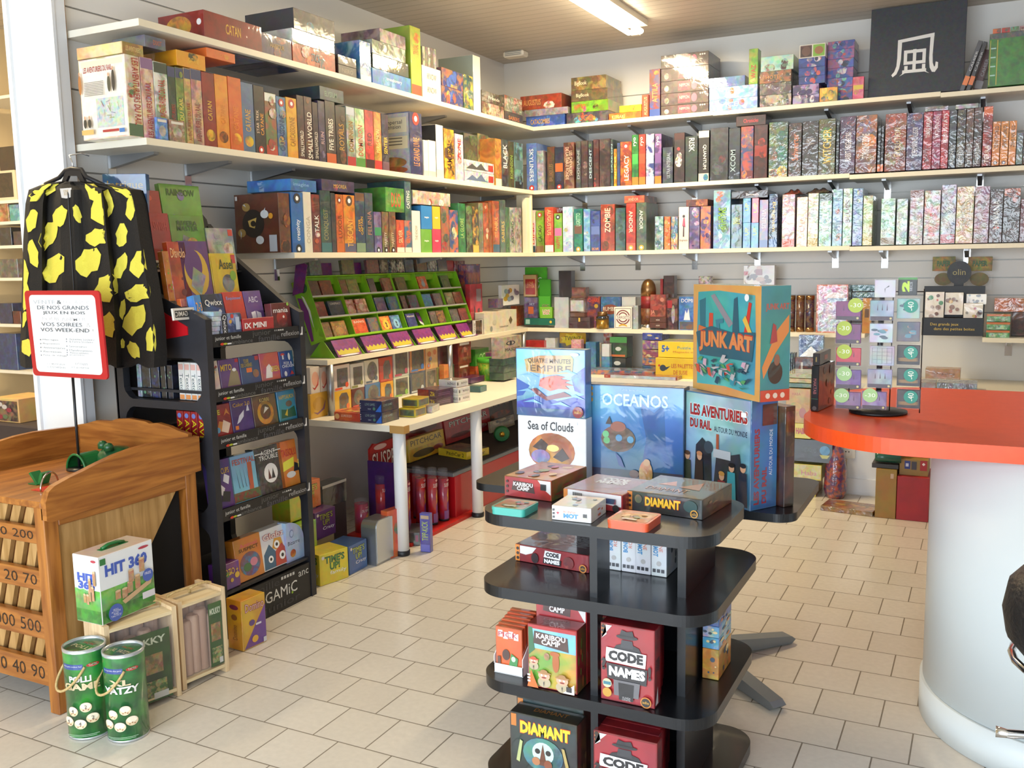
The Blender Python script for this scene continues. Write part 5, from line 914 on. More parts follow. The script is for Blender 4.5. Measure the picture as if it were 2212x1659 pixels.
for(a,b,t,zb,c,ds)in((75,210,705,None,'c89a2c','yellow carton with a purple swirl, lower one left of the metal post'),(75,210,345,1,'d8ccc0','white carton with a red swirl, upper left one behind the metal post'),(214,318,345,1,'d4c8bc','white carton with a red swirl, touching the metal post')):
 def sw(f,c=c):f.R(.03,.03,.97,.97,c);f.O(.5,.55,.36,.28,'e0a890' if c[0]=='d' else 'b88a28');f.P([(.15,.25),(.4,.12),(.8,.3),(.9,.7),(.7,.35),(.4,.2)],'b83a30' if c[0]=='d' else '7a4a6a')
 b_=318 if zb is None else b;z_=wl(a,b_,t,0,(c,None),ds,sw,zb=(tz if zb else None),x=-3.44,cat='carton',name='carton')
 if zb is None:tz=z_+.0005
def awk(p,q,t,dp,c,lab,dr,name='board_game_box',z=ZW+.0005,Qf=Q2,**k):return rbox(name,Qf(*p),Qf(*q),Qf(0,t)[1],z,dp,c,lab,draw=dr,**k)
def loco(f):f.R(.02,.03,.98,.97,'1c2450');f.T('LOVE GAMES',.25,.55,.7,.78,'8aa0a0');f.T('FAMILY',.38,.2,.52,.32,'c0c8d8');f.P([(.72,.03),(.98,.75),(.98,.03)],'2f6ac8');f.C(.66,.3,.06,'4a7a6a');[f.C(.05,.3+.2*i,.02,'e0e0e0')for i in range(3)]
b1=awk((768,1118),(1078,1132),995,.17,('222a5a','3a4a78',.5,20),'navy flat boxed game with a blue stripe, lower of two on the worktop corner',{'F':loco,'R':title('LOVE GAMES','8aa0a0',(.5,.7),(.1,.6),bg=('3a3440','5a4a44',.8,20))},rot=0,h=.062)
b2=awk((768,1118),(1078,1132),995,.17,('222a5a','3a4a78',.5,20),'navy flat boxed game with a blue stripe, upper of two on the worktop corner',{'F':loco,'R':title('LOVE GAMES','8aa0a0',(.5,.7),(.1,.6),bg=('3a3440','5a4a44',.8,20)),'T':title('','fff',bl=8,bc=['8a5a50','5a6a78','b0a090'],bg=('6a5a58','8a6a60',.8,14))},rot=0,h=.062);b2.location.z+=.0625
awk((405,1092),(766,1108),1010,.2,('c23a24','e07a30',.5,14),'red-orange flat boxed game lying left of the navy pair',{'F':title('LE LIVRE DES JEUX','f0d0b8',(.4,.75),(.28,.7),extra=lambda f:f.C(.12,.5,.09,'e8b070')),'T':title('','fff',bl=7,bc=['e0a030','d86a30','f0c060'])},rot=0,h=.05)
for j in range(2):
 o=awk((1290-20*j,1055),(1370,1050),900,.13,('c8aa24','8a7a20',.4,14),('lower','upper')[j]+' yellow-edged small case on the worktop',{'F':lambda f:f.R(.08,.15,.92,.85,'4a4c38','6a6a50'),'R':lambda f:f.R(.06,.15,.94,.85,'5a5848','6a6a5a')},rot=.06,h=.05,w=.11);o.location.z+=j*.0505;o.location.y+=.03+.05*j;o.location.x+=-.01
awk((1490,985),(1600,960),870,.13,('a8a4a4','c8c4c0',.5,30),'small clear box with pale contents before the purple games',None,rot=.2,h=.04,w=.13,mat='wrap')
for j in range(2):
 o=awk((1480,900),(1690,945),850,.17,('3f2440','5a3454',.5,20),('lower','upper')[j]+' of two purple boxed games with yellow letters on the worktop',{'F':lambda f:(f.R(.02,.03,.6,.97,'8a2428','6a1c24'),f.T('Zik',.68,.25,.92,.75,'e8d820')),'R':lambda f:[f.R(.1,.3+.2*i,.8,.36+.2*i,'7a5a80')for i in range(2)],'T':title('','fff',bl=5,bc=['6a4a50','8a6a60'])},rot=-.12,h=.05,w=.15);o.location.z+=j*.0505;o.location.y+=.08
for j in range(3):
 o=awk((1700,880),(1880,895),800,.13,('d8d6d2','c8c4be',.3,20),('lowest','middle','topmost')[j]+' white card box of the stack of three on the worktop',{'F':title('BAZINGUS','2a2a30',(.35,.7),(.5,.95)),'R':lambda f:(f.T('BAZINGUS',.4,.4,.9,.65,'3a3438'),f.R(.06,.3,.16,.7,'5a5458'))},rot=-.1,h=.046,w=.14,cols={'T':('8a7a70',None)});o.location.z+=j*.0465;o.location.y+=.17+(.015 if j==2 else 0);o.location.x+=-.02*(j==2)
o=rbox('open_case',(991,846),(1038,848),829,ZW+.0005,.1,('1a6470','145058',.4,20),'teal open case lying on the bare part of the left worktop','case',{'T':lambda f:f.R(.08,.08,.92,.92,'8a9098','70787c')},rot=.05,h=.04)
Q3=Z(960,680,.22604)
def wf(p0,p1,pb,pt,x,dp,c,lab,dr=None,cat='board game',name='board_game_box',z=None,mat='gloss'):
 zz=ZW+.0005 if z is None else z;y0,y1=along(Q3(p0,0)[0],(x,0,zz),1),along(Q3(p1,0)[0],(x,0,zz),1)
 if pb is not None:zz=along(Q3(0,pb)[1],(x,(y0+y1)/2,0),2)
 zt=along(Q3(0,pt)[1],(x,(y0+y1)/2,0),2);o=gbox(name,(x-dp/2,(y0+y1)/2,zz),(y1-y0-.002,dp,zt-zz),PB,c,{'F':dr}if dr else None,mat);tag(o,lab,cat);return o
def duo_(f):f.R(.05,.02,.95,.98,'6a2420','8a3a30');f.R(.1,.82,.85,.92,'e0d8d4');f.O(.5,.45,.26,.3,'a06a60','7a3a34');f.R(.4,.3,.65,.5,'6a2a28')
wf(140,245,None,470,-3.42,.12,('6a2420','8a3a30',.5,14),'dark red carton with a pale oval, lower of two beyond the metal post',duo_);wf(140,262,468,248,-3.42,.12,('6a2420','8a3a30',.5,14),'dark red carton with a pale oval, upper of two beyond the metal post',duo_)
wf(0,45,None,475,-3.42,.1,('c86a34','d89a50',.5,14),'orange carton just before the metal post of the low shelf');wf(50,136,None,470,-3.46,.1,('3a5a48','5a7a58',.5,14),'green carton seen beside the metal post')
wf(0,130,462,268,-3.47,.1,('5a1f22','7a2c2c',.4,14),'maroon carton above the green one by the metal post')
def tub(pc,w,pt,x,c,lab,rim,z0=0):
 y=along(Q3(pc,0)[0],(x,0,ZW),1);r=(along(Q3(pc+w/2,0)[0],(x,0,ZW),1)-y)*.8;zt=along(Q3(0,pt)[1],(x,y,0),2)
 mb=MB();mb.lathe([(r*.85,0),(r,(zt-ZW-z0)*.85)],'card',AR(*c),n=20);o=mb.build('plastic_tub',None,(x-.0,y,ZW+.0005+z0));mb=MB();h=zt-ZW-z0
 mb.lathe([(r*1.05,h*.82),(r*1.05,h),(r*.95,h)],'card',AR(rim),n=20);mb.build('lid',o);tag(o,lab,'tub')
wf(300,436,610,480,-3.46,.15,('c8582a','e07a3a',.6,20),'orange square box under the green tubs on the worktop',lambda f:f.O(.5,.5,.3,.3,'a83a2a','e09a40'));wf(440,580,None,440,-3.40,.15,('d06a30','b84a30',.6,20),'orange box with yellow marks between tubs and corner boxes')
wf(300,430,478,320,-3.46,.12,('4aa02c','3a8a24',.4,14),'bright green round-cornered tin on the orange box',title('OC','b8e0a0',(.3,.7),(.3,.7)));wf(440,560,438,350,-3.42,.1,('7a3a6a','a85a40',.6,20),'purple small box on the orange box near the corner')
wf(256,400,640,590,-3.32,.12,('5a2a5a','3a2040',.5,14),'purple flat box lying before the orange boxes');tub(430,130,412,-3.32,('5aa02c','c8c040',.6,20),'green lidded tub standing before the orange boxes','4aa82a')
wf(568,742,405,205,-3.15,.1,('b0a08c','8a7a68',.6,20),'tan box with a drawn eye, topmost near the worktop corner',lambda f:(f.O(.4,.7,.25,.1,'2a2420'),f.O(.4,.7,.18,.07,'b0a08c'),f.C(.4,.7,.06,'2a2420'),f.T('MASQUE',.1,.3,.9,.48,'3a302a')))
for j in range(3):wf(568,690,612-68*j,545-68*j,-3.15,.12,(('2a4a3a','3a5a48'),('2f4440','4a6a58'),('28403a','44604a'))[j]+(.6,20),('lowest','middle','topmost')[j]+' dark green box stacked near the worktop corner')
# ================================================================ on the back worktop
def wk(p0,p1,pb,pt,y,dp,c,lab,dr=None,cat='board game',name='board_game_box',Qf=Q3,mat='gloss',z=None,**k):
 zz=ZW+.0005 if z is None else z;x0,x1=along(Qf(p0,0)[0],(0,y,zz),0),along(Qf(p1,0)[0],(0,y,zz),0)
 if pb is not None:zz=max(zz,along(Qf(0,pb)[1],((x0+x1)/2,y,0),2))
 zt=along(Qf(0,pt)[1],((x0+x1)/2,y,0),2);o=gbox(name,((x0+x1)/2,y+dp/2,zz),(x1-x0-.003,dp,zt-zz),0,c,{'F':dr}if dr else None,mat,**k);tag(o,lab,cat);return o
wk(1098,1360,None,165,7.1,.06,('2c4a7a','c8a82c',.3,10),'blue and yellow upright boxed game with a starburst title on the back worktop',lambda f:(f.R(.02,.68,.98,.98,'c8a024'),f.P([(.5+(.36 if k%2 else .46)*math.cos(PI*k/9),.78+(.13 if k%2 else .2)*math.sin(PI*k/9))for k in range(18)],'dccb38'),f.T('TWINZ',.2,.76,.8,.88,'2a2430')))
wk(780,958,None,245,6.98,.1,('a82424','c83a38',.4,12),'red flat-topped carton in the back worktop corner');wk(962,1062,None,222,7.02,.08,('c0c8d0','e0e4e8',.4,12),'white shiny carton right of the red one in the corner',mat='wrap')
wk(1212,1310,None,238,6.95,.06,('c88a94','e0c0c4',.6,40),'pink patterned small box before the starburst game');wk(1350,1450,None,262,6.9,.08,('2f6a98','4a8ab0',.6,20),'blue upright box right behind the dragon picture box');wk(1455,1500,None,272,7.0,.05,('b0a8a0','8ab0a0',.6,20),'narrow pale box on the back worktop')
wk(1503,1578,400,280,6.92,.05,('d0d4da','b8bcc4',.3,10),'silver shiny small box on the back worktop',mat='wrap');wk(1500,1580,None,402,6.92,.06,('4a8ab8','3a6a98',.6,20),'blue small box under the silver one')
wk(1520,1600,None,155,7.15,.05,('b85a38','e0d8d0',.7,30),'tall orange and white striped box at the back of the worktop')
wk(1570,1735,None,412,6.98,.14,('1f2a2c','2a3438',.4,12),'black flat box with a white cloud, lower of two',lambda f:f.O(.5,.6,.2,.16,'c8ccc8'));o=wk(1580,1745,408,212,6.98,.14,('24302c','2f7a3a',.3,12),'black deep box with a green lid, upper of two',lambda f:(f.R(.0,.72,1,1,'3f8a48'),f.O(.5,.42,.17,.1,'c8ccc8'),f.R(.1,.04,.9,.14,'c86a30')))
for j,(c,ds)in enumerate(((('3f5a8a','b87a40'),'blue and orange'),(('4a6090','c8843a'),'blue and amber'),(('8a3a5a','c0a070'),'magenta with coins'),(('7a4a8a','b0a080'),'violet with coins'),(('2f3a8a','4a5ab0'),'deep blue'))):
 wk(1890,2080,560-[0,75,150,232,318][j]if j else None,[490,412,335,248,175][j],6.98,.2,c+(.8,20),'%s flat box in the stack left of the yellow puzzles'%ds,title('','f',bl=4,bc=[c[1],c[0],'c8b890']),z=None)
QY=Z(1020,720,.31646)
def yel(f):f.R(.02,.03,.98,.97,'e6c81a');f.T('5+',.07,.35,.2,.75,'2a4a9a',out='3a78c8');f.T('Puzzle & Jeu',.36,.5,.85,.72,'3a8a9a');f.T('Magnetic caravana',.28,.28,.9,.42,'d06a2a')
wk(1250,1620,None,172,6.68,.28,('e2c01c','c8a818',.2,8),'large yellow flat puzzle box with a bird drawing, lower of two',lambda f:(f.O(.14,.5,.06,.16,'2a3a4a'),f.P([(.14,.5),(.28,.6),(.2,.4)],'2a3a4a'),f.C(.07,.62,.02,'c83a2a'),f.T('LES PALETTES',.3,.52,.72,.72,'b83a24'),f.T('DE SUSIE',.34,.2,.6,.4,'b83a24')),Qf=QY)
wk(1268,1640,168,60,6.7,.26,('e6c81a','c8a818',.2,8),'large yellow flat puzzle box with a blue age badge, upper of two',yel,Qf=QY,cols={'T':('a8a080','c8b890',.8,16)})
wk(790,1240,None,255,6.72,.2,('4a6a90','c87a4a',.8,20),'low wide box with patchwork lid behind the ocean picture box',None,Qf=QY,cols={'T':('6a5a60','8ab0d0',.8,20)})
wk(900,1400,None,290,6.56,.2,('8a2c24','a0a8b0',.3,10),'long flat wrapped box with a red end behind the ocean picture box',lambda f:(f.R(.0,.05,.08,.95,'a83a30'),f.T('10+',.015,.3,.06,.7,'e8d8c0'),f.R(.09,.05,.98,.95,'b0b8c0','e0e4e8',.5,10)),Qf=QY,mat='wrap')
QR=Z(1680,560,.24051)
wk(180,405,880,682,6.87,.06,('3a5a8a','8aa8c8',.6,12),'blue wrapped card hanging under the low back shelf',lambda f:f.P([(.05,.02),(.5,.5),(.95,.02)],'e8ecf0'),Qf=QR,mat='wrap');wk(150,330,None,885,6.85,.06,('3a3440','8a4a3a',.7,20),'dark box with red marks under the wrapped blue card',lambda f:(f.R(.3,.4,.4,.8,'c8c8c8'),f.O(.3,.1,.1,.08,'c84a30'),f.O(.6,.1,.1,.08,'c84a30')),Qf=QR)
for j,(a,b,c,ds)in enumerate(((82,112,'3a6a98','slim blue'),(114,132,'2a2a34','slim black'),(134,148,'4a4a58','slim grey'))):wk(a,b,None,845,6.85,.1,(c,'8ab0c8',.6,30),ds+' spine on the worktop right of the junk sculpture box',Qf=QR)
wk(1322,1640,None,985,6.6,.12,('a87848','c09060',.5,16),'light wooden flat box with stencilled letters behind the orange counter',title('AngleHop','7a4a28',(.35,.65),(.3,.85)),Qf=QR,name='wooden_box',cat='box',z=ZW+.08);wk(1265,1420,None,1108,6.58,.2,('7a5a4a','9a8a7a',.6,20),'brown flat box lower left of the light wooden box',Qf=QR);wk(1425,1790,None,1115,6.58,.2,('6a707c','a0b0c0',.6,12),'grey-blue wrapped flat box behind the orange counter',Qf=QR,mat='wrap')
# ================================================================ under the worktop, left
ch=empty('red_chest',(-3.2,5.9,0));tag(ch,'low red chest with a dark metal-rimmed top under the left worktop','chest')
mb=MB();mb.box(-.254,-.92,0,.254,.98,.285,'red_paint',ch=.004);mb.build('body',ch);mb=MB();mb.box(-.26,-.95,.285,.26,1.0,.31,'steel_grey',ch=.004);mb.box(-.24,-.92,.31,.24,.97,.318,'felt_dark');mb.build('rimmed_top',ch)
ZC_=.319
def up(pa,pb_,top,dp,c,lab,dr,z=ZC_,x=-3.36,lean=.12,Qf=Q5,name='board_game_box',pz=None):
 y0,y1=along(Qf(pa,0)[0],(x,0,z+.1),1),along(Qf(pb_,0)[0],(x,0,z+.1),1);zt=along(Qf(0,top)[1],(x-.03,(y0+y1)/2,0),2)
 o=gbox(name,(x-dp/2,(y0+y1)/2,z+.002),(y1-y0-.002,dp,(zt-z)/math.cos(lean)),(-lean,0,PB),c,{'F':dr},'gloss');tag(o,lab,'board game');return o
up(970,1280,562,.05,('b01f24','8a1418',.4,10),'red boxed racing game standing on the red chest, white-lettered',lambda f:(f.R(.02,.62,.98,.97,'c0242a'),f.T('PITCHCAR',.1,.68,.94,.9,'e8e4dc',out='1a1414'),f.O(.3,.25,.2,.1,'6a1418'),f.O(.7,.3,.2,.12,'d8d0c8','8a1a1c')),x=-3.42)
up(700,962,590,.05,('8a1a20','b0303a',.6,14),'dark red boxed racing game behind the yellow one on the chest',lambda f:(f.O(.5,.7,.35,.12,'5a1014'),f.C(.75,.88,.04,'b8a820')),x=-3.43)
up(715,966,700,.05,('d0a824','a87a20',.5,12),'yellow-topped boxed racing game standing on the red chest',lambda f:(f.R(.02,.55,.98,.98,'d8b42c'),f.T('PITCHCAR',.08,.66,.92,.9,'1c1814'),f.O(.4,.25,.3,.16,'3a2a20'),f.O(.8,.3,.14,.12,'8a2a24')),x=-3.33)
up(1210,1440,455,.06,('2a2224','5a3a2c',.6,12),'dark boxed dice game standing at the far end of the red chest',lambda f:(f.T('GOUPIE DICE',.05,.72,.9,.86,'a89080'),f.O(.6,.4,.3,.12,'a04a28','4a2a20')),x=-3.44,pz=1)
up(1278,1442,585,.02,('a8987c','8a7a60',.4,20),'beige board with dice pictures leaning at the far end of the chest',title('','f',bl=9,bc=['6a5a48','c8b898','3a3430']),x=-3.34)
rbox('board_game_box',Q5(915,838),Q5(1045,882),0,ZC_,.22,('d8b828','b89020',.3,12),'yellow flat boxed racing game lying on the red chest',draw={'F':title('PitchCar 2','2a2018',(.25,.75),(.3,.9)),'R':title('PitchCar','2a2018',(.25,.75),(.2,.8)),'T':title('','f',bl=6,bc=['3a2a20','5a3a24'],bg=('6a5428','4a3a24',.8,12))},rot=-.25,h=.05,w=.27)
mb=MB();mb.lathe([(.05,0),(.06,.02),(.05,.045)],'green_plastic',n=20);mb.lathe([(.018,-.001),(.02,.05),(.001,.052)],'gold',n=12);o=mb.build('tape_reel',None,(-3.12,5.95,.381),(PI/2,0,.6));tag(o,'green toy reel lying before the red racing game on the chest','toy')
sd=empty('tube_display',(-3.1,4.55,0));tag(sd,'red and purple cardboard stand with tall hanging-game lettering, behind the white post','display stand')
mb=MB();mb.box(-.26,-.16,0,.2,.62,.02,'card',AR('c0241c','a01c18',.3,10));mb.build('base_tray',sd)
mb=MB();y0,y1=along(Q5(455,0)[0],(-3.38,0,.3),1),along(Q5(722,0)[0],(-3.38,0,.3),1);zt=min(.69,along(Q5(0,765)[1],(-3.38,y0,0),2))
n=12;pts=[(0,0),(1,0),(1,.92)]+[(.62+.38*math.cos(a),.92+.08*math.sin(a))for a in[PI/2*i/6 for i in range(1,6)]]+[(.2,.97),(.1,.99),(0,.93)]
mb.prism([(u*(y1-y0),v*(zt-.02))for u,v in pts],lambda u,v,t:(t+3.1,y0+u-4.55,.02+v),-3.40,-3.385,'card',AR('b01c20','8f161c',.4,10))
f=Face(mb,lambda u,v,l:(-3.385+l+3.1,y0+u-4.55,.02+v),y1-y0,zt-.02);f.T('SUSPEND',.05,.62,.95,.86,'e8d8d0',out='6a1014');f.O(.25,.93,.16,.035,'d8b0a8');f.P([(.3,.5),(.45,.62),(.55,.5),(.4,.3)],'d8a030');f.R(.2,.1,.8,.45,'8a2030','5a2a60');mb.build('header_card',sd)
mb=MB();mb.box(-.3,y0-4.56,.02,-.05,y0-4.55,zt*.8,'card',AR('4a2068','3a1850',.4,10));mb.build('side_card',sd)
def tubeg(px0,px1,pb,pt,lab,Qf=Q5,cap=.18,red=True):
 P=onz(*Qf((px0+px1)/2,pb),0);r=abs((Qf(px1,0)[0]-Qf(px0,0)[0]))/FPX*(P-Vector((0,0,HC))).dot(CF)/2*.98;P+=Vector((-.5,.86,0))*r;zt=along(Qf(0,pt)[1],(P.x,P.y,0),2);z0=.021 if red else .001;h=zt-z0
 o=empty('game_tube',(P.x,P.y,z0));tag(o,lab,'board game','clear-capped game tubes')
 mb=MB();mb.lathe([(r*1.02,0),(r*1.02,h*.04)],'black_plastic',n=20);mb.lathe([(r,h*.04),(r,h*(1-cap))],'gloss',AR('c02428','8a4a78',.5,8),n=20)
 f=Face(mb,lambda u,v,l:((r+l)*math.cos(u/r-.9),(r+l)*math.sin(u/r-.9),v),r*2,h,sub=6)
 f.P([(.25,.1),(.5,.1),(.62,.3),(.55,.45),(.35,.35)],'7a3a8a');f.P([(.35,.35),(.5,.62),(.62,.6),(.55,.4)],'d8a040');f.P([(.3,.5),(.42,.6),(.4,.45)],'d88a40');f.R(.0,.04,.95,.2,'8a5a9a');f.T('SUSPEND',.05,.66,.95,.73,'f0e8e4');f.O(.5,.78,.22,.02,'e0a0a0');mb.build('label_sleeve',o)
 mb=MB();mb.lathe([(r*.99,h*(1-cap)),(r*.99,h*.98),(r*.9,h),(.002,h)],'clear_film',n=20);mb.build('clear_cap',o)
for i,(a,b,pb,pt,d)in enumerate(((485,570,1335,975,'left of the white post, nearest the purple side'),(655,728,1400,940,'just right of the white post'),(762,834,1345,925,'behind the slim blue box'),(846,914,1345,925,'right of the slim blue box'),(918,990,1318,930,'rightmost, by the red chest'),(742,800,1300,915,'in the back row behind two tubes'))):tubeg(a,b,pb,pt,'clear-capped red game tube '+d)
tubeg(338,434,1400,1140,'short clear-capped game tube among the cube boxes near the silver tin',cap=.12,red=False)
rbox('board_game_box',Q5(793,1505),Q5(862,1508),Q5(0,1240)[1],0.001,.035,('4a4a9a','5a5ab0',.5,14),'slim upright blue violet box on the floor right of the white post',draw={'F':lambda f:(f.R(.1,.86,.9,.95,'b8a080'),f.T('TIPP-KICK',.2,.3,.8,.8,'b8d040',rot=90),f.R(.05,.02,.95,.2,'6a6ac0'))},rot=.12)
rbox('board_game_box',Q5(712,1465),Q5(790,1455),Q5(0,1375)[1],0.001,.2,('3a4448','5a6468',.5,14),'dark grey lying box on the floor behind the slim blue box',draw={'F':lambda f:f.R(.6,.3,.85,.8,'9a3a6a')},rot=.5)
rbox('board_game_box',Q5(575,1560),Q5(705,1490),Q5(0,1230)[1],0.001,.05,('c8482a','d8783a',.7,10),'orange upright box with a fish picture behind the white post',draw={'F':lambda f:(f.O(.6,.6,.3,.15,'4a6a50','c84a30'),f.O(.7,.3,.2,.1,'e08a4a'))},rot=PB*.9)
P0,P1=onz(*Q5(392,1590),0),onz(*Q5(490,1606),0);zt=along(Q5(0,1300)[1],P1,2);L_=.22
mb=MB();pts=[(0,0),(L_,0),(L_,zt-.09)]+[(L_-.09+.09*math.cos(a),zt-.09+.09*math.sin(a))for a in[PI/2*i/6 for i in range(1,7)]]+[(.04+.04*math.cos(a),zt-.04+.04*math.sin(a))for a in[PI/2+PI/2*i/4 for i in range(0,5)]]
w=(P1-P0).length;mb.prism(pts,lambda u,v,t:(t,u,v),0,-w,'alu',smooth=False);f0=[(u*.94+.006,v*.94+.012)for u,v in pts];mb.prism(f0,lambda u,v,t:(t,u,v),.004,0,'silver_card')
o=mb.build('metal_tin',None,(P1.x,P1.y,.001));tag(o,'upright rounded silver metal tin on the floor beside the blue cube box','tin')
QT=Z(400,880,.32555)
def cube(A,B,pt,z,dp,c,lab,nm,tc,sub=None,mat='gloss',**k):
 def fr(f):f.R(.03,.03,.97,.97,c[0],c[1],.3,10);f.T('TIME\'S\nUP!',.2,.45,.85,.88,tc,out='2a3a2a');(f.T(sub,.35,.25,.92,.4,'e8e8e8')if sub else None);f.C(.12,.88,.05,'d0c8c0')
 return rbox('board_game_box',QT(*A),QT(*B),QT(0,pt)[1],z,dp,c,lab,draw={'F':fr,'L':fr},mat=mat,**k)
Y1=cube((898,1190),(1086,1126),985,.001,.15,('dcc428','a8b040',.3,8),'yellow cube boxed game on the floor by the black rack',0,'3a8a3a','family');Y2=cube((1092,1116),(1210,1052),928,.001,.15,('2c5a98','24487a',.3,8),'blue cube boxed game on the floor beside the silver tin',0,'b8c83a','Crazy')
cube((865,985),(985,955),785,.001,.12,('c8ccc4','5a8a4a',.6,8),'white and green cube boxed game behind the yellow cube',0,'b8b030',rot=PB,h=.29).location.x-=.17
pu=cube((990,905),(1120,880),745,.165,.14,('5a2c6a','4a2458',.3,8),'purple cube boxed game standing behind the blue cube',0,'a8a83a','Crazy',rot=PB,h=.15);pu.location.x-=.12
gbox_=rbox('board_game_box',QT(870,720),QT(1020,690),QT(0,545)[1],.32,.13,('c8642a','d88a3a',.4,8),'orange cube boxed game, topmost behind the purple cube',draw={'F':lambda f:(f.T('TIME\'S\nUP!',.3,.4,.85,.85,'d8c83a',out='3a5a2a'),f.P([(.1,.1),(.25,.4),(.3,.1)],'8a2a24'))},rot=PB,h=.15);gbox_.location.x-=.12
dk=rbox('board_game_box',QT(1030,690),QT(1185,660),QT(0,590)[1],.25,.1,('22282e','3a4a50',.5,12),'dark box with a white lid edge behind the purple cube',draw={'F':lambda f:f.R(0,.88,1,1,'c8c4b8')},rot=PB,h=.13);dk.location.x-=.12
for up_,h_,w_,c_,ds in((pu,.163,(.15,.13),'a8926c','plain carton low under the purple cube boxed game'),(gbox_,.318,(.12,.12),'9c8662','plain carton low under the orange cube boxed game'),(dk,.248,(.2,.1),'3a3438','dark carton beneath the box with the white lid edge')):tag(gbox('cardboard_box',(up_.location.x,up_.location.y,.001),(*w_,h_),PB,(c_,None),None,'card'),ds,'box')
for nm,x,y,z,s,c,tx,lab in(('a',-3.15,3.70,0,(.16,.13,.3),('7aa82c','b8c040'),'TIME\'S\nUP','green box seen through the gap of the black rack, on the floor'),('b',-3.2,3.72,.31,(.15,.12,.3),('b8a828','8ab02c'),'BUZZ','yellow green box with fruit lettering behind the orange cube')):
 o=gbox('board_game_box',(x,y,z+.001),s,PB,c+(.5,10),{'F':title(tx,'d86a2a',(.4,.7),(.2,.85))},'gloss');tag(o,lab,'board game')
# ================================================================ black spinner-less rack with end panels
RX,RY0,RY1=-2.91,2.91,3.545
rk=empty('display_rack',(-3.2,3.23,0));tag(rk,'tall black plastic game rack with printed shelf strips beside the white pillar','rack');OR=Vector(rk.location)
def rp(y,thick,openings):
 mb=MB()
 def pr(pts,m='dark_rack',e=0):mb.prism(pts,lambda u,v,t:(u-OR.x,t-OR.y,v-OR.z),y+e,y+thick-e,m)
 pr([(-2.955,0),(RX,0),(RX,1.40),(-2.955,1.42)]);pr([(-3.47,0),(-3.42,0),(-3.42,1.6 if y<3 else 1.78),(-3.47,1.62 if y<3 else 1.83)])
 pr([(-3.42,1.26),(-2.955,1.26),(-2.955,1.42)]+([(-3.2,1.51),(-3.42,1.6)]if y<3 else[(-3.0,1.445),(-3.30,1.66),(-3.42,1.78)]))
 zs=[0]+[z for o in openings for z in o]+[1.26]
 for i in range(0,len(zs),2):pr([(-3.42,zs[i]),(-2.955,zs[i]),(-2.955,zs[i+1]),(-3.42,zs[i+1])])
 for z0,z1 in openings:
  for x,s in((-2.955,-1),(-3.42,1)):
   for z,q in((z1,-1),(z0,1)):pr([(x,z),(x+s*.05,z),(x+s*.03,z+q*.008),(x+s*.008,z+q*.03),(x,z+q*.05)][::1 if s*q<0 else-1])
 return mb.build('end_panel',rk)
rp(RY0,.035,((.2,.5),(.56,.8),(.86,1.01),(1.045,1.235)));rp(RY1-.035,.035,((.2,.53),(.6,.84),(.88,1.06),(1.1,1.26)))
mb=MB();mb.prism([(-3.01,1.335),(-3.01,1.37),(-3.18,1.445),(-3.18,1.31)][::-1],lambda u,v,t:(u-OR.x,t-OR.y,v),RY0-.004,RY0,'red_paint');mb.build('red_insert',rk)
def words(f):
 f.T('junior et famille',.04,.42,.3,.8,'c8c8c4');f.T('ambiance',.2,.08,.42,.4,'6a6a68');f.T('junior',.42,.4,.62,.95,'5a5a58');f.T('famille',.48,.05,.72,.5,'55555a');f.T('reflexion',.74,.25,.95,.65,'a8a8a8')
 for i in range(5):f.R(.66+.022*i,.75,.675+.022*i,.88,'8a8a8a' if i<2 else 'c8c8c4')
 f.P([(.96,.2),(.99,.2),(.99,.9),(.98,.9),(.975,.4),(.96,.3)],'d8d8d8');f.O(.1,.2,.02,.1,'c83a24');f.O(.13,.2,.02,.08,'a8b030');f.R(.15,.12,.19,.24,'d8d8d8')
TZ=[1.325,1.09,.885,.565]
for z in TZ+[.2]:
 mb=MB();mb.box(-3.42-OR.x,RY0+.035-OR.y,z-.012,RX-.012-OR.x,RY1-.035-OR.y,z,'dark_rack');sh=mb.build('shelf',rk)
 if z>.3:mb=MB();mb.box(RX-.012-OR.x,RY0+.03-OR.y,z-.045,RX-.004-OR.x,RY1-.01-OR.y,z+.01,'card',AR('19191c'));f=Face(mb,lambda u,v,l:(RX-.004+l-OR.x,RY0+.03+u-OR.y,z-.045+v),RY1-RY0-.04,.055);words(f);mb.build('price_strip',sh)
mb=MB();mb.box(RX-.02-OR.x,RY0+.035-OR.y,0.001,RX-.005-OR.x,RY1-.035-OR.y,.175,'card',AR('17171a'));f=Face(mb,lambda u,v,l:(RX-.005+l-OR.x,RY0+.035+u-OR.y,v),RY1-RY0-.07,.175)
f.T('GiGAMiC',.3,.38,.82,.68,'d8d8d4',bold=0);f.C(.755,.38,.012,'8ab030');f.T('famille',.2,.75,.6,.95,'3a3a3e');f.T('junior',.4,.04,.85,.3,'3a3a3e');f.T('anc',.84,.72,.97,.86,'c8c8c4');[f.R(.62+.035*i,.86,.645+.035*i,.94,'c0c0bc')for i in range(5)];mb.build('base_fascia',rk)
for z0,x0,x1 in((1.45,-3.24,-3.09),(1.60,-3.36,-3.25),(1.74,-3.46,-3.38)):mb=MB();mb.box(x0-OR.x,RY0+.036-OR.y,z0-.01,x1-OR.x,RY1-.036-OR.y,z0,'dark_rack');mb.box(x0-.01-OR.x,RY0+.036-OR.y,z0-.16,x0-OR.x,RY1-.036-OR.y,z0,'dark_rack');mb.build('stepped_shelf',rk)
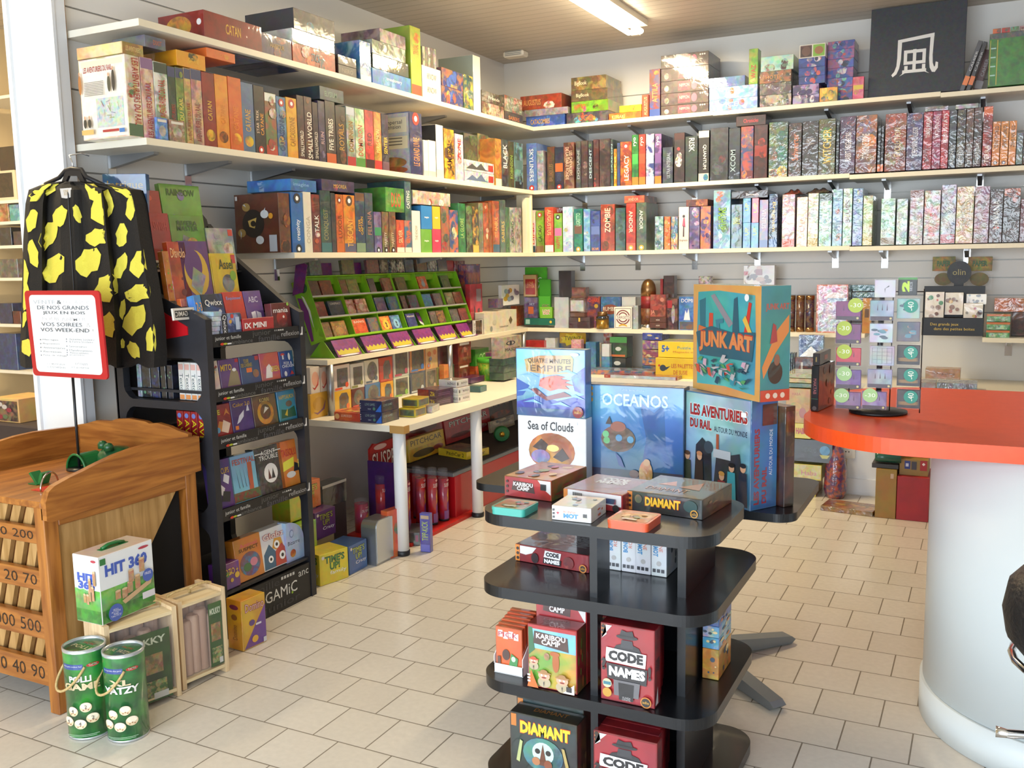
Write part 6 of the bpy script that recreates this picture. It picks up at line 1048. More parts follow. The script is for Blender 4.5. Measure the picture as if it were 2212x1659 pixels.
mb=MB();mb.prism([(.3*math.cos(PI*i/12),.12*math.sin(PI*i/12))for i in range(13)],lambda u,v,t:(t-OR.x,3.22+u-OR.y,1.82+v),-3.475,-3.46,'dark_rack');mb.box(-3.475-OR.x,RY0-OR.y,.0,-3.46-OR.x,RY1-OR.y,1.82,'dark_rack');mb.build('back_panel',rk)
Q3b=Z(240,600,.21698)
def ri(Qf,p0,p1,pt,z,x,c,lab,dr=None,dp=.04,lean=.12,mat='gloss',cat='board game',h=None,name='board_game_box'):
 y0,y1=along(Qf(p0,0)[0],(x,0,z+.05),1),along(Qf(p1,0)[0],(x,0,z+.05),1);zt=along(Qf(0,pt)[1],(x-.03,(y0+y1)/2,0),2)
 y0=max(y0,RY0+.037);y1=min(y1,RY1-.037)if z>.25 or 1 else y1
 o=gbox(name,(x-dp/2,(y0+y1)/2,z+.001),(y1-y0-.002,dp,(h or zt-z)/math.cos(lean)),(-lean,0,PB),c,{'F':dr}if dr else None,mat);tag(o,lab,cat);return o
xr=-2.945
ri(Q3b,840,965,185,TZ[0],xr-.03,('4a8ac8','3a74b0',.4,14),'light blue game tin with orange numerals on the upper black rack',title('2-3','e09a40',(.6,.82),(.1,.9),bl=4,bc=['c8d8e8']),lean=.2)
ri(Q3b,966,1178,172,TZ[0],xr-.045,('1c2434','2f5a98',.6,10),'dark blue game tin with slanting white lettering on the upper black rack',title('Qwixx','ece8e0',(.68,.86),(.1,.9),extra=lambda f:(f.P([(.2,.12),(.6,.3),(.9,.2),(.5,.05)],'d86a3a'),f.C(.25,.35,.07,'3a8a4a'),f.C(.55,.45,.07,'d8a030'),f.C(.75,.55,.07,'d8d8d8'))),lean=.2)
for j in range(5):ri(Q3b,985+6*j,1075+6*j,350,TZ[0]+.021*j,xr+.02,('c8d0dc','6a84b0',.5,20),('lowest','second','third','fourth','topmost')[j]+' pale small box in the pile before the slanting-lettered tin',None,dp=.07,lean=0,h=.02)
ri(Q3b,1100,1300,355,TZ[0],xr+.015,('2a3f6a','a8b8d0',.7,20),'small blue box with sideways white lettering before the black rack tins',lambda f:(f.R(.02,.02,.3,.98,'151a28'),f.T('Qwixx',.06,.08,.26,.92,'e8e8e8',rot=-90),f.C(.45,.6,.07,'d8a030'),f.C(.55,.85,.08,'c83a30'),f.R(.7,.2,.9,.8,'b8c4d8')),lean=.05,dp=.03)
ri(Q3b,1182,1378,150,TZ[0],xr-.045,('c83a24','b02f20',.4,14),'orange-red game tin with a blue creature on the upper black rack',title('Esquissee!','8a9ad0',(.78,.88),(.12,.88),extra=lambda f:f.P([(.25,.2),(.35,.4),(.5,.35),(.7,.45),(.7,.1),(.4,.08)],'3a2f6a')),lean=.2)
ri(Q3b,1382,1555,140,TZ[0],xr-.045,('6a4a88','5a3c78',.3,14),'purple game tin with fanned white cards on the upper black rack',title('ABC','d0c8d8',(.7,.85),(.2,.75),extra=lambda f:(f.P([(.3,.1),(.25,.45),(.5,.48),(.55,.1)],'e8e4ec'),f.P([(.55,.1),(.55,.48),(.8,.42),(.8,.1)],'dcd8e0'))),lean=.2)
ri(Q3b,1310,1620,400,TZ[0],xr+.018,('b01c20','98161a',.2,10),'red tray box with white capital lettering before the purple tin',title('IX MINI','f0e8e4',(.3,.7),(.05,.75),bold=.03),lean=0,dp=.03)
ri(Q3b,940,985,430,TZ[0],xr+.02,('b01c20','98161a',.2,10),'red tray end with white letters at the near post of the black rack',title('EC','f0e8e4',(.3,.7),(.1,.9)),lean=0,dp=.03)
ri(Q3b,1612,1800,255,TZ[0],xr,('2c1a1e','8a2a24',.5,8),'black box with a red ball and white lettering on the upper black rack',title('mania','ece8e4',(.62,.8),(.08,.85),extra=lambda f:(f.C(.5,.4,.28,'9a2f28','6a1f1c'),f.C(.6,.45,.05,'e8d8d0'),f.C(.88,.93,.06,'8ac040'))),lean=.1)
for(a,b,t,c,ds,dr)in((965,1092,838,('e0dcd4','d8a080',.4,14),'white game box with red and green doodles',title('Texto!','1f6a4a',(.66,.82),(.03,.8),bl=7,bc=['c8503a','4a9a6a','d8a030'])),(1098,1298,815,('6a3a78','5a3068',.5,8),'purple game box with a mole-like figure',title('MITO','e0b830',(.6,.82),(.05,.6),extra=lambda f:(f.P([(.3,.05),(.55,.6),(.75,.68),(.9,.5),(.95,.05)],'8a7a5a'),f.O(.72,.6,.1,.06,'e8e4e0'),f.R(.8,.85,.97,.97,'b82c30')))),(1302,1498,785,('2f4468','3a4a78',.5,8),'dark blue game box with yellow capitals and red corner',title('TOURE\nDES CAVERNES','c8a830',(.62,.9),(.05,.6),extra=lambda f:(f.R(.3,.42,.58,.58,'d86a24'),f.O(.75,.35,.16,.15,'8a5a40','4a3a30'),f.R(.78,.82,.97,.97,'b82c30')))),(1502,1692,752,('b8486a','d8642a',.7,6),'pink and orange game box with a white-clad figure',title('GREEN','d8c030',(.3,.5),(.5,.95),extra=lambda f:f.P([(.2,.1),(.3,.5),(.45,.6),(.6,.45),(.55,.1)],'e0d8d4'))),(1696,1880,732,('24408a','3a8a4a',.6,5),'blue game box with a white hen and toadstool',title('FOX &\nCHICKEN','e8e8e8',(.38,.6),(.1,.95),extra=lambda f:(f.O(.7,.78,.08,.14,'e8e4e0'),f.O(.25,.88,.14,.05,'c8382c'),f.R(.2,.7,.3,.86,'e0dcd8'),f.O(.3,.15,.1,.1,'e8e4e0'),f.P([(.6,.1),(.75,.25),(.9,.1)],'c83a30'))))):
 ri(Q3b,a,b,t,TZ[1],xr,c,ds+' on the middle black rack shelf',dr)
for(a,b,t,c,ds,dr)in((985,1215,1272,('9a1c1c','7a1418',.5,10),'dark red game box with fanned cards and yellow capitals',title('AVE','e0d030',(.68,.84),(.0,.48),bold=.03,extra=lambda f:(f.P([(.65,.62),(.8,.85),(.95,.62),(.8,.7)],'c8782c'),f.P([(.25,.2),(.4,.48),(.75,.4),(.6,.1)],'d8883a'),f.P([(.45,.15),(.6,.5),(.92,.35),(.75,.05)],'e8c8b0'),f.C(.2,.4,.09,'1a1a1a'),f.C(.3,.2,.1,'5a9ac8')))),(1218,1428,1215,('3f2468','52307a',.5,8),'violet game box with a white wing swoosh',title('Color 2.0','c89a30',(.78,.9),(.1,.9),extra=lambda f:(f.P([(.2,.25),(.35,.5),(.6,.65),(.55,.45),(.35,.3)],'d8d4dc'),f.P([(.7,.6),(.8,.85),(.85,.6)],'d0ccd4'),f.R(.1,.08,.25,.2,'d8782c')))),(1432,1668,1172,('4a3420','7a5a2c',.7,10),'brown game box with a golden wreath of creatures',title('KORRI','c8b060',(.78,.9),(.3,.7),extra=lambda f:(f.C(.5,.42,.34,'c8942c','8a5a24'),f.C(.5,.45,.22,'6a4428','3a2a1c'),f.P([(.4,.4),(.5,.62),(.65,.55)],'d8d0c0')))),(1680,1910,1122,('3a8aa8','2c6a6a',.6,6),'turquoise game box with a green ship and yellow title',title('HAPPYSALMON','d8b84a',(.72,.86),(.08,.92),extra=lambda f:(f.P([(.1,.1),(.15,.4),(.5,.35),(.9,.45),(.95,.1)],'1f5a3a'),f.P([(.3,.2),(.5,.4),(.45,.15)],'d8b830'),f.O(.6,.55,.18,.1,'6a5a4a'))))):
 ri(Q3b,a,b,t,TZ[2],xr,c,ds+' on the third black rack shelf',dr,dp=.045)
for(a,b,t,c,ds,dr)in((190,338,355,('5a2a70','2f3a80',.6,5),'purple game box with white dice and a black hand',title('OZO CUPS','d8b030',(.7,.82),(.0,.85),extra=lambda f:(f.P([(.5,.55),(.6,.7),(.85,.62),(.75,.46)],'e8e4ec'),f.P([(.2,.35),(.35,.5),(.55,.4),(.4,.25)],'dcd8e0'),f.P([(.3,.15),(.45,.35),(.8,.3),(.7,.1)],'17141c')))),(325,508,315,('7ab0c8','5a98b8',.4,5),'pale blue game box with a red fairground tower',title('FESTIVAL','b84a30',(.8,.92),(.1,.9),extra=lambda f:(f.P([(.6,.2),(.62,.8),(.78,.8),(.76,.2)],'b0502c'),f.R(.02,.02,.98,.22,'7a3a28','4a6a3a',.8,40),*[f.P([(.2+.12*i,.75),(.25+.12*i,.3),(.27+.12*i,.3)],'3a4a5a')for i in range(4)]))),(490,668,262,('35302c','55504a',.8,30),'charcoal game box with two figures in a white disc',title('AGENT\nTROUBLE','e8e4dc',(.72,.92),(.15,.85),extra=lambda f:(f.R(.02,.86,.3,.88,'e0dcd4'),f.R(.7,.86,.98,.88,'e0dcd4'),f.C(.52,.42,.25,'e4e0dc'),f.P([(.4,.3),(.45,.52),(.52,.3)],'5a2a24'),f.P([(.52,.3),(.6,.52),(.66,.3)],'2a2a2c')))),(645,800,222,('d8782c','e0a040',.5,6),'orange game box with yellow cards and a black hand',title('TASSOLU','c0302c',(.66,.82),(.15,.95),extra=lambda f:(f.P([(.15,.35),(.2,.55),(.8,.62),(.75,.42)],'e8e040'),f.O(.55,.25,.25,.07,'e0dcd8'),f.P([(.7,.3),(.8,.5),(.98,.45),(.98,.3)],'17141c'))))):
 ri(QT,a,b,t,TZ[3],xr,c,ds+' on the fourth black rack shelf',dr,dp=.05)
ri(QT,235,368,1035,.2,xr+.01,('5a2a88','7a3a70',.6,10),'small purple game box with coloured letters on the bottom black rack shelf',title('OZO +','d8b030',(.55,.8),(.15,.9),bl=5,bc=['d8d4c8','d8b030','3a8a4a']),lean=.05,dp=.08)
ri(QT,352,528,862,.2,xr,('c87828','b86420',.4,8),'orange game box with a round animal picture on the bottom black rack shelf',title('SUSPECT','3a2414',(.68,.76),(.15,.88),extra=lambda f:(f.T('Animal',.2,.77,.85,.86,'d84a6a'),f.O(.52,.36,.38,.28,'3a7aa8','7a3a34',amt=.8,sc=20),f.O(.4,.3,.15,.1,'3a6a3a'),f.O(.65,.38,.14,.1,'c87a90'))),dp=.05)
ri(QT,520,700,800,.2,xr-.002,('dcdcdc','d0d0d0',.2,8),'white game box with round-eyed blob creatures on the bottom black rack shelf',title('Globz','e8e0d8',(.74,.88),(.1,.85),out='b83a30',extra=lambda f:(f.P([(.05,.03),(.08,.4),(.3,.62),(.5,.4),(.5,.03)],'2a5a7a'),f.P([(.4,.5),(.5,.72),(.75,.7),(.8,.5),(.6,.4)],'d89a30'),f.P([(.45,.03),(.5,.4),(.75,.55),(.95,.3),(.95,.03)],'b83a2c'),*[(f.C(x,y,r,'f0f0f0'),f.C(x,y,r*.45,'15151a'))for x,y,r in((.3,.25,.09),(.72,.25,.11),(.56,.56,.1))])),dp=.06)
y0=along(QT(672,0)[0],(xr,0,.3),1);y1=RY1-.037;w=y1-y0;h=along(QT(0,730)[1],(xr,y1,0),2)-.2
mb=MB();mb.prism([(0,0),(w,0)]+[(w*(.0+1.0*math.cos(a)),h*(.5+.5*math.sin(a)))for a in[PI/2*i/8 for i in range(0,9)]],lambda u,v,t:(t,u,v),-.05,0,'gloss',AR('a8b8d8','8a9cc8',.4,10));f=Face(mb,lambda u,v,l:(l,u,v),w,h)
f.T('Bizarre',.08,.42,.75,.52,'3a3a4a');f.O(.35,.2,.16,.1,'b83a30','d8883a');f.O(.3,.7,.12,.1,'7a8ab0');f.O(.3,.7,.09,.075,'a8b8d8');tag(mb.build('board_game_box',None,(xr,y0,.201)),'pale blue game box with a quarter-round top on the bottom black rack shelf','board game')
U=Z(0,360,.25316)
R1,R2,R3=(1.45,-3.11),(1.60,-3.27),(1.74,-3.40)
def ur(r,a,b,t,c,ds,dr=None,**k):return ri(U,a,b,t,r[0],r[1],c,ds,dr,dp=k.pop('dp',.03),lean=.12,**k)
ur(R1,1840,2056,745,('d0b020','a89028',.5,10),'bright yellow card game box with grey animals on the stepped black rack',title('Assel','2a3a1c',(.68,.88),(.3,.85),extra=lambda f:(f.O(.6,.4,.24,.18,'4a4a4c','8a8a8c'),f.O(.82,.55,.12,.1,'7aa030'),f.R(.82,.8,.98,.97,'b8342c'),f.R(.02,.05,.2,.95,'c8a81c'))))
ur(R1,1590,1835,640,('5a3068','6a4078',.5,10),'purple game box with a yellow moon and grey block picture',title('','fff',extra=lambda f:(f.O(.5,.5,.42,.36,'c8a030'),f.O(.42,.62,.3,.25,'5a3068'),f.P([(.25,.3),(.4,.6),(.8,.45),(.55,.15)],'8a8a80','b0b0a8'))))
ur(R1,1440,1650,645,('a83c1c','c8602a',.8,10),'rust orange game box with small devil figures',title('Diavolo','e0b080',(.75,.9),(.1,.9),bl=4,bc=['6a1f14','d87a30']))
ur(R1,1285,1450,725,('c87a28','b04a24',.5,10),'orange game box with fruit balls on the stepped black rack',title('','fff',bl=9,bc=['b83a24','8aa030','c8a030']))
ur(R2,1800,2028,530,('8a948c','c8c8c0',.7,10),'grey green game box with a pale sketched figure',title('Casa\nGrande','a8b0a8',(.6,.9),(.2,.6),extra=lambda f:(f.O(.75,.5,.18,.16,'d8d4cc','a84a30'),f.R(.8,.82,.97,.97,'c03a2c'))))
ur(R2,1500,1790,420,('6a9a34','5a8428',.5,8),'green game box with grey tiles and coloured pieces, large',title('RIVIERA\nMASTER','3a4a34',(.72,.9),(.2,.8),extra=lambda f:(f.P([(.2,.3),(.35,.65),(.85,.5),(.65,.15)],'8a8a90','5a5a60'),f.O(.6,.5,.16,.1,'8a3a4a','c8b030'),*[f.P([(.12+.17*i,.3),(.2+.17*i,.38),(.3+.17*i,.28),(.22+.17*i,.18)],'2a4a30')for i in range(3)])),name='board_game_box')
ur(R2,1330,1500,400,('a82820','8a1c18',.4,8),'red game box with crossed pieces, large, on the stepped black rack',title('SWISH','b84030',(.7,.85),(.15,.85),extra=lambda f:f.O(.55,.25,.28,.14,'2a2a24','8aa050')))
ur(R3,1420,1760,160,('6fa038','5a8a2c',.4,8),'green game box rising topmost above the black rack',title('RAINBOW','2f4a24',(.8,.92),(.15,.85),bl=3,bc=['7a6a98','4a6a40']))
ur(R3,1200,1415,205,('a02a20','7a1c18',.4,8),'red game box standing topmost left of the green one',title('','fff',bl=2,bc=['c84a30']))
for(a,b,t,r,ds)in((1300,1440,605,R2,'upper'),(1300,1480,930,(1.40,-3.03),'lower')):ri(U,a,b,t,r[0],r[1]+.03,('dcd4c8',None),ds+' small white maker sign with a red and green logo on the black rack',title('GAMIC','e0d8cc',(.3,.7),(.35,.9),extra=lambda f:(f.R(.1,.2,.92,.8,'2c2a28'),f.C(.18,.5,.06,'c8342c'),f.C(.27,.45,.05,'8aa030'))),dp=.01,cat='sign',name='small_sign',h=.05)
for(a,b,t,c,ds)in((1380,1560,1035,('b83a28','d88a30',.5,14),'red and orange'),(1565,1700,1040,('5a3a30','8a5a40',.6,14),'dull brown'),(1720,1905,1025,('c0302c','a02420',.4,14),'bright red'),(1910,2040,970,('3a4a24','8ab030',.6,14),'green yellow')):ri(U,a,b,t,1.40,-3.04,c,ds+' short game tin in the second row of the upper black rack',title('','f',bl=2,bc=['c8a860']),dp=.025,h=.085)
mb=MB();mb.box(-3.08-OR.x,RY0+.036-OR.y,1.39,-3.035-OR.x,RY1-.036-OR.y,1.4,'dark_rack');mb.build('stepped_shelf',rk)
o=gbox('board_game_box',(-3.5,3.07,1.84),(.19,.05,.2),PB*.35,('2f4a88','3a78b0',.6,8),{'F':lambda f:f.T('Intrigue',.1,.62,.92,.85,'c8a850')},'gloss');tag(o,'blue picture box with gold lettering rising behind the hung garment','board game')
for i in range(4):z=1.046;o=gbox('board_game_box',(-3.12+.036*i,RY0+.14,z),(.033,.18,.165),0,('dcdcd8','d0d0d0',.2,20),{'F':lambda f:(f.T('Texto!',.2,.2,.8,.7,'2a4a5a',rot=-90),f.R(.1,.02,.9,.14,'d8884a'),f.R(.1,.8,.9,.95,'d8a8a0'))},'gloss');tag(o,'white spine with dark lettering, seen through the rack end panel, %s from left'%('first','second','third','fourth')[i],'board game','white spines in the rack end')
for i,(c,w,ds)in enumerate(((('8a9aa8','b8c4cc'),.025,'pale grey'),(('15181c','3a4a5a'),.05,'black with coloured dots'),(('14171c','1f3a7a'),.05,'black and blue'),(('1c1f26','2f3440'),.03,'slim black'),(('1a1d28','2a3450'),.03,'dark navy'))):o=gbox('board_game_box',(-3.38+(0,.045,.1,.15,.19)[i],RY0+.14,1.046),(w,.18,.15),0,c+(.6,30),{'F':title('','f',bl=4,bc=[c[1],'5a8a6a'])},'gloss');tag(o,ds+' spine inside the upper opening of the rack end panel','board game')
for i in range(4):o=gbox('board_game_box',(-3.145+.042*i,RY0+.14,.861),(.038,.18,.135),0,('9a1a1c','7a1418',.3,20),{'F':lambda f:(f.T('AVE',.2,.08,.85,.72,'e0d420',rot=-90),f.O(.5,.85,.3,.08,'6a7ab8'))},'gloss');tag(o,'red spine with yellow lettering, seen through the rack end panel, %s from left'%('first','second','third','fourth')[i],'board game','red spines in the rack end')
# ================================================================ wooden frog-toss game
BX0,BX1,BY0,BY1=-3.66,-2.944,2.133,2.86
bg=empty('frog_toss_cabinet',(-3.3,2.5,0));tag(bg,'oak toad-in-the-hole game cabinet with numbered slots and a curved tray top','wooden game');OB=Vector(bg.location)
def bb(x0,y0,z0,x1,y1,z1,m,n,par=bg,ch=.003):mb=MB();mb.box(x0-OB.x,y0-OB.y,z0,x1-OB.x,y1-OB.y,z1,m,ch=ch);return mb.build(n,par)
for x in(BX0+.02,BX1-.07):
 for y in(BY0,BY1-.06):bb(x,y,0.001,x+.05,y+.06,.78,'oak','leg')
bb(BX0,BY0+.0,.775,BX1-.03,BY1-.02,.80,'oak_y','top_board');bb(BX0+.07,BY1-.04,.1,BX1-.07,BY1-.02,.775,'oak_pale','back_board')
def lip(x0,x1,nm):
 top=[(2.133,.80),(2.15,.838),(2.174,.853),(2.237,.870),(2.297,.882),(2.369,.898),(2.444,.913),(2.532,.923),(2.624,.926),(2.744,.921),(2.87,.912)]
 mb=MB();mb.prism([(2.133,.735),(2.15,.725),(2.87,.765)]+top[::-1],lambda u,v,t:(t-OB.x,u-OB.y,v),x1,x0,'oak_y');return mb.build(nm,bg)
lip(BX1-.028,BX1,'side_lip');lip(BX0-.01,BX0+.016,'side_lip')
mb=MB();pts=[(BX0,.80),(BX1-.03,.80),(BX1-.03,.925),(-3.03,.935),(-3.08,.95),(-3.15,.96),(-3.2,.955),(-3.22,.963),(-3.32,.97),(-3.4,.963),(-3.43,.952),(-3.52,.95),(-3.6,.93),(BX0,.92)];mb.prism(pts,lambda u,v,t:(u-OB.x,t-OB.y,v),BY1,BY1-.022,'oak_x');mb.build('scalloped_back',bg)
rz=[(.70,.64),(.54,.465),(.37,.28),(.195,.1)];nums=['1000  200','10  20  70','150  2000  500','100  50  40  90']
for(z1,z0),t in zip(rz,nums):
 mb=MB();mb.box(BX0+.03-OB.x,BY0+.005-OB.y,z0,BX1-.07-OB.x,BY0+.03-OB.y,z1,'oak_x',ch=.002);f=Face(mb,lambda u,v,l:(BX0+.03+u-OB.x,BY0+.005-l-OB.y,z0+v),BX1-BX0-.1,z1-z0);k=t.split();n=len(k)
 x=.97
 for q in k[::-1]:L_=.062*len(q);f.T(q,x-L_,.25,x,.78,'2a1a10');x-=L_+.05
 mb.build('number_rail',bg)
zs=[.775,.70,.64,.54,.465,.37,.28,.195]
for z1,z0 in((.775,.70),(.64,.54),(.465,.37),(.28,.195)):
 mb=MB();mb.box(BX0+.07-OB.x,BY0+.06-OB.y,z0-.03,BX1-.07-OB.x,BY0+.07-OB.y,z1,'oak_dark')
 x=BX0+.07
 while x<BX1-.13:
  mb.prism([(x,z0-.02),(x+.045,z0-.02),(x+.085,z1),(x+.04,z1)],lambda u,v,t:(u-OB.x,t-OB.y,v),BY0+.058,BY0+.04,'oak_pale');x+=.075
 mb.build('slot_slats',bg)
mb=MB();mb.prism([(2.193,.76),(2.80,.76),(2.6,.5),(2.36,.1),(2.193,.1)][::-1],lambda u,v,t:(t-OB.x,u-OB.y,v),BX1-.045,BX1-.03,'oak_pale');mb.build('side_panel',bg)
bb(BX1-.05,2.193,.70,BX1-.02,2.80,.78,'oak_y','side_rail');bb(BX0+.02,2.193,.1,BX0+.035,2.80,.76,'oak_pale','side_panel')
mb=MB();mb.box(BX1-.06-OB.x,2.2-OB.y,.1,BX1-.055-OB.x,2.79-OB.y,.7,'hole_shade');mb.build('inner_shade',bg)  # near-black sheet behind the cut-away side, painted as the shade inside
def onb(px,py,z=.80):p=onz(px,py,z);return p-OB
c=onb(165,1015);mb=MB();n=14
for k in range(n):a0,a1=PI*k/n,PI*(k+1)/n;r=.055;mb.poly([(c.x+r*math.cos(a),c.y+d,.801+r*1.15*math.sin(a))for a,d in((a0,0),(a1,0),(a1,.1),(a0,.1))],'green_plastic',None,True)
mb.tube([(c.x+.055*math.cos(PI*k/14),c.y,.801+.063*math.sin(PI*k/14))for k in range(15)],.005,'green_plastic',n=6);mb.build('tunnel_hoop',bg)
mb=MB();mb.lathe([(.085,0),(.09,.02),(.075,.05),(.05,.068),(.02,.075),(.001,.076)],'frog_green',n=18,c=(c.x+.06,c.y+.15,.801));mb.lathe([(.02,0),(.02,.02),(.012,.03),(.001,.033)],'frog_green',n=10,c=(c.x+.02,c.y+.12,.87));mb.lathe([(.02,0),(.02,.02),(.012,.03),(.001,.033)],'frog_green',n=10,c=(c.x+.08,c.y+.1,.868));mb.build('frog',bg)
c=onb(88,1048);mb=MB();mb.prism([(0,0),(.012,0),(.03,.045),(.018,.048)],lambda u,v,t:(c.x-.02+u*1.2,c.y+t,.801+v),0,.04,'green_plastic');mb.prism([(0,0),(.012,0),(-.02,.045),(-.03,.04)],lambda u,v,t:(c.x-.03+u*1.2,c.y+t,.801+v),0,.04,'green_plastic');mb.box(c.x-.06,c.y-.01,.801,c.x-.01,c.y+.03,.804,'green_plastic');mb.build('green_flap',bg)
p0,p1=onb(88,1062),onb(126,1043);mb=MB();mb.tube([((p0.x+p1.x)/2+(p0.x-p1.x)/2*math.cos(a),(p0.y+p1.y)/2+(p0.y-p1.y)/2*math.cos(a),.801+(.055*math.sin(a)if 0<a<PI else 0))for a in[PI*i/12 for i in range(13)]],.0035,'chrome',n=8);mb.build('wire_hoop',bg)
mb=MB();mb.box(p0.x+.015,p0.y+.0,.8005,p1.x+.01,p1.y,.802,'red_mark');mb.build('red_patch',bg)
# ---------------- sign on its stand
sg=empty('sign_stand',tuple(onz(172,1014,.80)));tag(sg,'red-framed white notice with printed text on a thin black pole, standing on the oak cabinet','sign');S0=Vector(sg.location)
mb=MB();mb.lathe([(.05,0.001),(.05,.006),(.008,.01)],'pole_black',n=20);mb.build('base',sg);a=ony(158,825,S0.y);mb=MB();mb.tube([(0,0,.008),(0,0,(a.z-S0.z)*.55),(a.x-S0.x,0,a.z-S0.z+.05)],.0055,'pole_black');mb.build('pole',sg)
A=ony(52,628,S0.y-.02);B=ony(228,820,S0.y-.02);w,h=B.x-A.x,A.z-B.z
def rr(w,h,r,x0=0,y0=0,n=6):return[(x0+(w-r if q in(0,3)else r)+r*math.cos(t),y0+(h-r if q in(0,1)else r)+r*math.sin(t))for q in range(4)for t in[PI/2*q+PI/2*i/n for i in range(n+1)]]
AX=.05;fn0=lambda u,v,t:(A.x-S0.x+u+.012*(1-v/h)*1.2,-.02+t,B.z-S0.z+v-AX*(u/w-.5)*-.6*h*.0)
mb=MB();mb.prism(rr(w,h,.018),fn0,.008,0,'red_paint');mb.build('frame',sg)
mb=MB();mb.prism(rr(w*.88,h*.9,.02,w*.06,h*.05),fn0,0,-.0012,'paper');f=Face(mb,lambda u,v,l:fn0(w*.06+u,h*.05+v,-.0012-l),w*.88,h*.9)
for t,x0,x1,y,c in(('VENTE',.06,.4,.885,'a8acb0'),('&',.43,.5,.885,'4a4e54'),('LOCATION',.53,.95,.885,'d0d0d0'),('DE NOS GRANDS',.12,.9,.815,'5a6068'),('JEUX EN BOIS',.2,.84,.745,'4a5058'),('POUR ANIMER',.18,.84,.67,'d0d0d2'),('VOS SOIREES',.16,.78,.6,'6a7078'),('&',.84,.9,.6,'d0d0d0'),('VOS WEEK-END',.14,.88,.53,'5a6068'),('!',.92,.94,.53,'c0c0c0')):f.T(t,x0,y,x1,y+.05,c,bold=.005)
for t,x0,x1,y in(('Mariages',.16,.4,.41),('Baptemes',.16,.42,.36),('Anniversaires',.16,.5,.31),('Kermesses',.16,.44,.26),('Fete de Village',.16,.52,.21),('Activites Scolaire',.58,.96,.43),('& Extra Scolaire',.58,.94,.4),('Seminaires',.58,.84,.34),('Manifestations',.58,.92,.29),('Associatives',.58,.86,.26),('et privees',.58,.8,.23),('CLUBS DE JEUX',.22,.5,.1),('LUDOTHEQUES',.22,.5,.06),('ECOLES',.66,.84,.12),('ET JEUNESSE',.6,.86,.07)):f.T(t,x0,y,x1,y+.025,'6a7078');f.C((x0-.035),y+.012,.008,'6a7078')if y>.2 else None
f.T('Renseignements',.3,.485,.7,.505,'c8c8c8');mb.build('notice',sg)
# ---------------- floor goods at the left
def tubebox(px,pyb,r,pyt,t1,t2,lab,top,ang):
 P=onz(px,pyb,0)+Vector((-.45,.88,0))*r;zt=along(pyt,(P.x,P.y,0),2);h=zt
 o=empty('cardboard_tube',(P.x,P.y,.001));tag(o,lab,'outdoor game')
 mb=MB();mb.lathe([(r,.004),(r,h)],'gloss',AR('1f6a30','3a9a40',.8,9),n=36,capt=False);mb.lathe([(r-.003,h),(r-.003,h-.008)],'paper',n=36,capb=False,capt=False);mb.lathe([(r*1.005,h-.008),(r*1.01,h+.004),(r*.93,h+.004),(r*.92,h-.006)],'silver_card',n=36,capb=False,capt=False);mb.lathe([(r*1.01,0),(r*1.01,.008)],'silver_card',n=36)
 f=Face(mb,lambda u,v,l:((r+l)*math.cos(ang+(u/r-1.3)),(r+l)*math.sin(ang+(u/r-1.3)),v),r*2.6,h,'gloss',sub=10)
 f.R(.2,.80,.62,.86,'24428a');f.T('The legendary dice game' if 'YATZY' in t2 else 'family game outdoor fun!',.22,.825,.6,.845,'d8dce8');f.O(.8,.84,.12,.022,'b8302a');f.T('TACTIC',.72,.828,.88,.852,'e8d8d4')
 f.T(t1,.35,.66,.75,.73,'d8c49c' if 'YATZY' in t2 else 'ece8e4',bold=.04);f.T(t2,.22,.57,.9,.65,'f0eeea' if 'YATZY' in t2 else 'd8c49c',bold=.04)
 for(x,y,k)in((.38,.33,1),(.62,.38,0),(.3,.22,1),(.52,.2,1),(.72,.26,0)):f.O(x,y,.1,.055,'e0c8a0');f.O(x,y+.018,.085,.036,'efe2c8');[f.O(x-.04+.04*i,y-.03+.012*(i%2),.012,.006,'9a5a34')for i in range(3)];(f.T('24'[k],x-.02,y-.01,x+.02,y+.025,'3a3038')if 'YATZY' not in t2 else None)
 f.R(.3,.08,.8,.085,'a8c8a8');f.R(.34,.065,.76,.07,'a8c8a8');mb.build('printed_tube',o)
 mb=MB();mb.lathe([(.001,h-.006),(r*.92,h-.0055)],'gloss',AR('2a5a34','3f7a44',.8,20),n=36,capb=False,capt=False);f=Face(mb,lambda u,v,l:(u-r,v-r,h-.005+l),2*r,2*r);f.T(top,.2,.35,.8,.5,'d8c8a0',rot=0);f.T('TACTIC',.3,.6,.7,.68,'b8302a');mb.build('lid',o)
 pts=[(r*math.cos(ang-2.0),r*math.sin(ang-2.0),h*.8),(r*1.5*math.cos(ang-2.0),r*1.5*math.sin(ang-2.0),h*.77)]
 a0,a1=ang-1.9,ang+.4;path=[]
 for i in range(17):
  s=i/16;a=a0+(a1-a0)*s;R2=r*(1.03+.45*math.sin(PI*s)*(1-s*.5));path.append((R2*math.cos(a),R2*math.sin(a),h*(.83-.26*math.sin(PI*s)+.0*s)))
 mb=MB();mb.tube(path,.0045,'rope',n=8);mb.build('rope_handle',o)
tubebox(177,1600,.071,1392,'POLLI','GAME','green cardboard tube with rope handle and white wooden balls, next to the oak cabinet','POLLI',-1.1)
tubebox(262,1606,.069,1402,'XL','YATZY','green cardboard tube with wooden dice picture, the right one of the pair','XL YATZY',-1.1)
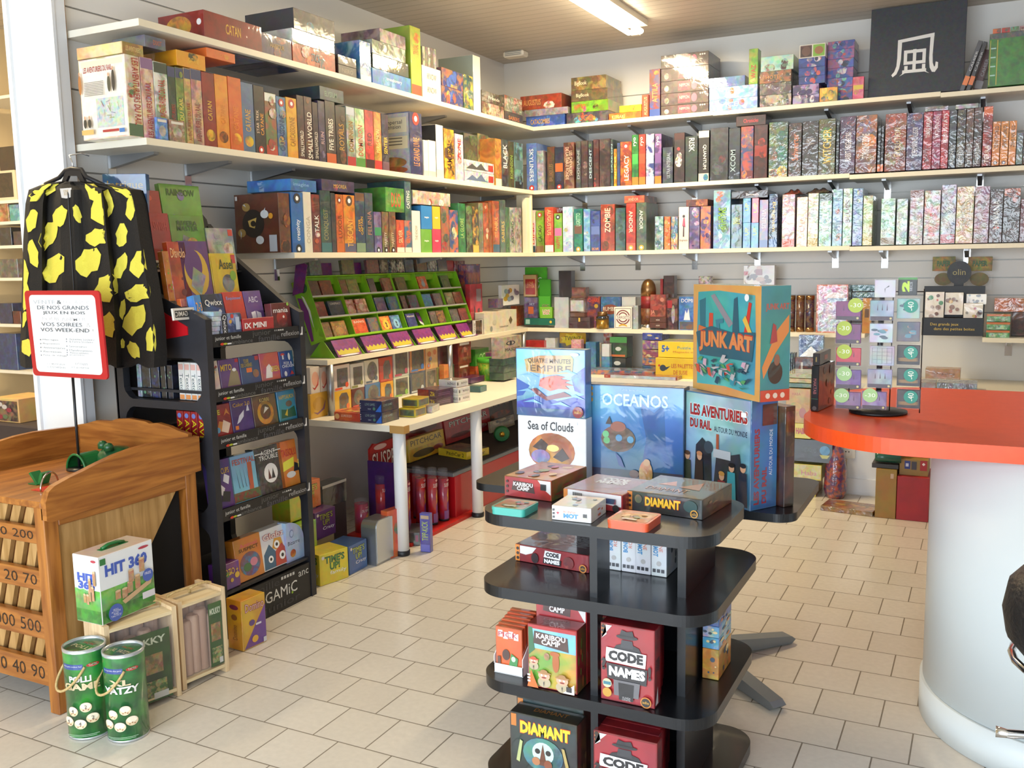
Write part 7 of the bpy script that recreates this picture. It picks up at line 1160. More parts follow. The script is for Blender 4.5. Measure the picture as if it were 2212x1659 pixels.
def crate(A,B,h,dp,lab,front):
 P0,P1=onz(*A,0),onz(*B,0);v=P1-P0;w=v.length;r=math.atan2(v.y,v.x);o=empty('pine_crate',(P0.x,P0.y,.001),r);tag(o,lab,'outdoor game','pine crates of throwing pins')
 e=.018
 for x in(0,w-e):mb=MB();mb.prism([(0,0),(.04,0),(.05,.02),(dp-.05,.02),(dp-.04,0),(dp,0),(dp,h),(0,h)],lambda u,vv,t:(x+t,u,vv),0,e,'pine_z');mb.build('end_board',o)
 for y in(.0,dp*.5+.01):mb=MB();mb.box(e,y,h-.028,w-e,y+dp*.5-.012,h-.014,'pine',ch=.001);mb.build('top_slat',o)
 for y in(.0,dp*.5):mb=MB();mb.box(e,y,.022,w-e,y+dp*.45,.036,'pine',ch=.001);mb.build('bottom_slat',o)
 n=4;rr_=.026
 for i in range(n):
  for k in(0,1):
   x=e+.01+rr_+i*(w-2*e-.02-2*rr_)/(n-1)*.999;hh=(h-.08)*(.98 if k else .8+.05*(i%3));mb=MB();mb.lathe([(rr_*.98,0),(rr_,.004),(rr_,hh-.01),(rr_*.8,hh)],'peg_wood',n=16,c=(x,.045+k*.06,.038));mb.build('throwing_pin',o)
 mb=MB();mb.box(e,.003,.04,w-e,.0045,h-.03,'clear_film');mb.build('clear_front',o)
 u0,u1,v0,v1=front;mb=MB();mb.box(w*u0,.001,h*v0,w*u1,.0025,h*v1,'gloss',AR('3a5a34','2a4428',.6,8));f=Face(mb,lambda u,vv,l:(w*u0+u,.001-l,h*v0+vv),w*(u1-u0),h*(v1-v0),'gloss')
 f.T('MOLKKY',.08,.82,.92,.92,'c8d0b8',bold=.03);f.R(.12,.4,.85,.68,'a88a60','7a6244',.8,30);f.R(.1,.06,.9,.3,'4a6a3c','a8a070',.8,50);f.R(.65,.03,.92,.12,'c8c8c4');mb.build('label_card',o)
 for x in(w*.3,w*.75):
  mb=MB();mb.tube([(x-.05,dp*.5,h-.01),(x-.05,dp*.5,h+.006),(x-.02,dp*.48,h+.014),(x+.03,dp*.5,h+.012),(x+.05,dp*.5,h+.004),(x+.05,dp*.5,h-.012)],.005,'rope',n=8);mb.build('rope_handle',o)
 f=None;return o
crate((240,1560),(393,1502),.355,.17,'pine crate of wooden pins with a large green label, nearest the green tubes',(.1,.88,.04,.8));crate((396,1493),(496,1449),.352,.17,'pine crate of wooden pins with a narrow label, nearest the black rack',(.62,.9,.12,.86))
def hit(f,big=1):
 f.R(.01,.01,.99,.99,'e4e8ea',None,grad='eceeee');f.R(.01,.01,.99,.5,'3f8a34','5aa83f',.8,14,grad='8ac070');f.R(.02,.02,.98,.2,'2f7a2c','4a9a3a',.8,20)
 f.T('HIT 360' if big else 'HIT\n360',.1 if big else .15,.68 if big else .5,.88 if big else .85,.86 if big else .74,'3a5ab8',out='e8ecf4',bold=.05);f.O(.82,.93,.1,.02,'b8384a');f.R(.02,.87,.12,.96,'2a7a3a')if big else None
 for x,y,h in((.3,.3,.12),(.42,.28,.14),(.52,.33,.16),(.55,.48,.18),(.66,.35,.2),(.75,.58,.2)):x=x if big else .1+x;f.R(x-.05,y,x+.05,y+h,'b88a64','d0a880',.5,30);f.O(x,y+h,.05,.018,'d8b890')
 if big:f.P([(.35,.26),(.8,.4),(.95,.5),(.9,.36),(.4,.2)],'c8a47c');f.C(.22,.13,.13,'3a5ab0');f.T('SKILL\nACTION\nAND\nTACTICS!',.13,.07,.31,.19,'e0e4f0');f.C(.85,.5,.1,'3a5ab0');f.T('FREE',.79,.51,.91,.55,'e8e8f0');f.R(.72,.16,.96,.26,'d8d4dc')
o=rbox('board_game_box',(222,1352),(337,1303),1205,.356,.13,('e0dcd8','d8d4d0',.2,6),'white and green boxed skittle game with blue lettering on the near pine crate',cat='outdoor game',draw={'F':hit,'L':lambda f:hit(f,0)},cols={'T':('dcc8b8','e4d4c8',.3,10)})
mb=MB();s=o['_s'];mb.box(-.06,-.012,s[2],.06,.012,s[2]+.002,'green_plastic');mb.tube([(-.05,0,s[2]+.003),(-.02,0,s[2]+.012),(.02,0,s[2]+.012),(.05,0,s[2]+.003)],.007,'green_plastic',n=6);mb.build('carry_handle',o)
def dom(f):f.R(.02,.02,.98,.98,'d8a828','c08a1c',.4,6);f.P([(.05,.02),(.98,.02),(.98,.78),(.75,.6),(.5,.4)],'6a3a88','7a4a90',.5,8);f.T('Domino',.15,.74,.92,.9,'e0b0a8',out='8a3a3a');f.O(.4,.5,.12,.06,'5a3a7a');f.O(.5,.16,.13,.07,'e0a830');f.R(.55,.42,.78,.46,'d8d4dc');f.R(.84,.02,.97,.12,'c8c8cc')
rbox('board_game_box',(526,1408),(577,1384),1300,.001,.09,('d8a020','b8801c',.4,8),'yellow and purple boxed game standing on the floor before the black rack',draw={'F':dom,'L':lambda f:(f.O(.5,.85,.3,.05,'7a2a4a'),f.O(.5,.65,.2,.06,'8a5a20'),f.T('Domino',.35,.2,.65,.5,'8a5a1c',rot=90))})
# ---------------- black hooded garment with plain yellow patches, on its hanger
HY=2.80;hd=empty('printed_onesie',(-3.56,HY,2.02));tag(hd,'black fleece garment with plain yellow patches hanging on the white pillar','clothes');OH=Vector(hd.location)
def hp(px,py,d=0):p=ony(px,py,HY-d);return(p.x-OH.x,p.y-OH.y,p.z-OH.z)
plain('black_fleece','17130f',.9,bump=.25,bscale=140);plain('yellow_patch','d8cc48',.85,bump=.2,bscale=140)
rowsG=[(392,128,185),(398,92,232),(410,62,290),(440,55,300),(520,50,312),(600,48,326),(690,46,340),(770,42,345),(790,44,344)]
mb=MB();N_=26
def prof(s):return .055*math.sin(PI*s)**.5+.012*math.sin(s*21)+.006*math.sin(s*47)-.035*math.exp(-((s-.2)/.03)**2)-.035*math.exp(-((s-.74)/.03)**2)
grid=[]
for py,x0,x1 in rowsG:grid.append([hp(x0+(x1-x0)*i/N_,py+(6*math.sin(i*1.1)if py>780 else 0),prof(i/N_)*(1 if py>400 else .6))for i in range(N_+1)])
back=[[(p[0],.03,p[2])for p in r]for r in grid]
for j in range(len(grid)-1):
 for i in range(N_):
  mb.poly([grid[j+1][i],grid[j+1][i+1],grid[j][i+1],grid[j][i]],'black_fleece',None,True);mb.poly([back[j][i],back[j][i+1],back[j+1][i+1],back[j+1][i]],'black_fleece',None,True)
for j in range(len(grid)-1):
 mb.poly([grid[j][0],back[j][0],back[j+1][0],grid[j+1][0]],'black_fleece');mb.poly([grid[j][-1],grid[j+1][-1],back[j+1][-1],back[j][-1]],'black_fleece')
for r,q in((0,1),(-1,0)):
 for i in range(N_):P=[grid[r][i],grid[r][i+1],back[r][i+1],back[r][i]];mb.poly(P if q else P[::-1],'black_fleece')
def surf(px,py,e=.003):
 py=min(786,max(397,py))
 for j in range(len(rowsG)-1):
  if rowsG[j][0]<=py<=rowsG[j+1][0]or j==len(rowsG)-2:
   t=(py-rowsG[j][0])/(rowsG[j+1][0]-rowsG[j][0]);x0=rowsG[j][1]*(1-t)+rowsG[j+1][1]*t;x1=rowsG[j][2]*(1-t)+rowsG[j+1][2]*t;s=min(.985,max(.015,(px-x0)/(x1-x0)))
   i=min(N_-1,int(s*N_));k=s*N_-i;a=[grid[j][i][c]*(1-k)+grid[j][i+1][c]*k for c in range(3)];b=[grid[j+1][i][c]*(1-k)+grid[j+1][i+1][c]*k for c in range(3)]
   return(a[0]*(1-t)+b[0]*t,a[1]*(1-t)+b[1]*t-e,a[2]*(1-t)+b[2]*t)
mb.build('body',hd)
for(x,y,a,b,rt)in((95,412,36,11,-.5),(70,476,9,24,.1),(106,508,15,28,.25),(73,548,10,24,-.3),(118,580,20,26,.3),(130,468,11,24,.2),(200,410,12,22,-.5),(222,448,22,30,-.1),(268,410,24,11,.5),(284,448,10,22,0),(212,512,20,18,-.3),(264,508,12,20,.2),(192,566,22,28,.1),(262,575,12,22,.3),(304,568,18,26,.1),(232,622,22,26,-.2),(302,632,24,18,-.4),(52,590,8,30,0),(56,640,8,24,.1),(292,690,20,28,.15),(236,702,14,22,-.3),(266,668,6,18,0),(330,732,14,22,.1),(290,756,9,20,-.4),(60,750,10,18,.1),(266,742,5,8,0),(168,462,7,18,-.4),(52,690,6,14,.1)):
 m2=MB();n=12;ph=R_.uniform(0,6);pts=[]
 for i in range(n):
  t=2*PI*i/n;k=1.15+.2*math.sin(2*t+ph)+.14*math.sin(5*t+2*ph);u,v=a*k*math.cos(t),b*k*math.sin(t);pts.append((x+u*math.cos(rt)-v*math.sin(rt),y+u*math.sin(rt)+v*math.cos(rt)))
 C0=surf(x,y);mid=[surf((p[0]+x)/2,(p[1]+y)/2)for p in pts];out=[surf(*p)for p in pts]
 for i in range(n):j=(i+1)%n;m2.poly([C0,mid[j],mid[i]],'yellow_patch',None,True);m2.poly([mid[i],mid[j],out[j],out[i]],'yellow_patch',None,True)
 m2.build('yellow_patch',hd)
for s in((142,395,165,700),):
 m2=MB();m2.tube([surf(148+(s[2]-s[0])*i/20*.8,s[1]+10+(s[3]-s[1])*i/20,.004)for i in range(21)],.0025,'dark_rack',n=6);m2.build('zip',hd)
m2=MB();f=Face(m2,lambda u,v,l:(hp(136,430,.05)[0]+u,hp(136,430,.05)[1]-.012-l,hp(136,430,.05)[2]+v),.075,.045);f.P([(.02,.95),(.1,.1),(.5,.0),(.9,.1),(.98,.95)],'c8c4c0');f.T('ONE\nSIZE',.3,.3,.7,.8,'a88a40');m2.build('size_label',hd)
hg=empty('clothes_hanger',tuple(ony(155,368,HY+.01)));tag(hg,'black plastic clothes hanger hooked on the white pillar','hanger');H0=Vector(hg.location)
def hq(px,py):p=ony(px,py,HY+.01);return(p.x-H0.x,0,p.z-H0.z)
m2=MB();m2.tube([hq(*q)for q in((98,398),(128,384),(142,368),(155,364),(176,366),(186,382),(225,400))],.009,'black_plastic',n=8);m2.tube([hq(*q)for q in((130,396),(160,405),(190,398))],.007,'black_plastic',n=8);m2.prism([hq(*q)[::2]for q in((134,398),(144,368),(174,366),(188,398),(178,396),(168,380),(150,380),(143,397))],lambda u,v,t:(u,t,v),.006,-.006,'black_plastic');m2.build('frame',hg);m2=MB();m2.tube([hq(158,365),hq(156,350),hq(150,336),(hq(149,330)[0],.06,hq(149,328)[2]),(hq(149,330)[0],.10,hq(149,332)[2])],.003,'chrome',n=6);m2.build('hook',hg)
# ================================================================ black tiered stand in front
def rrect(x0,y0,x1,y1,r,n=14):return[(p[0]+x0,p[1]+y0)for p in rr(x1-x0,y1-y0,r,n=n)]
st=empty('tiered_stand',(-1.0,2.7,0));tag(st,'black four-tier display stand with rounded shelves in the foreground','display stand');OS=Vector(st.location)
T4=[(.872,2.40,2.86),(.655,2.385,3.04),(.356,2.385,3.0),(.045,2.385,3.0)]
for z,y0,y1 in T4:
 mb=MB();mb.prism(rrect(-1.36-OS.x,y0-OS.y,-.63-OS.x,y1-OS.y,.10),lambda u,v,t:(u,v,t),z-.034,z,'black_lam');mb.build('shelf',st)
for x0,y0,x1,y1,n in((-.99,2.42,-.967,2.52,'divider'),(-.76,2.52,-.735,2.82,'divider'),(-1.2,2.82,-.735,2.84,'back_panel')):mb=MB();mb.box(x0-OS.x,y0-OS.y,.0,x1-OS.x,y1-OS.y,.84,'black_lam');mb.build(n,st)
ZS=.8725
def pic(f,c1,c2,cols,n=9):f.R(.01,.01,.99,.99,c1,c2,.7,8);[f.O(R_.uniform(.15,.85),R_.uniform(.12,.88),R_.uniform(.05,.12),R_.uniform(.05,.1),R_.choice(cols),None,n=9)for _ in range(n)]
def kar(f):f.R(.02,.03,.98,.97,'b02a2c','8e2024',.6,10);f.P([(.72,.97),(.99,.97),(.99,.3),(.85,.55)],'d8d4d0');f.P([(.16,.35),(.2,.82),(.62,.78),(.66,.28)],'4a2f28');f.T('KARIBOU\nCAMP',.2,.36,.62,.76,'efe8e4',bold=.03);f.R(.78,.5,.9,.8,'2a2626');[f.C(.07,.25+.25*i,.025,'3a1a1a')for i in range(3)]
def cod(f):f.R(.01,.02,.99,.98,'8e1f24','6e161c',.4,10);f.R(.0,.02,.06,.98,'d8822c');[f.C(.035,.2+.28*i,.02,'2a1c14')for i in range(3)];f.P([(.07,.95),(.3,.95),(.24,.6),(.15,.45),(.07,.5)],'e0dcdc');f.P([(.4,.5),(.42,.9),(.64,.85),(.62,.45)],'e4e0e0');f.T('CODE',.43,.56,.61,.82,'1c1a1e',bold=.06);f.P([(.39,.15),(.4,.48),(.64,.44),(.63,.1)],'1c1a1e');f.T('NAMES',.41,.18,.62,.42,'ece8e8',bold=.06);f.O(.28,.35,.05,.3,'2a1418');f.O(.74,.4,.07,.35,'b04a44','5a1a1e');f.C(.93,.22,.05,'c87a24',n=16);f.C(.93,.22,.035,'1c1614');f.T('iello',.9,.16,.96,.3,'e0a030')
def dia(f):f.R(.01,.02,.99,.98,'2a2c28','3f4238',.6,10);f.R(0,.02,.07,.98,'c8782c');[f.C(.04,.25+.25*i,.018,'2a1c14')for i in range(3)];f.T('DIAMANT',.25,.35,.72,.8,'e8b828',out='b8301c',bold=.05);f.O(.16,.65,.05,.22,'8a6a48','4a5a40');f.O(.85,.6,.09,.3,'2a4a48');f.C(.9,.25,.05,'d89a30',n=16);f.C(.9,.25,.037,'1a1614');f.T('iello',.87,.18,.93,.32,'e0a830')
def mot(f):f.R(.02,.03,.98,.97,'e0dedc');f.T('BONNE',.3,.55,.62,.7,'d8643a');f.T('MOT',.3,.2,.68,.52,'3a8ac0',bold=.06);f.P([(.16,.4),(.12,.55),(.16,.6),(.2,.55)],'b83040');f.R(.76,.2,.9,.7,'e8e4e0','c8c0bc');f.R(.8,.35,.9,.6,'2a2a2e');[f.R(.03,.15+.25*i,.08,.3+.25*i,'3a3a40')for i in range(3)]
bo=lambda*a,**k:rbox('board_game_box',*a,**k)
bo((1090,1070),(1191,1084),1027,ZS,.24,('a83a30','7a5a30',.7,8),'red flat boxed game with white camp lettering on the top tier of the stand',draw={'F':kar,'T':lambda f:pic(f,'b86a3a','d8a070',['c84a30','8aa050','4a3a30','e0c080']),'R':lambda f:pic(f,'5a6a34','a84a2c',['6a7a3a','8a3a2a'],5)})
bo((1218,1090),(1337,1104),1054,ZS,.22,('8e1f24','c8c4c4',.3,8),'red and white flat boxed game with a barcode side, between the camp and diamond games',draw={'F':lambda f:(f.R(.02,.03,.98,.97,'d4d0d0'),f.P([(.35,.03),(.45,.45),(.98,.3),(.98,.03)],'8e1f24'),f.R(.0,.03,.07,.97,'c8782c'),*[f.R(.16+.018*i,.5,.16+.018*i+.009,.85,'2a2a2c')for i in range(10)],f.R(.74,.45,.9,.75,'2a3a68','b83040'),f.C(.9,.22,.055,'1c1614')),'T':lambda f:(f.R(.02,.02,.98,.98,'7a2a2c','5a3438',.5,8),f.T('CODE\nNAMES',.25,.5,.75,.85,'c8c4c4',bold=.06))},rot=-.1,w=.2)
bo((1355,1100),(1517,1128),1059,ZS,.235,('2c2e2a','6a4a2c',.6,8),'dark flat boxed game with yellow diamond lettering on the top tier of the stand',draw={'F':dia,'T':lambda f:(f.R(.02,.02,.98,.98,'3a4644','4a4438',.6,8),f.P([(.2,.5),(.35,.75),(.45,.5)],'c87828'),f.P([(.5,.45),(.7,.8),(.8,.4)],'a8602c'),f.T('DIAMANT',.15,.2,.7,.35,'c88030')),'R':lambda f:pic(f,'3a3a34','7a5a38',['8a6a48','5a3a2c'],5)},rot=-.12)
def tin(A,B,top,dp,c,lab,lid,rot):
 P=onz(*A,ZS);u=Vector((math.cos(rot),math.sin(rot),0));O=P-Vector((0,0,HC));q=(B[0]-CX)/FPX;w=(q*CF.dot(O)-CR.dot(O))/(CR.dot(u)-q*CF.dot(u))
 h=along(top,(P.x,P.y,0),2)-ZS;mb=MB();mb.prism(rr(w,dp,.014),lambda a,b,t:(a,b,t),0,h*.6,c);mb.prism(rr(w+.002,dp+.002,.014,-.001,-.001),lambda a,b,t:(a,b,t),h*.6,h,c);o=mb.build('game_tin',None,P,rot)
 mb=MB();mb.prism(rr(w*.9,dp*.88,.01,w*.05,dp*.06),lambda a,b,t:(a,b,t),h,h+.0005,'gloss',AR(lid[0],lid[1],.8,10));f=Face(mb,lambda a,b,l:(w*.05+a,dp*.06+b,h+.0005+l),w*.9,dp*.88,'gloss');[f.O(R_.uniform(.2,.8),R_.uniform(.2,.8),.09,.09,R_.choice(lid[2]),None,n=9)for _ in range(7)];f.R(.3,.08,.7,.2,'c8c8c4');mb.build('lid_picture',o);tag(o,lab,'card game')
plain('teal_tin','3fa89a',.3,coat=.5);plain('orange_tin','d8542c',.3,coat=.5)
tin((1060,1110),(1131,1118),1094,.11,'teal_tin','teal flat game tin at the left front of the top tier',('8a5a40','c8a888',['b04a34','3f8a78','d8c8b0','c84a40']),-.0);tin((1310,1140),(1398,1153),1122,.12,'orange_tin','orange flat game tin at the front of the top tier before the diamond game',('a86a38','c89a60',['c83a2c','5a7a3a','d8b080','4a3a2c']),-.03)
bo((1192,1122),(1277,1132),1091,ZS,.13,('dcd8d4','e8e4e0',.2,8),'small white boxed word game at the front of the top tier',draw={'F':mot,'T':lambda f:pic(f,'d4d0c8','e0dcd8',['8a6a5a','6a8a98','c8a878'],7),'R':lambda f:pic(f,'d8d4d0','e4e0dc',['c8683a','5a5a5a'],4)},rot=.04)
bo((1114,1210),(1272,1235),1174,.656,.2,('8e1f24','4a1c20',.5,8),'red flat boxed spy game lying on the second tier of the stand',draw={'F':cod,'T':lambda f:(f.R(.02,.02,.98,.98,'3a2a2c','5a2428',.5,8),f.T('CODE\nNAMES',.45,.3,.85,.85,'8a8688',rot=90,bold=.06))},rot=-.09)
xs=[(1311,1229),(1342,1233.5),(1374,1238),(1407,1243),(1441,1248)]
for i in range(4):
 P0=onz(*xs[i],.656);P1=onz(*xs[i+1],.656);w=(P1-P0).length-.0015;r=math.atan2(P1.y-P0.y,P1.x-P0.x)
 def sp(f,i=i):f.T('BONNE MOT',.12,.4,.45,.95,'3a8ac0',rot=(90 if i<2 else-90),bold=.05);f.T('ROUTINE',.5,.5,.75,.95,'d8643a',rot=(90 if i<2 else-90));f.C(.5,.26,.16,'b8b4b0');[f.R(.1+.28*k,.08,.3+.28*k,.15,'3a3a40')for k in range(3)]
 o=gbox('board_game_box',((P0.x+P1.x)/2,(P0.y+P1.y)/2+.06,.656),(w,.12,.155),r,('d8dadc','e4e4e4',.2,8),{'F':sp,'R':lambda f:pic(f,'d8d8d8','e4e4e4',['5a5a60','c8683a'],4)},'gloss');tag(o,('first','second','third','fourth')[i]+' from left of four white upright word game boxes on the second tier','board game','white word games on the stand')
def kamp(f):
 f.R(.02,.02,.98,.98,'7aa048','d8a040',.8,6);f.R(.02,.62,.98,.98,'7ac0e0','a8d8e8',.5,8);f.R(.02,.93,.98,.99,'b02a2c');f.P([(.02,.95),(.02,.5),(.15,.6),(.1,.95)],'2f6a44');f.P([(.12,.7),(.14,.9),(.82,.86),(.84,.64)],'4a2f28');f.T('KARIBOU\nCAMP',.18,.7,.78,.87,'efe8e4',bold=.03)
 f.O(.58,.45,.07,.16,'b0602c');f.O(.56,.58,.1,.04,'b0602c');f.O(.4,.52,.06,.06,'c89060','6a4a2c')
 for x,y,s,hr in((.13,.42,.09,'c8502c'),(.35,.22,.12,'a87a48'),(.73,.2,.12,'a87a48')):f.O(x,y-s*.9,s*1.1,s*.7,'b8a888');f.O(x,y,s,s*.62,'e0a888');f.O(x,y+s*.35,s*1.2,s*.16,hr);f.O(x,y+s*.55,s*.6,s*.25,hr);f.O(x,y-s*.25,s*.4,s*.1,'8a2a2a');[f.C(x+d,y+s*.05,s*.16,'f0f0f0')for d in(-s*.35,s*.35)];f.P([(x-.01,y-s*.8),(x+.01,y-s*.8),(x,y-s*1.5)],'2a2a3a')
 f.P([(.02,.02),(.1,.3),(.25,.02)],'d86a20');f.P([(.98,.18),(.98,.02),(.75,.02)],'e4e0dc');f.R(.82,.05,.93,.13,'2a2628');[f.R(.03,.1+.05*i,.09,.13+.05*i,'e8e0d8')for i in range(3)]
def code(f):
 f.R(.02,.02,.98,.98,'a82c34','9a242c',.5,4);f.R(.02,.84,.09,.98,'c8782c');[f.C(.055,.955-.055*i,.035,'2a1c14',n=12)for i in range(3)];f.P([(.02,.8),(.12,.86),(.1,.98),(.22,.98)],'e0dcd8')
 f.P([(.22,.66),(.3,.74),(.42,.77),(.6,.77),(.72,.74),(.78,.66)],'2a2a2e');f.P([(.38,.72),(.4,.82),(.6,.82),(.62,.72)],'3a3a40');f.O(.5,.86,.2,.03,'2a2a2e');f.P([(.36,.86),(.4,.95),(.5,.93),(.6,.95),(.64,.86)],'2a2a2e');f.R(.37,.865,.63,.885,'141418')
 f.P([(.1,.52),(.12,.7),(.86,.68),(.84,.5)],'e8e6e6');f.T('CODE',.16,.54,.8,.67,'17151a',bold=.06);f.P([(.14,.3),(.12,.5),(.88,.49),(.86,.28)],'2a282c');f.T('NAMES',.17,.34,.84,.47,'f2f0f0',bold=.06);f.T('?',.02,.4,.12,.56,'2a1a1c',bold=.06);f.T('!',.89,.36,.95,.54,'2a1a1c',bold=.06)
 f.P([(.27,.1),(.26,.3),(.75,.3),(.72,.1)],'6a686c');f.P([(.36,.05),(.35,.27),(.64,.27),(.62,.05)],'17151a');f.T('VLAADA\nCHVATIL',.42,.05,.58,.1,'c8c4c4');f.C(.14,.24,.085,'c8c4a0',n=16);f.R(.07,.22,.21,.26,'3a7a8a');f.C(.14,.12,.085,'c8942c',n=16);f.C(.86,.08,.1,'c87a24',n=20);f.C(.86,.08,.08,'17130f',n=20);f.T('iello',.8,.065,.92,.1,'e0a830')
def upb(P,Q,bot,z,y,dp,h,c,lab,dr,rot=0,n='board_game_box'):
 a,b=ony(P,bot,y),ony(Q,bot,y);o=gbox(n,((a.x+b.x)/2,y+dp/2,z+.001),(b.x-a.x,dp,h),rot,c,dr,'gloss');tag(o,lab,'board game');return o
z3=.356
def rside(f):f.R(.02,.02,.98,.98,'8e1f24','5a1a1e',.6,10);f.T('CODE\nNAMES',.2,.45,.8,.62,'3a2024',rot=90,bold=.05);f.P([(.1,.03),(.5,.25),(.6,.03)],'d8d4d4')
upb(1142,1247,1510,z3,2.40,.07,.195,('a82c2c','7a2a24',.5,8),'upright camp boxed game with moustached campers on the third tier',{'F':kamp,'T':lambda f:f.T('KARIBOU\nCAMP',.2,.2,.7,.8,'a88480'),'R':lambda f:pic(f,'8a2a28','5a5a34',['6a7a3a','c8683a'],6)});upb(1160,1268,1450,z3,2.475,.07,.27,('b02a2c','8e2024',.4,8),'red upright camp boxed game standing tall behind the camper picture',{'F':lambda f:(f.P([(.7,.97),(.98,.97),(.98,.7)],'d8d4d0'),f.P([(.14,.78),(.16,.94),(.7,.92),(.68,.75)],'4a2f28'),f.T('KARIBOU\nCAMP',.18,.78,.66,.92,'efe8e4',bold=.03),f.R(.78,.84,.88,.94,'2a2626'))})
for i in range(4):upb(1298+2*i,1414+3*i,1510,z3,2.41+.052*i,.05,.232-.002*i,('8e1f24','5a1a1e',.5,8),('red spy boxed game with a hatted silhouette, front one on the third tier','red spy boxed game directly behind the front one, third tier','third red spy boxed game back on the third tier','rearmost red spy boxed game on the third tier')[i],{'F':code,'R':rside})
for i in range(7):upb(1282+2*i,1420+3*i,1640,.045,2.40+.042*i,.04,.215,('8e1f24','5a1a1e',.5,8),'red spy boxed game on the bottom tier, %s'%('front one','second back','third back','fourth back','fifth back','sixth back','rearmost')[i],{'F':code,'R':rside})
def diab(f):f.R(.02,.02,.98,.98,'232624','34403c',.7,6);f.R(.02,.8,.1,.98,'c8782c');f.T('DIAMANT',.16,.72,.9,.9,'f0c828',out='c83a1c',bold=.06,arch=0);f.O(.5,.45,.3,.25,'4a8a8a','2a4a4c',amt=.8,sc=10);f.O(.5,.48,.16,.16,'c8e0d8');f.O(.42,.5,.04,.04,'1f1a18');f.O(.58,.5,.04,.04,'1f1a18');f.P([(.44,.3),(.5,.62),(.56,.3)],'6a3a24');f.P([(.1,.3),(.16,.62),(.2,.6),(.15,.28)],'b8c080');f.P([(.85,.3),(.78,.62),(.82,.62),(.9,.3)],'b8a060');f.O(.4,.35,.06,.06,'b87a50');f.O(.58,.33,.06,.07,'8a4a30')
upb(1103,1247,1640,.045,2.40,.07,.215,('2a2c28','3f3a28',.6,8),'dark boxed game with big yellow diamond title on the bottom tier, front one',{'F':diab,'T':lambda f:f.T('DIAMANT',.3,.4,.8,.7,'a86a24'),'R':lambda f:pic(f,'2c2c28','5a4a30',['6a5a38'],4)});upb(1118,1262,1640,.045,2.475,.07,.228,('2a2c28','3f3a28',.6,8),'dark boxed game standing behind the front diamond game on the bottom tier',{'F':diab,'T':lambda f:f.T('DIAMANT',.3,.4,.8,.7,'8a5a24')})
a=ony(1068,1478,2.44);tr=empty('display_box',(a.x+.0,2.44,z3));tag(tr,'open white cardboard tray holding orange card games on the third tier','display box')
mb=MB();mb.box(0,0,.001,.1,.002,.03,'paper');mb.prism([(0,.001),(.13,.001),(.13,.12),(.09,.12),(.0,.055)],lambda u,v,t:(t,u,v),0,.002,'paper');mb.prism([(0,.001),(.13,.001),(.13,.12),(.09,.12),(.0,.055)],lambda u,v,t:(t,u,v),.098,.1,'paper');mb.box(0,.128,.001,.1,.13,.13,'paper');mb.box(0,0,.0,.1,.13,.002,'paper');mb.build('tray',tr)
for i in range(6):
 def pk(f):f.R(.04,.03,.96,.97,'d8602c','c84a24',.4,6);[f.R(.1+.2*k,.78-.03*(k%2),.27+.2*k,.93-.03*(k%2),'e8e4e0')for k in range(4)];f.T('PICK',.12,.79,.85,.9,('b83a50'));f.O(.4,.4,.14,.12,'4a2c24');f.P([(.5,.15),(.6,.45),(.85,.35),(.8,.12)],'3a8a4a');f.O(.68,.33,.08,.06,'c8e0c0');f.R(.08,.1,.2,.35,'5a3a2c')
 o=gbox('card_game_box',(a.x+.05,2.455+.02*i,z3+.003),(.092,.017,.145+.004*i),0,('c8582c','a84424',.4,8),{'F':pk},'gloss');tag(o,'orange card game in the white tray, %s'%('front one with a green monster picture','second from the front','third from the front','fourth from the front','fifth from the front','rearmost')[i],'card game','orange card games in the tray')
for i,(z,h,c,ds)in enumerate(((0,.095,('b87a2c','d8a040'),'orange and brown'),(.096,.035,('4a98b8','c8d0c8'),'pale blue'),(.132,.035,('5a9ac0','d8c8b0'),'sky blue'),(.19,.04,('2a5aa0','3a6ab8'),'strong blue'))):o=gbox('board_game_box',(-.70,2.74,z3+.001+(z if i<3 else .168)),(.05,.15,h),0,c+(.7,20),{'R':title('','f',bl=5,bc=['3a4a5a','e0c890','c86a30']),'F':title('','f',bl=4,bc=['3a4a5a','e0c890'])},'gloss');tag(o,ds+' small box in the pile on the right side of the third tier','board game')
# ================================================================ black table behind, with its boxes
tb=empty('black_table',(along(1514,(0,3.55,.3),0),3.55,0));tag(tb,'black-topped table on a grey column foot behind the tiered stand','table')
mb=MB();mb.prism(rrect(-1.83-tb.location.x,3.21-tb.location.y,-.56-tb.location.x,3.8-tb.location.y,.07),lambda u,v,t:(u,v,t),.71,.74,'black_lam');mb.build('table_top',tb);mb=MB();mb.lathe([(.042,.03),(.042,.71)],'steel_grey',n=24);mb.lathe([(.07,.69),(.07,.71)],'steel_grey',n=24);mb.build('column',tb)
A0=math.atan2(3.268-3.55,-.612-tb.location.x)
for A in(A0,A0+PI/2,A0+PI,A0-PI/2):
 mb=MB();mb.prism([(.03,.02),(.45,.004),(.47,.02),(.45,.035),(.16,.075),(.03,.09)],lambda u,v,t:(u*math.cos(A)-t*math.sin(A),u*math.sin(A)+t*math.cos(A),v),.03,-.03,'steel_grey');mb.build('foot',tb)
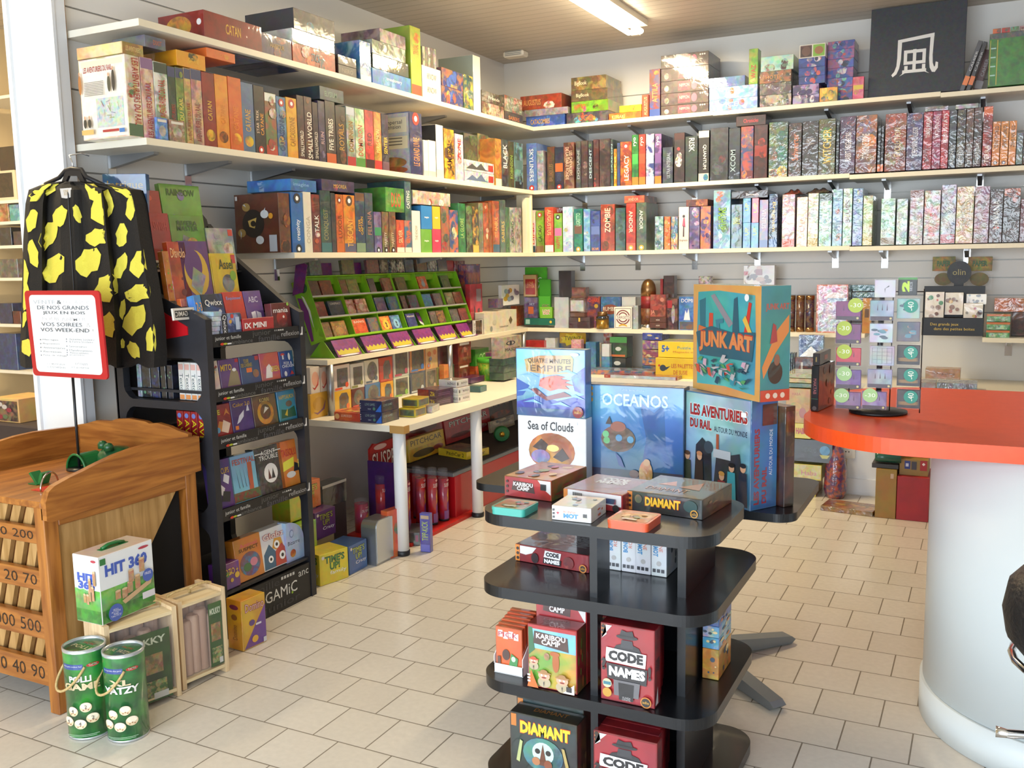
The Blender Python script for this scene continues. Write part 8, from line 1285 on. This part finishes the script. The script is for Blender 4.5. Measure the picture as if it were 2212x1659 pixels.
def emp(f):
 f.R(.01,.01,.99,.99,'3a8ac0','a8d8ec',.7,5,grad='7ac0dc');f.P([(.01,.2),(.3,.3),(.6,.24),(.99,.35),(.99,.01),(.01,.01)],'2f3f98','5a7ad0',.7,8);f.P([(.01,.55),(.2,.45),(.1,.3),(.01,.28)],'2a5ab0');f.P([(.99,.75),(.8,.6),(.85,.4),(.99,.35)],'4a4ab8','7aa0e0');f.R(.02,.01,.98,.12,'3a5a8a','4a8a58',.8,8)
 f.P([(.16,.66),(.13,.84),(.35,.9),(.8,.92),(.84,.86),(.82,.66),(.5,.62)],'c8a468','b08c50',.5,8);f.T('QUATRE MINUTES',.18,.78,.8,.86,'5a4028',bold=.02);f.T('EMPIRE',.22,.67,.8,.76,'5a3c24');f.P([(.34,.45),(.36,.56),(.48,.6),(.6,.62),(.72,.6),(.66,.57),(.8,.55),(.72,.52),(.84,.48),(.72,.47),(.78,.42),(.62,.42),(.5,.38)],'b8402c','d86a48',.7,20);[f.P([(x,y),(x+.16,y+.05),(x+.3,y-.02),(x+.14,y+.01)],'7ab4e0')for x,y in((.05,.6),(.6,.66),(.1,.2),(.5,.18),(.7,.3),(.02,.36))];f.P([(.22,.4),(.3,.42),(.45,.3),(.7,.38),(.82,.32),(.7,.3),(.45,.24),(.3,.33)],'7a2f34');f.C(.9,.09,.075,'8a1c24',n=16);f.T('iello',.85,.07,.95,.12,'e0b040');f.O(.86,.93,.06,.025,'e8e8ec')
def sea(f):f.R(.01,.01,.99,.99,'e4e6ea');f.T('Sea of Clouds',.15,.8,.82,.93,'24242a',bold=.02);f.O(.5,.5,.34,.27,'b0582c','e8a040',amt=.7,sc=8);f.O(.52,.55,.09,.05,'f8d880');f.P([(.22,.55),(.35,.68),(.45,.6),(.4,.48)],'3a2420');f.P([(.52,.42),(.66,.56),(.76,.42),(.65,.36)],'3a2420');f.O(.34,.42,.14,.1,'7a7aa8','9a8ab0');f.P([(.2,.22),(.3,.3),(.72,.3),(.82,.22),(.5,.18)],'4a2a58','8a4a38',.8,14)
def oce(f):
 f.R(.01,.01,.99,.99,'1c4478','2a6aa8',.6,3,grad='5aa8dc');f.P([(.55,.1),(.62,.5),(.55,.85),(.7,.75),(.8,.85),(.82,.4),(.95,.1)],'2a5a98','3a78b8',.5,6);f.R(.01,.01,.99,.18,'2a3450','6a4a38',.7,6);f.T('OCEANOS',.16,.8,.84,.92,'b8dcf0',bold=.02);f.T('Une aventure',.36,.95,.6,.97,'a8c8e0')
 for i in range(3):f.C(.04,.96-.055*i,.025,'c89a48',n=12)
 f.O(.33,.48,.18,.13,'5a4238','8a5a40',amt=.6,sc=14);f.O(.33,.6,.08,.05,'9a5a48');[f.C(x,y,.035,c,n=14)for x,y,c in((.2,.52,'6ac080'),(.21,.46,'5ab068'),(.34,.49,'4a90c0'),(.46,.48,'5aa0c8'))];f.P([(.2,.62),(.24,.7),(.27,.62)],'3a2c2c');f.P([(.3,.35),(.34,.22),(.4,.2),(.36,.3)],'2a4a90');f.O(.62,.16,.07,.13,'c8884a','e0b070');f.O(.63,.27,.035,.035,'d8a878');f.O(.5,.15,.05,.04,'5a3020')
def rail(f):
 f.R(.01,.01,.99,.99,'6a9cc0','4a78a0',.6,4,grad='c8dce8');f.T('LES AVENTURIERS',.08,.78,.95,.89,'9c2024',out='ece8e4',bold=.04);f.T('DU RAIL',.08,.66,.42,.75,'9c2024',out='ece8e4',bold=.04);f.T('AUTOUR DU MONDE',.46,.66,.95,.71,'1c2c48')
 f.P([(.15,.05),(.18,.5),(.28,.58),(.42,.5),(.44,.05)],'1f2830','34424e',.6,10);f.C(.38,.5,.07,'3a4a58',n=16);f.P([(.45,.05),(.5,.42),(.85,.5),(.95,.05)],'2a3038','3a444e',.5,10);f.R(.5,.45,.54,.64,'a8563a');f.R(.46,.42,.72,.5,'b8c0c8');
 for x,h,c,hc in((.05,.34,'3a4434','5a4030'),(.25,.36,'3a2c28','c88a60'),(.6,.22,'8a2f34','c8944a'),(.75,.32,'3fa0b0','1a1a1e'),(.92,.34,'1f2c44','1a2230')):f.P([(x-.07,.03),(x-.06,h),(x+.05,h),(x+.07,.03)],c);f.O(x,h+.04,.04,.04,'d8a888');f.O(x,h+.065,.045,.022,hc)
def rails(f):f.R(.02,.01,.98,.99,'3a78b0','2a5a90',.6,6);f.T('LES AVENTURIERS',.12,.05,.32,.74,'9c2430',rot=90,bold=.04);f.T('DU RAIL',.42,.05,.6,.38,'9c2430',rot=90,bold=.04);f.T('AUTOUR DU MONDE',.68,.3,.8,.72,'e0e8f0',rot=90);f.R(.4,.76,.95,.95,'3a2c28','6a4a38',.8,10)
def junk(f):
 f.R(.0,.0,1,1,'d8a05a','c88a44',.3,6);f.P([(.07,.06),(.06,.5),(.08,.93),(.4,.95),(.92,.92),(.94,.5),(.93,.05),(.5,.08)],'3f9aa8','7ac8c8',.5,3)
 for q,c in(([(.12,.5),(.1,.85),(.2,.88),(.2,.5)],'2a6a78'),([(.28,.9),(.34,.92),(.62,.66),(.56,.62)],'8a848c'),([(.24,.4),(.26,.74),(.32,.74),(.32,.4)],'c84a34'),([(.6,.45),(.63,.88),(.68,.9),(.72,.45)],'2f5a6a'),([(.74,.42),(.84,.86),(.88,.85),(.8,.4)],'c8382c'),([(.4,.5),(.36,.68),(.48,.7),(.48,.66),(.42,.65),(.44,.5)],'3a7a8a'),([(.08,.5),(.1,.62),(.22,.6),(.24,.5)],'c8683a'),([(.76,.7),(.8,.74),(.9,.58),(.86,.56)],'d8b04a'),([(.06,.55),(.3,.62),(.6,.58),(.94,.6),(.9,.34),(.12,.34)],'2f5a68')):f.P(q,c)
 f.T('JUNK ART',.12,.38,.9,.56,'d8844a',out='b8402c',bold=.05,arch=.06)
 for i in range(44):x,y=R_.uniform(.1,.82),R_.uniform(.09,.31);a_=R_.uniform(0,PI);q=R_.uniform(.04,.11);f.P([(x,y),(x+q*math.cos(a_),y+q*.7*math.sin(a_)),(x+q*math.cos(a_)+.05,y+q*.7*math.sin(a_)),(x+.05,y-.015)],R_.choice(['c84a34','3a7a6a','b8b0b0','2f4a5a','5a9a5a','c8a0b0','3a8a9a']))
 f.C(.88,.9,.03,'e8e8e8')
def junks(f):f.R(.0,.0,1,1,'3f8a88','357a7a',.4,4);f.T('JUNK ART',.15,.78,.95,.85,'b8503a',bold=.03);f.P([(.05,.3),(.55,.62),(.95,.75),(.95,.6),(.5,.42),(.1,.2)],'d8823a');f.O(.5,.25,.25,.1,'3a3428');f.O(.55,.36,.1,.05,'8a5a40');f.P([(.3,.5),(.4,.68),(.5,.66),(.55,.52)],'a83a34');f.R(0,0,1,.1,'c8482c');[f.C(.25+.25*i,.05,.08,'e0c8b0',n=12)for i in range(3)]
ZTb=.7405
s1=bo((1121,1042),(1267,0),896,ZTb,.06,('dcdee2',None),'white boxed game with an orange cloud island picture, under the dragon picture box',draw={'F':sea},rot=0);zt=ZTb+s1['_s'][2]+.001
a=s1.location;w,_,h=s1['_s'];o=gbox('board_game_box',(a.x-.003,a.y,zt),(w*1.01,.06,along(752,(a.x-w/2,a.y-.03,0),2)-zt),0,('3a6aa0','5a8ac0',.6,8),{'F':emp,'L':lambda f:f.R(.02,.02,.98,.98,'8a5a78','c87a8a')},'gloss');tag(o,'blue boxed game with a red-maned dragon, standing on the white cloud box','board game')
bo((1270,1046),(1477,0),829,ZTb,.07,('1f3a5a','2a5a8a',.5,6),'deep blue boxed game with a submarine picture on the black table',draw={'F':oce,'R':lambda f:f.R(.02,.02,.98,.98,'1a2430')},rot=0)
av=bo((1480,1064),(1620,1105),843,ZTb,.13,('3a6a98','5a8ab0',.5,6),'large boxed train game with period travellers on the black table',draw={'F':rail,'R':rails});avs=av['_s']
o=bo((1497,838),(1641,869),614,ZTb+avs[2]+.001,.12,('3f8a88','d8a05a',.2,6),'large boxed game of colourful sculpture, on top of the train game',draw={'F':junk,'R':junks});r=av.rotation_euler.z;n=Vector((-math.sin(r),math.cos(r),0))
q=gbox('board_game_box',av.location+n*(avs[1]/2+.03)+Vector((math.cos(r),math.sin(r),0))*.03,(avs[0],.05,.36),r,('3a2c24','6a4a34',.7,8),{'R':lambda f:f.R(.1,.5,.9,.95,'4a3428','8a6a48')},'gloss');tag(q,'dark brown boxed game showing its edge behind the train game','board game')
def sticker(p,x,z,s=.012,a=0):
 w,d,h=p['_s'];mb=MB();mb.box(w*x-s-w/2,-d/2-.0034,h*z-s*.7,w*x+s-w/2,-d/2-.0026,h*z+s*.7,'paper');mb.build('price_sticker',p)
sticker(av,.9,.86);sticker(s1,.85,.93,.008)
# ================================================================ orange counter
ct=empty('shop_counter',(.33,3.6,0));tag(ct,'white curved shop counter with a thick bright orange rounded top','counter')
P=[(2.6,3.1),(2.6,4.37)]+[(-.178+.4*math.cos(t),3.97+.4*math.sin(t))for t in[PI/2+PI/2*i/24 for i in range(25)]]+[(-.178+.4*math.cos(t),3.5+.4*math.sin(t))for t in[PI+PI/2*i/24 for i in range(25)]]
mb=MB();mb.prism([(x-.33,y-3.6)for x,y in P],lambda u,v,t:(u,v,t),.998,1.05,'orange_lam');mb.build('counter_top',ct)
def body(r):return[(2.0,-.05-r),(2.0,-.05+r)]+[(r*math.cos(t),-.05+r*math.sin(t))for t in[PI/2+PI*i/60 for i in range(61)]]
mb=MB();mb.prism(body(.485),lambda u,v,t:(u,v+.02,t),.13,.998,'counter_white',smooth=True);mb.build('curved_front',ct);mb=MB();mb.prism(body(.494),lambda u,v,t:(u,v+.02,t),.001,.128,'counter_white',smooth=True);mb.build('kick_band',ct)
def mk(f):f.R(.06,.02,.94,.3,'1a1a1e');f.T('MAKTAB',.3,.38,.72,.72,'c87878',rot=-90,out='3a1a1c');f.R(.06,.27,.94,.28,'3a7a5a');f.C(.5,.07,.3,'6a6a6a',n=12)
bo((1751,888),(1767,0),790,1.051,.2,('1f1d22','2f2a2a',.5,10),'dark upright boxed game with pink lettering on the rounded counter end',draw={'F':mk,'R':lambda f:pic(f,'5a2f24','9a5a34',['3a2420','b87844'],6)},rot=-.14);o=bo((1753,888),(1768,0),788,1.051,.2,('24201f','3a2c28',.5,10),'small dark box topping the upright one on the counter end',draw={'F':lambda f:f.R(.4,.3,.6,.7,'a89050'),'R':lambda f:f.R(.4,.3,.7,.7,'a8482c')},rot=-.05,h=.045);o.location.z+=along(790,onz(1751,888,1.051),2)-1.051+.001
RYb=3.52;k0=ony(1895,880,RYb+.06)
kr=empty('bag_stand',(k0.x,RYb+.09,1.05));tag(kr,'black wire stand hung with clear game bags on the orange counter','display stand');mb=MB();mb.tube([(0,0,0),(0,0,.46)],.01,'pole_black');mb.lathe([(.1,.001),(.1,.01),(.02,.014)],'pole_black',n=24);mb.build('pole',kr)
for x in(-.1,.04,.14):mb=MB();mb.tube([(x,-.02,.01),(x,-.02,.45)],.002,'pole_black',n=6);mb.tube([(x,-.02,.44),(0,0,.44)],.002,'pole_black',n=6);mb.build('upright_wire',kr)
def bag(px0,px1,pt,pb,c,lab,st=None,stc=None,tx='',kind=0,sx=.75,sy=.75,y=RYb):
 a,b=ony(px0,pt,y),ony(px1,pb,y);w,h=b.x-a.x,a.z-b.z;o=empty('game_bag',((a.x+b.x)/2,y,b.z));tag(o,lab,'game bag','clear game bags on the counter stand')
 def fr(f):
  if kind==1:f.O(.5,.5,.4,.4,'c8c4cc');f.P([(.5,.5),(.7,.62),(.68,.68)],'2a2a2e');f.P([(.48,.5),(.52,.5),(.5,.25)],'2a2a2e')
  elif kind==2:f.T('2',.2,.2,.6,.8,'b8d828',bold=.08,rot=90);f.T('SECS',.62,.25,.75,.75,'c8c8c8',rot=90);f.R(0,.88,1,1,'3a8a2c')
  elif kind==3:[f.R(.08,.1+.2*i,.92,.11+.2*i,'6a6a72')or f.R(.1+.2*i,.08,.11+.2*i,.92,'6a6a72')for i in range(5)]
  elif kind==4:[f.O(R_.uniform(.2,.8),R_.uniform(.2,.8),.15,.07,R_.choice(['b88a70','5a8a98','4a5a68']),None,n=8)for _ in range(8)]
  elif kind==5:f.R(.0,.0,1,.3,'17130f');[f.O(.5,.2+.06*i,.45,.04,'8a6a34')for i in range(3)]
  else:f.R(.03,.0,.97,.2,'3a2030');[f.P([(.3+.2*i,.5),(.34+.2*i,.5),(.32+.2*i,.85)],'4a1a3a')for i in range(3)];f.C(.88,.1,.05,'c8b878',n=10)
 g=gbox('printed_card',(0,0,h*.04),(w*.94,.012,h*.9),0,c+(.5,12),{'F':fr},'card',parent=o)
 mb=MB();mb.box(-w/2,-.0095,0,w/2,.0085,h,'clear_film');mb.build('clear_bag',o)
 if st:mb=MB();f=Face(mb,lambda u,v,l:(u-w/2,-.0105-l,v),w,h);f.C(sx,sy,.29,stc or 'a8b82c',n=20);(f.T(st,sx-.12,sy-.2,sx+.12,sy+.2,'e8ecd8',rot=90)if st=='-40' else f.T(st,sx-.2,sy-.09,sx+.2,sy+.11,'e8ecd8'));mb.build('price_sticker',o)
PU=('7a2a68','6a2460')
for i,(t,b,c,lb)in enumerate(((648,693,PU,'purple'),(697,744,PU,'purple'),(748,792,('c0243a','a81c30'),'red'),(795,841,('6a3a80','8a7a9a'),'purple shiny'),(843,885,('6a3a78','9a8aa8'),'purple crumpled'))):bag(1805,1861,t,b,c,'%s game bag in the left column of the counter stand, %s'%(lb,('topmost','second down','third down','fourth down','lowest')[i]),'-30','a8b82c' if i<3 else '9ac07a',sx=(.78,.35,.35,.35,.25)[i])
for i,(x0,x1,t,b,c,k,lb,s)in enumerate(((1889,1936,602,644,('c8c4c8','e0dce0'),1,'white clock-face',None),(1879,1932,646,694,('8a98a4','c8d0d8'),9,'silver reflecting',None),(1878,1930,696,742,('b8c0c8','e4e8ec'),4,'white with coloured shapes',None),(1878,1933,744,792,('a8a8b4','b8b8c0'),3,'grey gridded',None),(1873,1928,794,840,('8a8a94','b8bcc4'),9,'pale grey',None),(1861,1916,842,886,('7a4a84','b8a8c0'),9,'lilac','-30'))):bag(x0,x1,t,b,c,'%s game bag in the middle column of the counter stand'%lb,s,'9ac07a' if s else None,kind=k if k!=9 else 7,sx=.35,y=RYb-.03)
for i,(t,b,c,k,lb,s)in enumerate(((597,640,('17181a','24301c'),2,'black and green numbered',None),(642,690,('8ab0a4','b8ccc0'),4,'pale green, topmost sticker',1),(692,740,('4a5a64','8a7a70'),4,'grey blue sculpted',None),(742,790,('24201c','3a3024'),5,'black, upper of three gold-ringed',1),(792,836,('2a2622','4a4238'),5,'black, middle of three gold-ringed',1),(838,884,('201c1a','3f3426'),5,'black, lowest of three gold-ringed',1))):bag(1937 if i!=0 else 1940,1988 if i!=0 else 1982,t,b,c,'%s game bag in the right column of the counter stand'%lb,'-40' if s else None,'1f8a74',kind=k,sx=.6,sy=.6,y=RYb+.005)
# ================================================================ right background, floor goods
QH=Z(1660,760,.26527);HYf=6.45
def hb(p0,p1,pb,pt,c,lab,dr,dp=.3,mat='gloss',y=HYf,**k):
 x0,x1=ony(*QH(p0,pb),y).x,ony(*QH(p1,pb),y).x;z0,z1=ony(*QH(p0,pb),y).z,ony(*QH(p0,pt),y).z;o=gbox(k.pop('name','board_game_box'),((x0+x1)/2,y+dp/2,max(.001,z0)),(x1-x0,dp,z1-max(0,z0)-.002),0,c,{'F':dr}if dr else None,mat,**k);tag(o,lab,k.get('cat','board game'));return o
HB=lambda f:(f.R(.02,.03,.98,.97,'d8cc24'),f.T('HABA',.2,.3,.8,.7,'b8302c',bold=.06))
hb(185,385,1168,1032,('d8cc24','b87a28',.3,8),'yellow toy box with red capitals, lowest of the floor pile right',HB,cols={'R':('b8742c',None)});hb(180,430,1030,905,('ccc030','a88a38',.3,8),'yellow wide toy box with pink lettering, second in the floor pile right',lambda f:(f.R(.02,.1,.98,.97,'c8c060','d8d4b0',.5,20),f.T('Haba',.35,.3,.85,.6,'c86a8a')))
hb(175,520,885,702,('24303c','2f3c48',.4,8),'dark blue boxed game with a round blue badge, in the floor pile right',lambda f:(f.T('R',.03,.35,.1,.65,'8a98a8'),f.T('WERWOLVES',.28,.45,.62,.62,'5a6a78'),f.C(.82,.55,.12,'3a8ac0'),f.P([(.7,.35),(.94,.35),(.88,.2),(.76,.2)],'b8b848')),cols={'T':('6a6058',None)})
hb(190,345,700,576,('dccc20','b87a28',.3,8),'yellow toy box with red capitals under the tall amber box',HB);hb(140,335,574,292,('b8842c','c8a040',.6,8),'tall amber toy box topping the floor pile right',lambda f:(f.T('HABA',.25,.8,.6,.88,'a83a24'),f.O(.4,.45,.25,.15,'c89a38','8aa040'),f.O(.7,.3,.15,.15,'a85a48')))
for j,(c,ds)in enumerate((('3a6a5a','dark green'),('c8b878','pale yellow'),('b8b890','sand'))):hb(140,350,286-38*j,250-38*j,(c,'8a8a60',.5,20),ds+' flat box lying above the tall amber box',None)
x=ony(1798,1040,6.5).x;mb=MB();mb.lathe([(.06,0),(.075,.05),(.07,.2),(.05,.33),(.02,.36),(.03,.42)],'wrap',AR('5a3a6a','b8583a',.9,30),n=14,c=(x+.02,6.5,.001));tag(mb.build('toy_bag'),'clear bag of purple and orange pieces beside the yellow toy boxes','bag')
hb(566,630,1160,872,('b8ac90','a89c80',.3,8),'narrow beige board standing behind the bag of pieces',None,dp=.03,y=6.57,name='card_sheet')
P0=onz(1775,1104,.001);o=gbox('picture_book',(P0.x+.16,P0.y+.1,.001),(.32,.2,.03),-.12,('a87834','5a3420',.8,7),{'T':lambda f:(f.O(.5,.5,.3,.15,'c89a48','7a4a28'),)},'wrap');tag(o,'brown and gold wrapped picture book lying on the floor tiles','book')
def fb(p0,p1,pb,pt,y,dp,c,lab,dr=None,nm='cardboard_box',cat='box',mat='card',z=None):
 a,b=ony(*QH(p0,pb),y),ony(*QH(p1,pb),y);z0=max(.001,a.z)if z is None else z;z1=ony(*QH(p0,pt),y).z;o=gbox(nm,((a.x+b.x)/2,y+dp/2,z0),(b.x-a.x-.002,dp,z1-z0),0,c,{'F':dr}if dr else None,mat);tag(o,lab,cat);return z1
za=fb(862,1034,1356,950,6.08,.3,('a07a38','94702f',.3,8),'tall plain cardboard box on the floor under the counter',lambda f:f.R(.7,.82,.85,.92,'c8a890'));zb=fb(1036,1300,1375,1010,6.08,.3,('a8242c','98202a',.3,6),'tall plain red box on the floor next to the cardboard one')
zc=fb(1062,1300,1005,870,6.12,.2,('a07c40','8f6c34',.3,8),'open cardboard tray with blue and red card packs on the red box',lambda f:(f.R(.18,.4,.38,.9,'24388a'),f.R(.22,.55,.32,.75,'d8d8e8'),f.R(.42,.38,.6,.88,'3a3440'),f.R(.72,.35,.96,.98,'a8242c'),f.P([(.78,.75),(.84,.85),(.9,.75),(.84,.65)],'e8e0e0')),'display_box','display box',z=zb+.001)
fb(1085,1300,868,780,6.2,.1,('b8923c','a88030',.3,8),'cardboard backing with printed words above the tray of packs',lambda f:f.T('Cartes a Jouer',.15,.5,.95,.85,'5a4020'),'display_card','sign',z=zc+.001)
fb(840,1060,945,905,6.1,.28,('2a2420','3a302a',.3,8),'dark low tray under the green bottles',None,'tray','tray',z=za+.001)
for i,(yy,zz)in enumerate(((6.12,.05),(6.2,.05),(6.16,.115))):a=ony(*QH(870,900),yy);b=ony(*QH(1080,900),yy);mb=MB();mb.lathe([(.03,0),(.032,.02),(.032,b.x-a.x)],'green_crate',n=16);o=mb.build('rolled_mat',None,(a.x,yy,za+zz+.02),(0,PI/2,0));tag(o,('front','rear','upper')[i]+' dark green wrapped roll lying above the cardboard box','roll')
s=ony(1831,975,6.639);mb=MB();mb.prism(rr(.1,.09,.01,-.05,-.045),lambda u,v,t:(s.x+u,t,s.z+v),6.639,6.628,'socket_white');o=mb.build('wall_socket');tag(o,'white electrical socket on the wall under the counter','socket');mb=MB();mb.lathe([(.032,0),(.032,.002)],'slatboard',n=20);mb.lathe([(.004,.002),(.004,.004)],'hole_shade',n=8,c=(.01,0,0));mb.lathe([(.004,.002),(.004,.004)],'hole_shade',n=8,c=(-.01,0,0));mb.build('socket_well',o,(s.x,6.628,s.z),(PI/2,0,0))
sl=empty('bar_stool',(.285,2.40,0));tag(sl,'black padded bar stool with chrome foot rings at the right edge','stool')
mb=MB();mb.lathe([(.15,.70),(.19,.71),(.215,.74),(.225,.80),(.215,.86),(.19,.89),(.1,.9),(.001,.9)],'leather_black',n=32);mb.build('seat',sl);mb=MB();mb.tube([(0,0,.02),(0,0,.7)],.025,'chrome');mb.build('pole',sl);mb=MB();mb.lathe([(.2,.001),(.2,.012),(.03,.03)],'chrome',n=32);mb.build('base',sl)
mb=MB();mb.tube([(.2*math.cos(PI*i/12),.2*math.sin(PI*i/12),.69)for i in range(24)],.009,'chrome',closed=True);mb.build('seat_ring',sl);mb=MB();mb.tube([(.03,0,.52),(-.2,-.03,.5),(-.225,-.03,.5)],[.011,.011,.014],'chrome');mb.tube([(.23*math.cos(t),.23*math.sin(t),.52)for t in[-.6+.25*i for i in range(8)]],.011,'chrome');mb.build('foot_ring',sl)
d=ony(1090,140,YW-.25);mb=MB();mb.box(-.09,-.05,-.045,.09,.05,0,'lamp_body',ch=.01);o=mb.build('ceiling_vent',None,(-3.45,6.95,ZC-.001));tag(o,'small cream vent unit fixed to the ceiling in the room corner','vent');mb=MB();[mb.box(-.07,-.052,-.035+.012*i,.07,-.049,-.03+.012*i,'groove')for i in range(3)];mb.build('grille',o)
# ================================================================ side room shelves at the far left
LY=4.1;lz=lambda py:ony(20,py,LY).z
su=empty('wall_shelving',(-5.2,LY+.15,0));tag(su,'white shelving in the side room left of the pillar','shelving');mb=MB()
for py in(204,432,478,530,600,700,800):z=lz(py);mb=MB();mb.box(-.9,-.15,z-.02,1.1,.2,z,'white_laminate');mb.build('shelf',su)
def lr(p0,p1,pb,pt,c,lab,dr=None,y=LY+.02,dp=.2,nm='boxed_game',n2=None):
 a,b=ony(p0,pb,y),ony(p1,pb,y);z0,z1=a.z,ony(p0,pt,y).z
 if n2 is not None:z0=lz(n2)+.001
 o=gbox(nm,((a.x+b.x)/2,y+dp/2,z0),(b.x-a.x-.002,dp,z1-z0),0,c,{'F':dr}if dr else None,'gloss');tag(o,lab,'boxed item')
fw=lambda f:(f.R(.0,.0,1,1,'d8c8a8'),f.R(.14,.1,.86,.92,'1f1a1c','3a2c28',.6,30))
lr(-6,37,430,370,('d8c8a8',None),'white-framed dark window box in the side room, larger one',fw,n2=432);lr(39,62,430,381,('d8c8a8',None),'white-framed dark window box in the side room, smaller one by the pillar',fw,n2=432)
lr(0,33,369,318,('2c2220','3a2e2a',.5,10),'dark carton on the larger white-framed box');lr(36,56,380,345,('2a2422','3a302c',.5,10),'dark carton on the smaller white-framed box')
for i,(a,b,pb,pt,c,ds)in enumerate(((0,20,478,440,('8a5a34','c8a070'),'brown pictured'),(22,42,478,442,('4a8a98','8ab8c0'),'turquoise pictured'),(0,26,530,492,('24262e','3a3c48'),'black low'),(30,50,530,500,('3a2c34','4a4048'),'plum'),(0,40,600,560,('5a5650','77736c'),'grey'),(0,30,700,655,('1f2a4a','2a3a68'),'navy'),(28,46,700,672,('5a2428','3a1c20'),'dark red'),(0,40,800,720,('243a68','2f4a80'),'wide blue'))):lr(a,b,pb,pt,c+(.7,20),ds+' box on a lower side room shelf',n2=pb)
tb2=empty('side_table',(-4.75,3.45,0));tag(tb2,'dark cloth-covered side table in the side room behind the cabinet','table');mb=MB();mb.box(-.6,-.25,0,.62,.25,.8,'felt_dark',ch=.01);mb.build('cloth_cover',tb2)
def pb_(f):f.R(.05,.05,.95,.9,'3a2c2c','8a6a50',.8,20);[f.O(R_.uniform(.2,.8),R_.uniform(.2,.8),.1,.1,R_.choice(['8a2a3a','b8b0a8','5a6a48']),None,n=8)for _ in range(6)]
a,b=ony(-14,985,3.22),ony(42,985,3.22);o=gbox('wooden_box',((a.x+b.x)/2,3.35,.801),(b.x-a.x,.22,.13),0,('c8a468','b8945a',.3,8),{'F':pb_});tag(o,'pale wooden box with a dark picture front, left behind the cabinet','box')
for i,(x,w,c,ds)in enumerate(((-4.85,.3,('24486a','3a6a8a'),'dark blue'),(-4.5,.22,('6a2420','8a3a30'),'dark red'),(-4.25,.12,('6a6a70','8a8a90'),'grey'))):o=gbox('boxed_game',(x,3.55,.801),(w,.18,.1+.03*i),.1,c+(.6,20));tag(o,ds+' boxed game on the dark side table','boxed item')
# ================================================================ labels of the shelf rows
def nth(n):return '%d%s'%(n,'th' if 10<n%100<14 else{1:'st',2:'nd',3:'rd'}.get(n%10,'th'))
groups={}
for r in ROWS:groups.setdefault((r[2],r[3]),[]).append(r)
for(where,on),rs in groups.items():
 rs.sort(key=lambda r:r[4])
 for i,(ob,desc,wh,on_,am,kind,side,lab)in enumerate(rs):
  if lab is None:
   nb=rs[i-1][1]if i else(rs[i+1][1]if len(rs)>1 else '')
   nb=nb.replace(' faced','')
   rel=('right of the %s one' if i else 'left of the %s one')%nb
   cands=['%s %s %s, %s'%(desc,kind,rel,wh),'%s %s, %s from left, %s'%(desc,kind,nth(i+1),wh)]
   if len(rs)==1:cands=['%s %s, %s'%(desc,kind,wh)]
   lab=next((c for c in cands if c not in LABELS and len(c.split())<=16),None)or '%s box, %s %s from left, %s'%(desc,nth(i+1),'flat one' if on_ else 'item',wh)
  tag(ob,lab,'board game','boxed games on the '+wh)
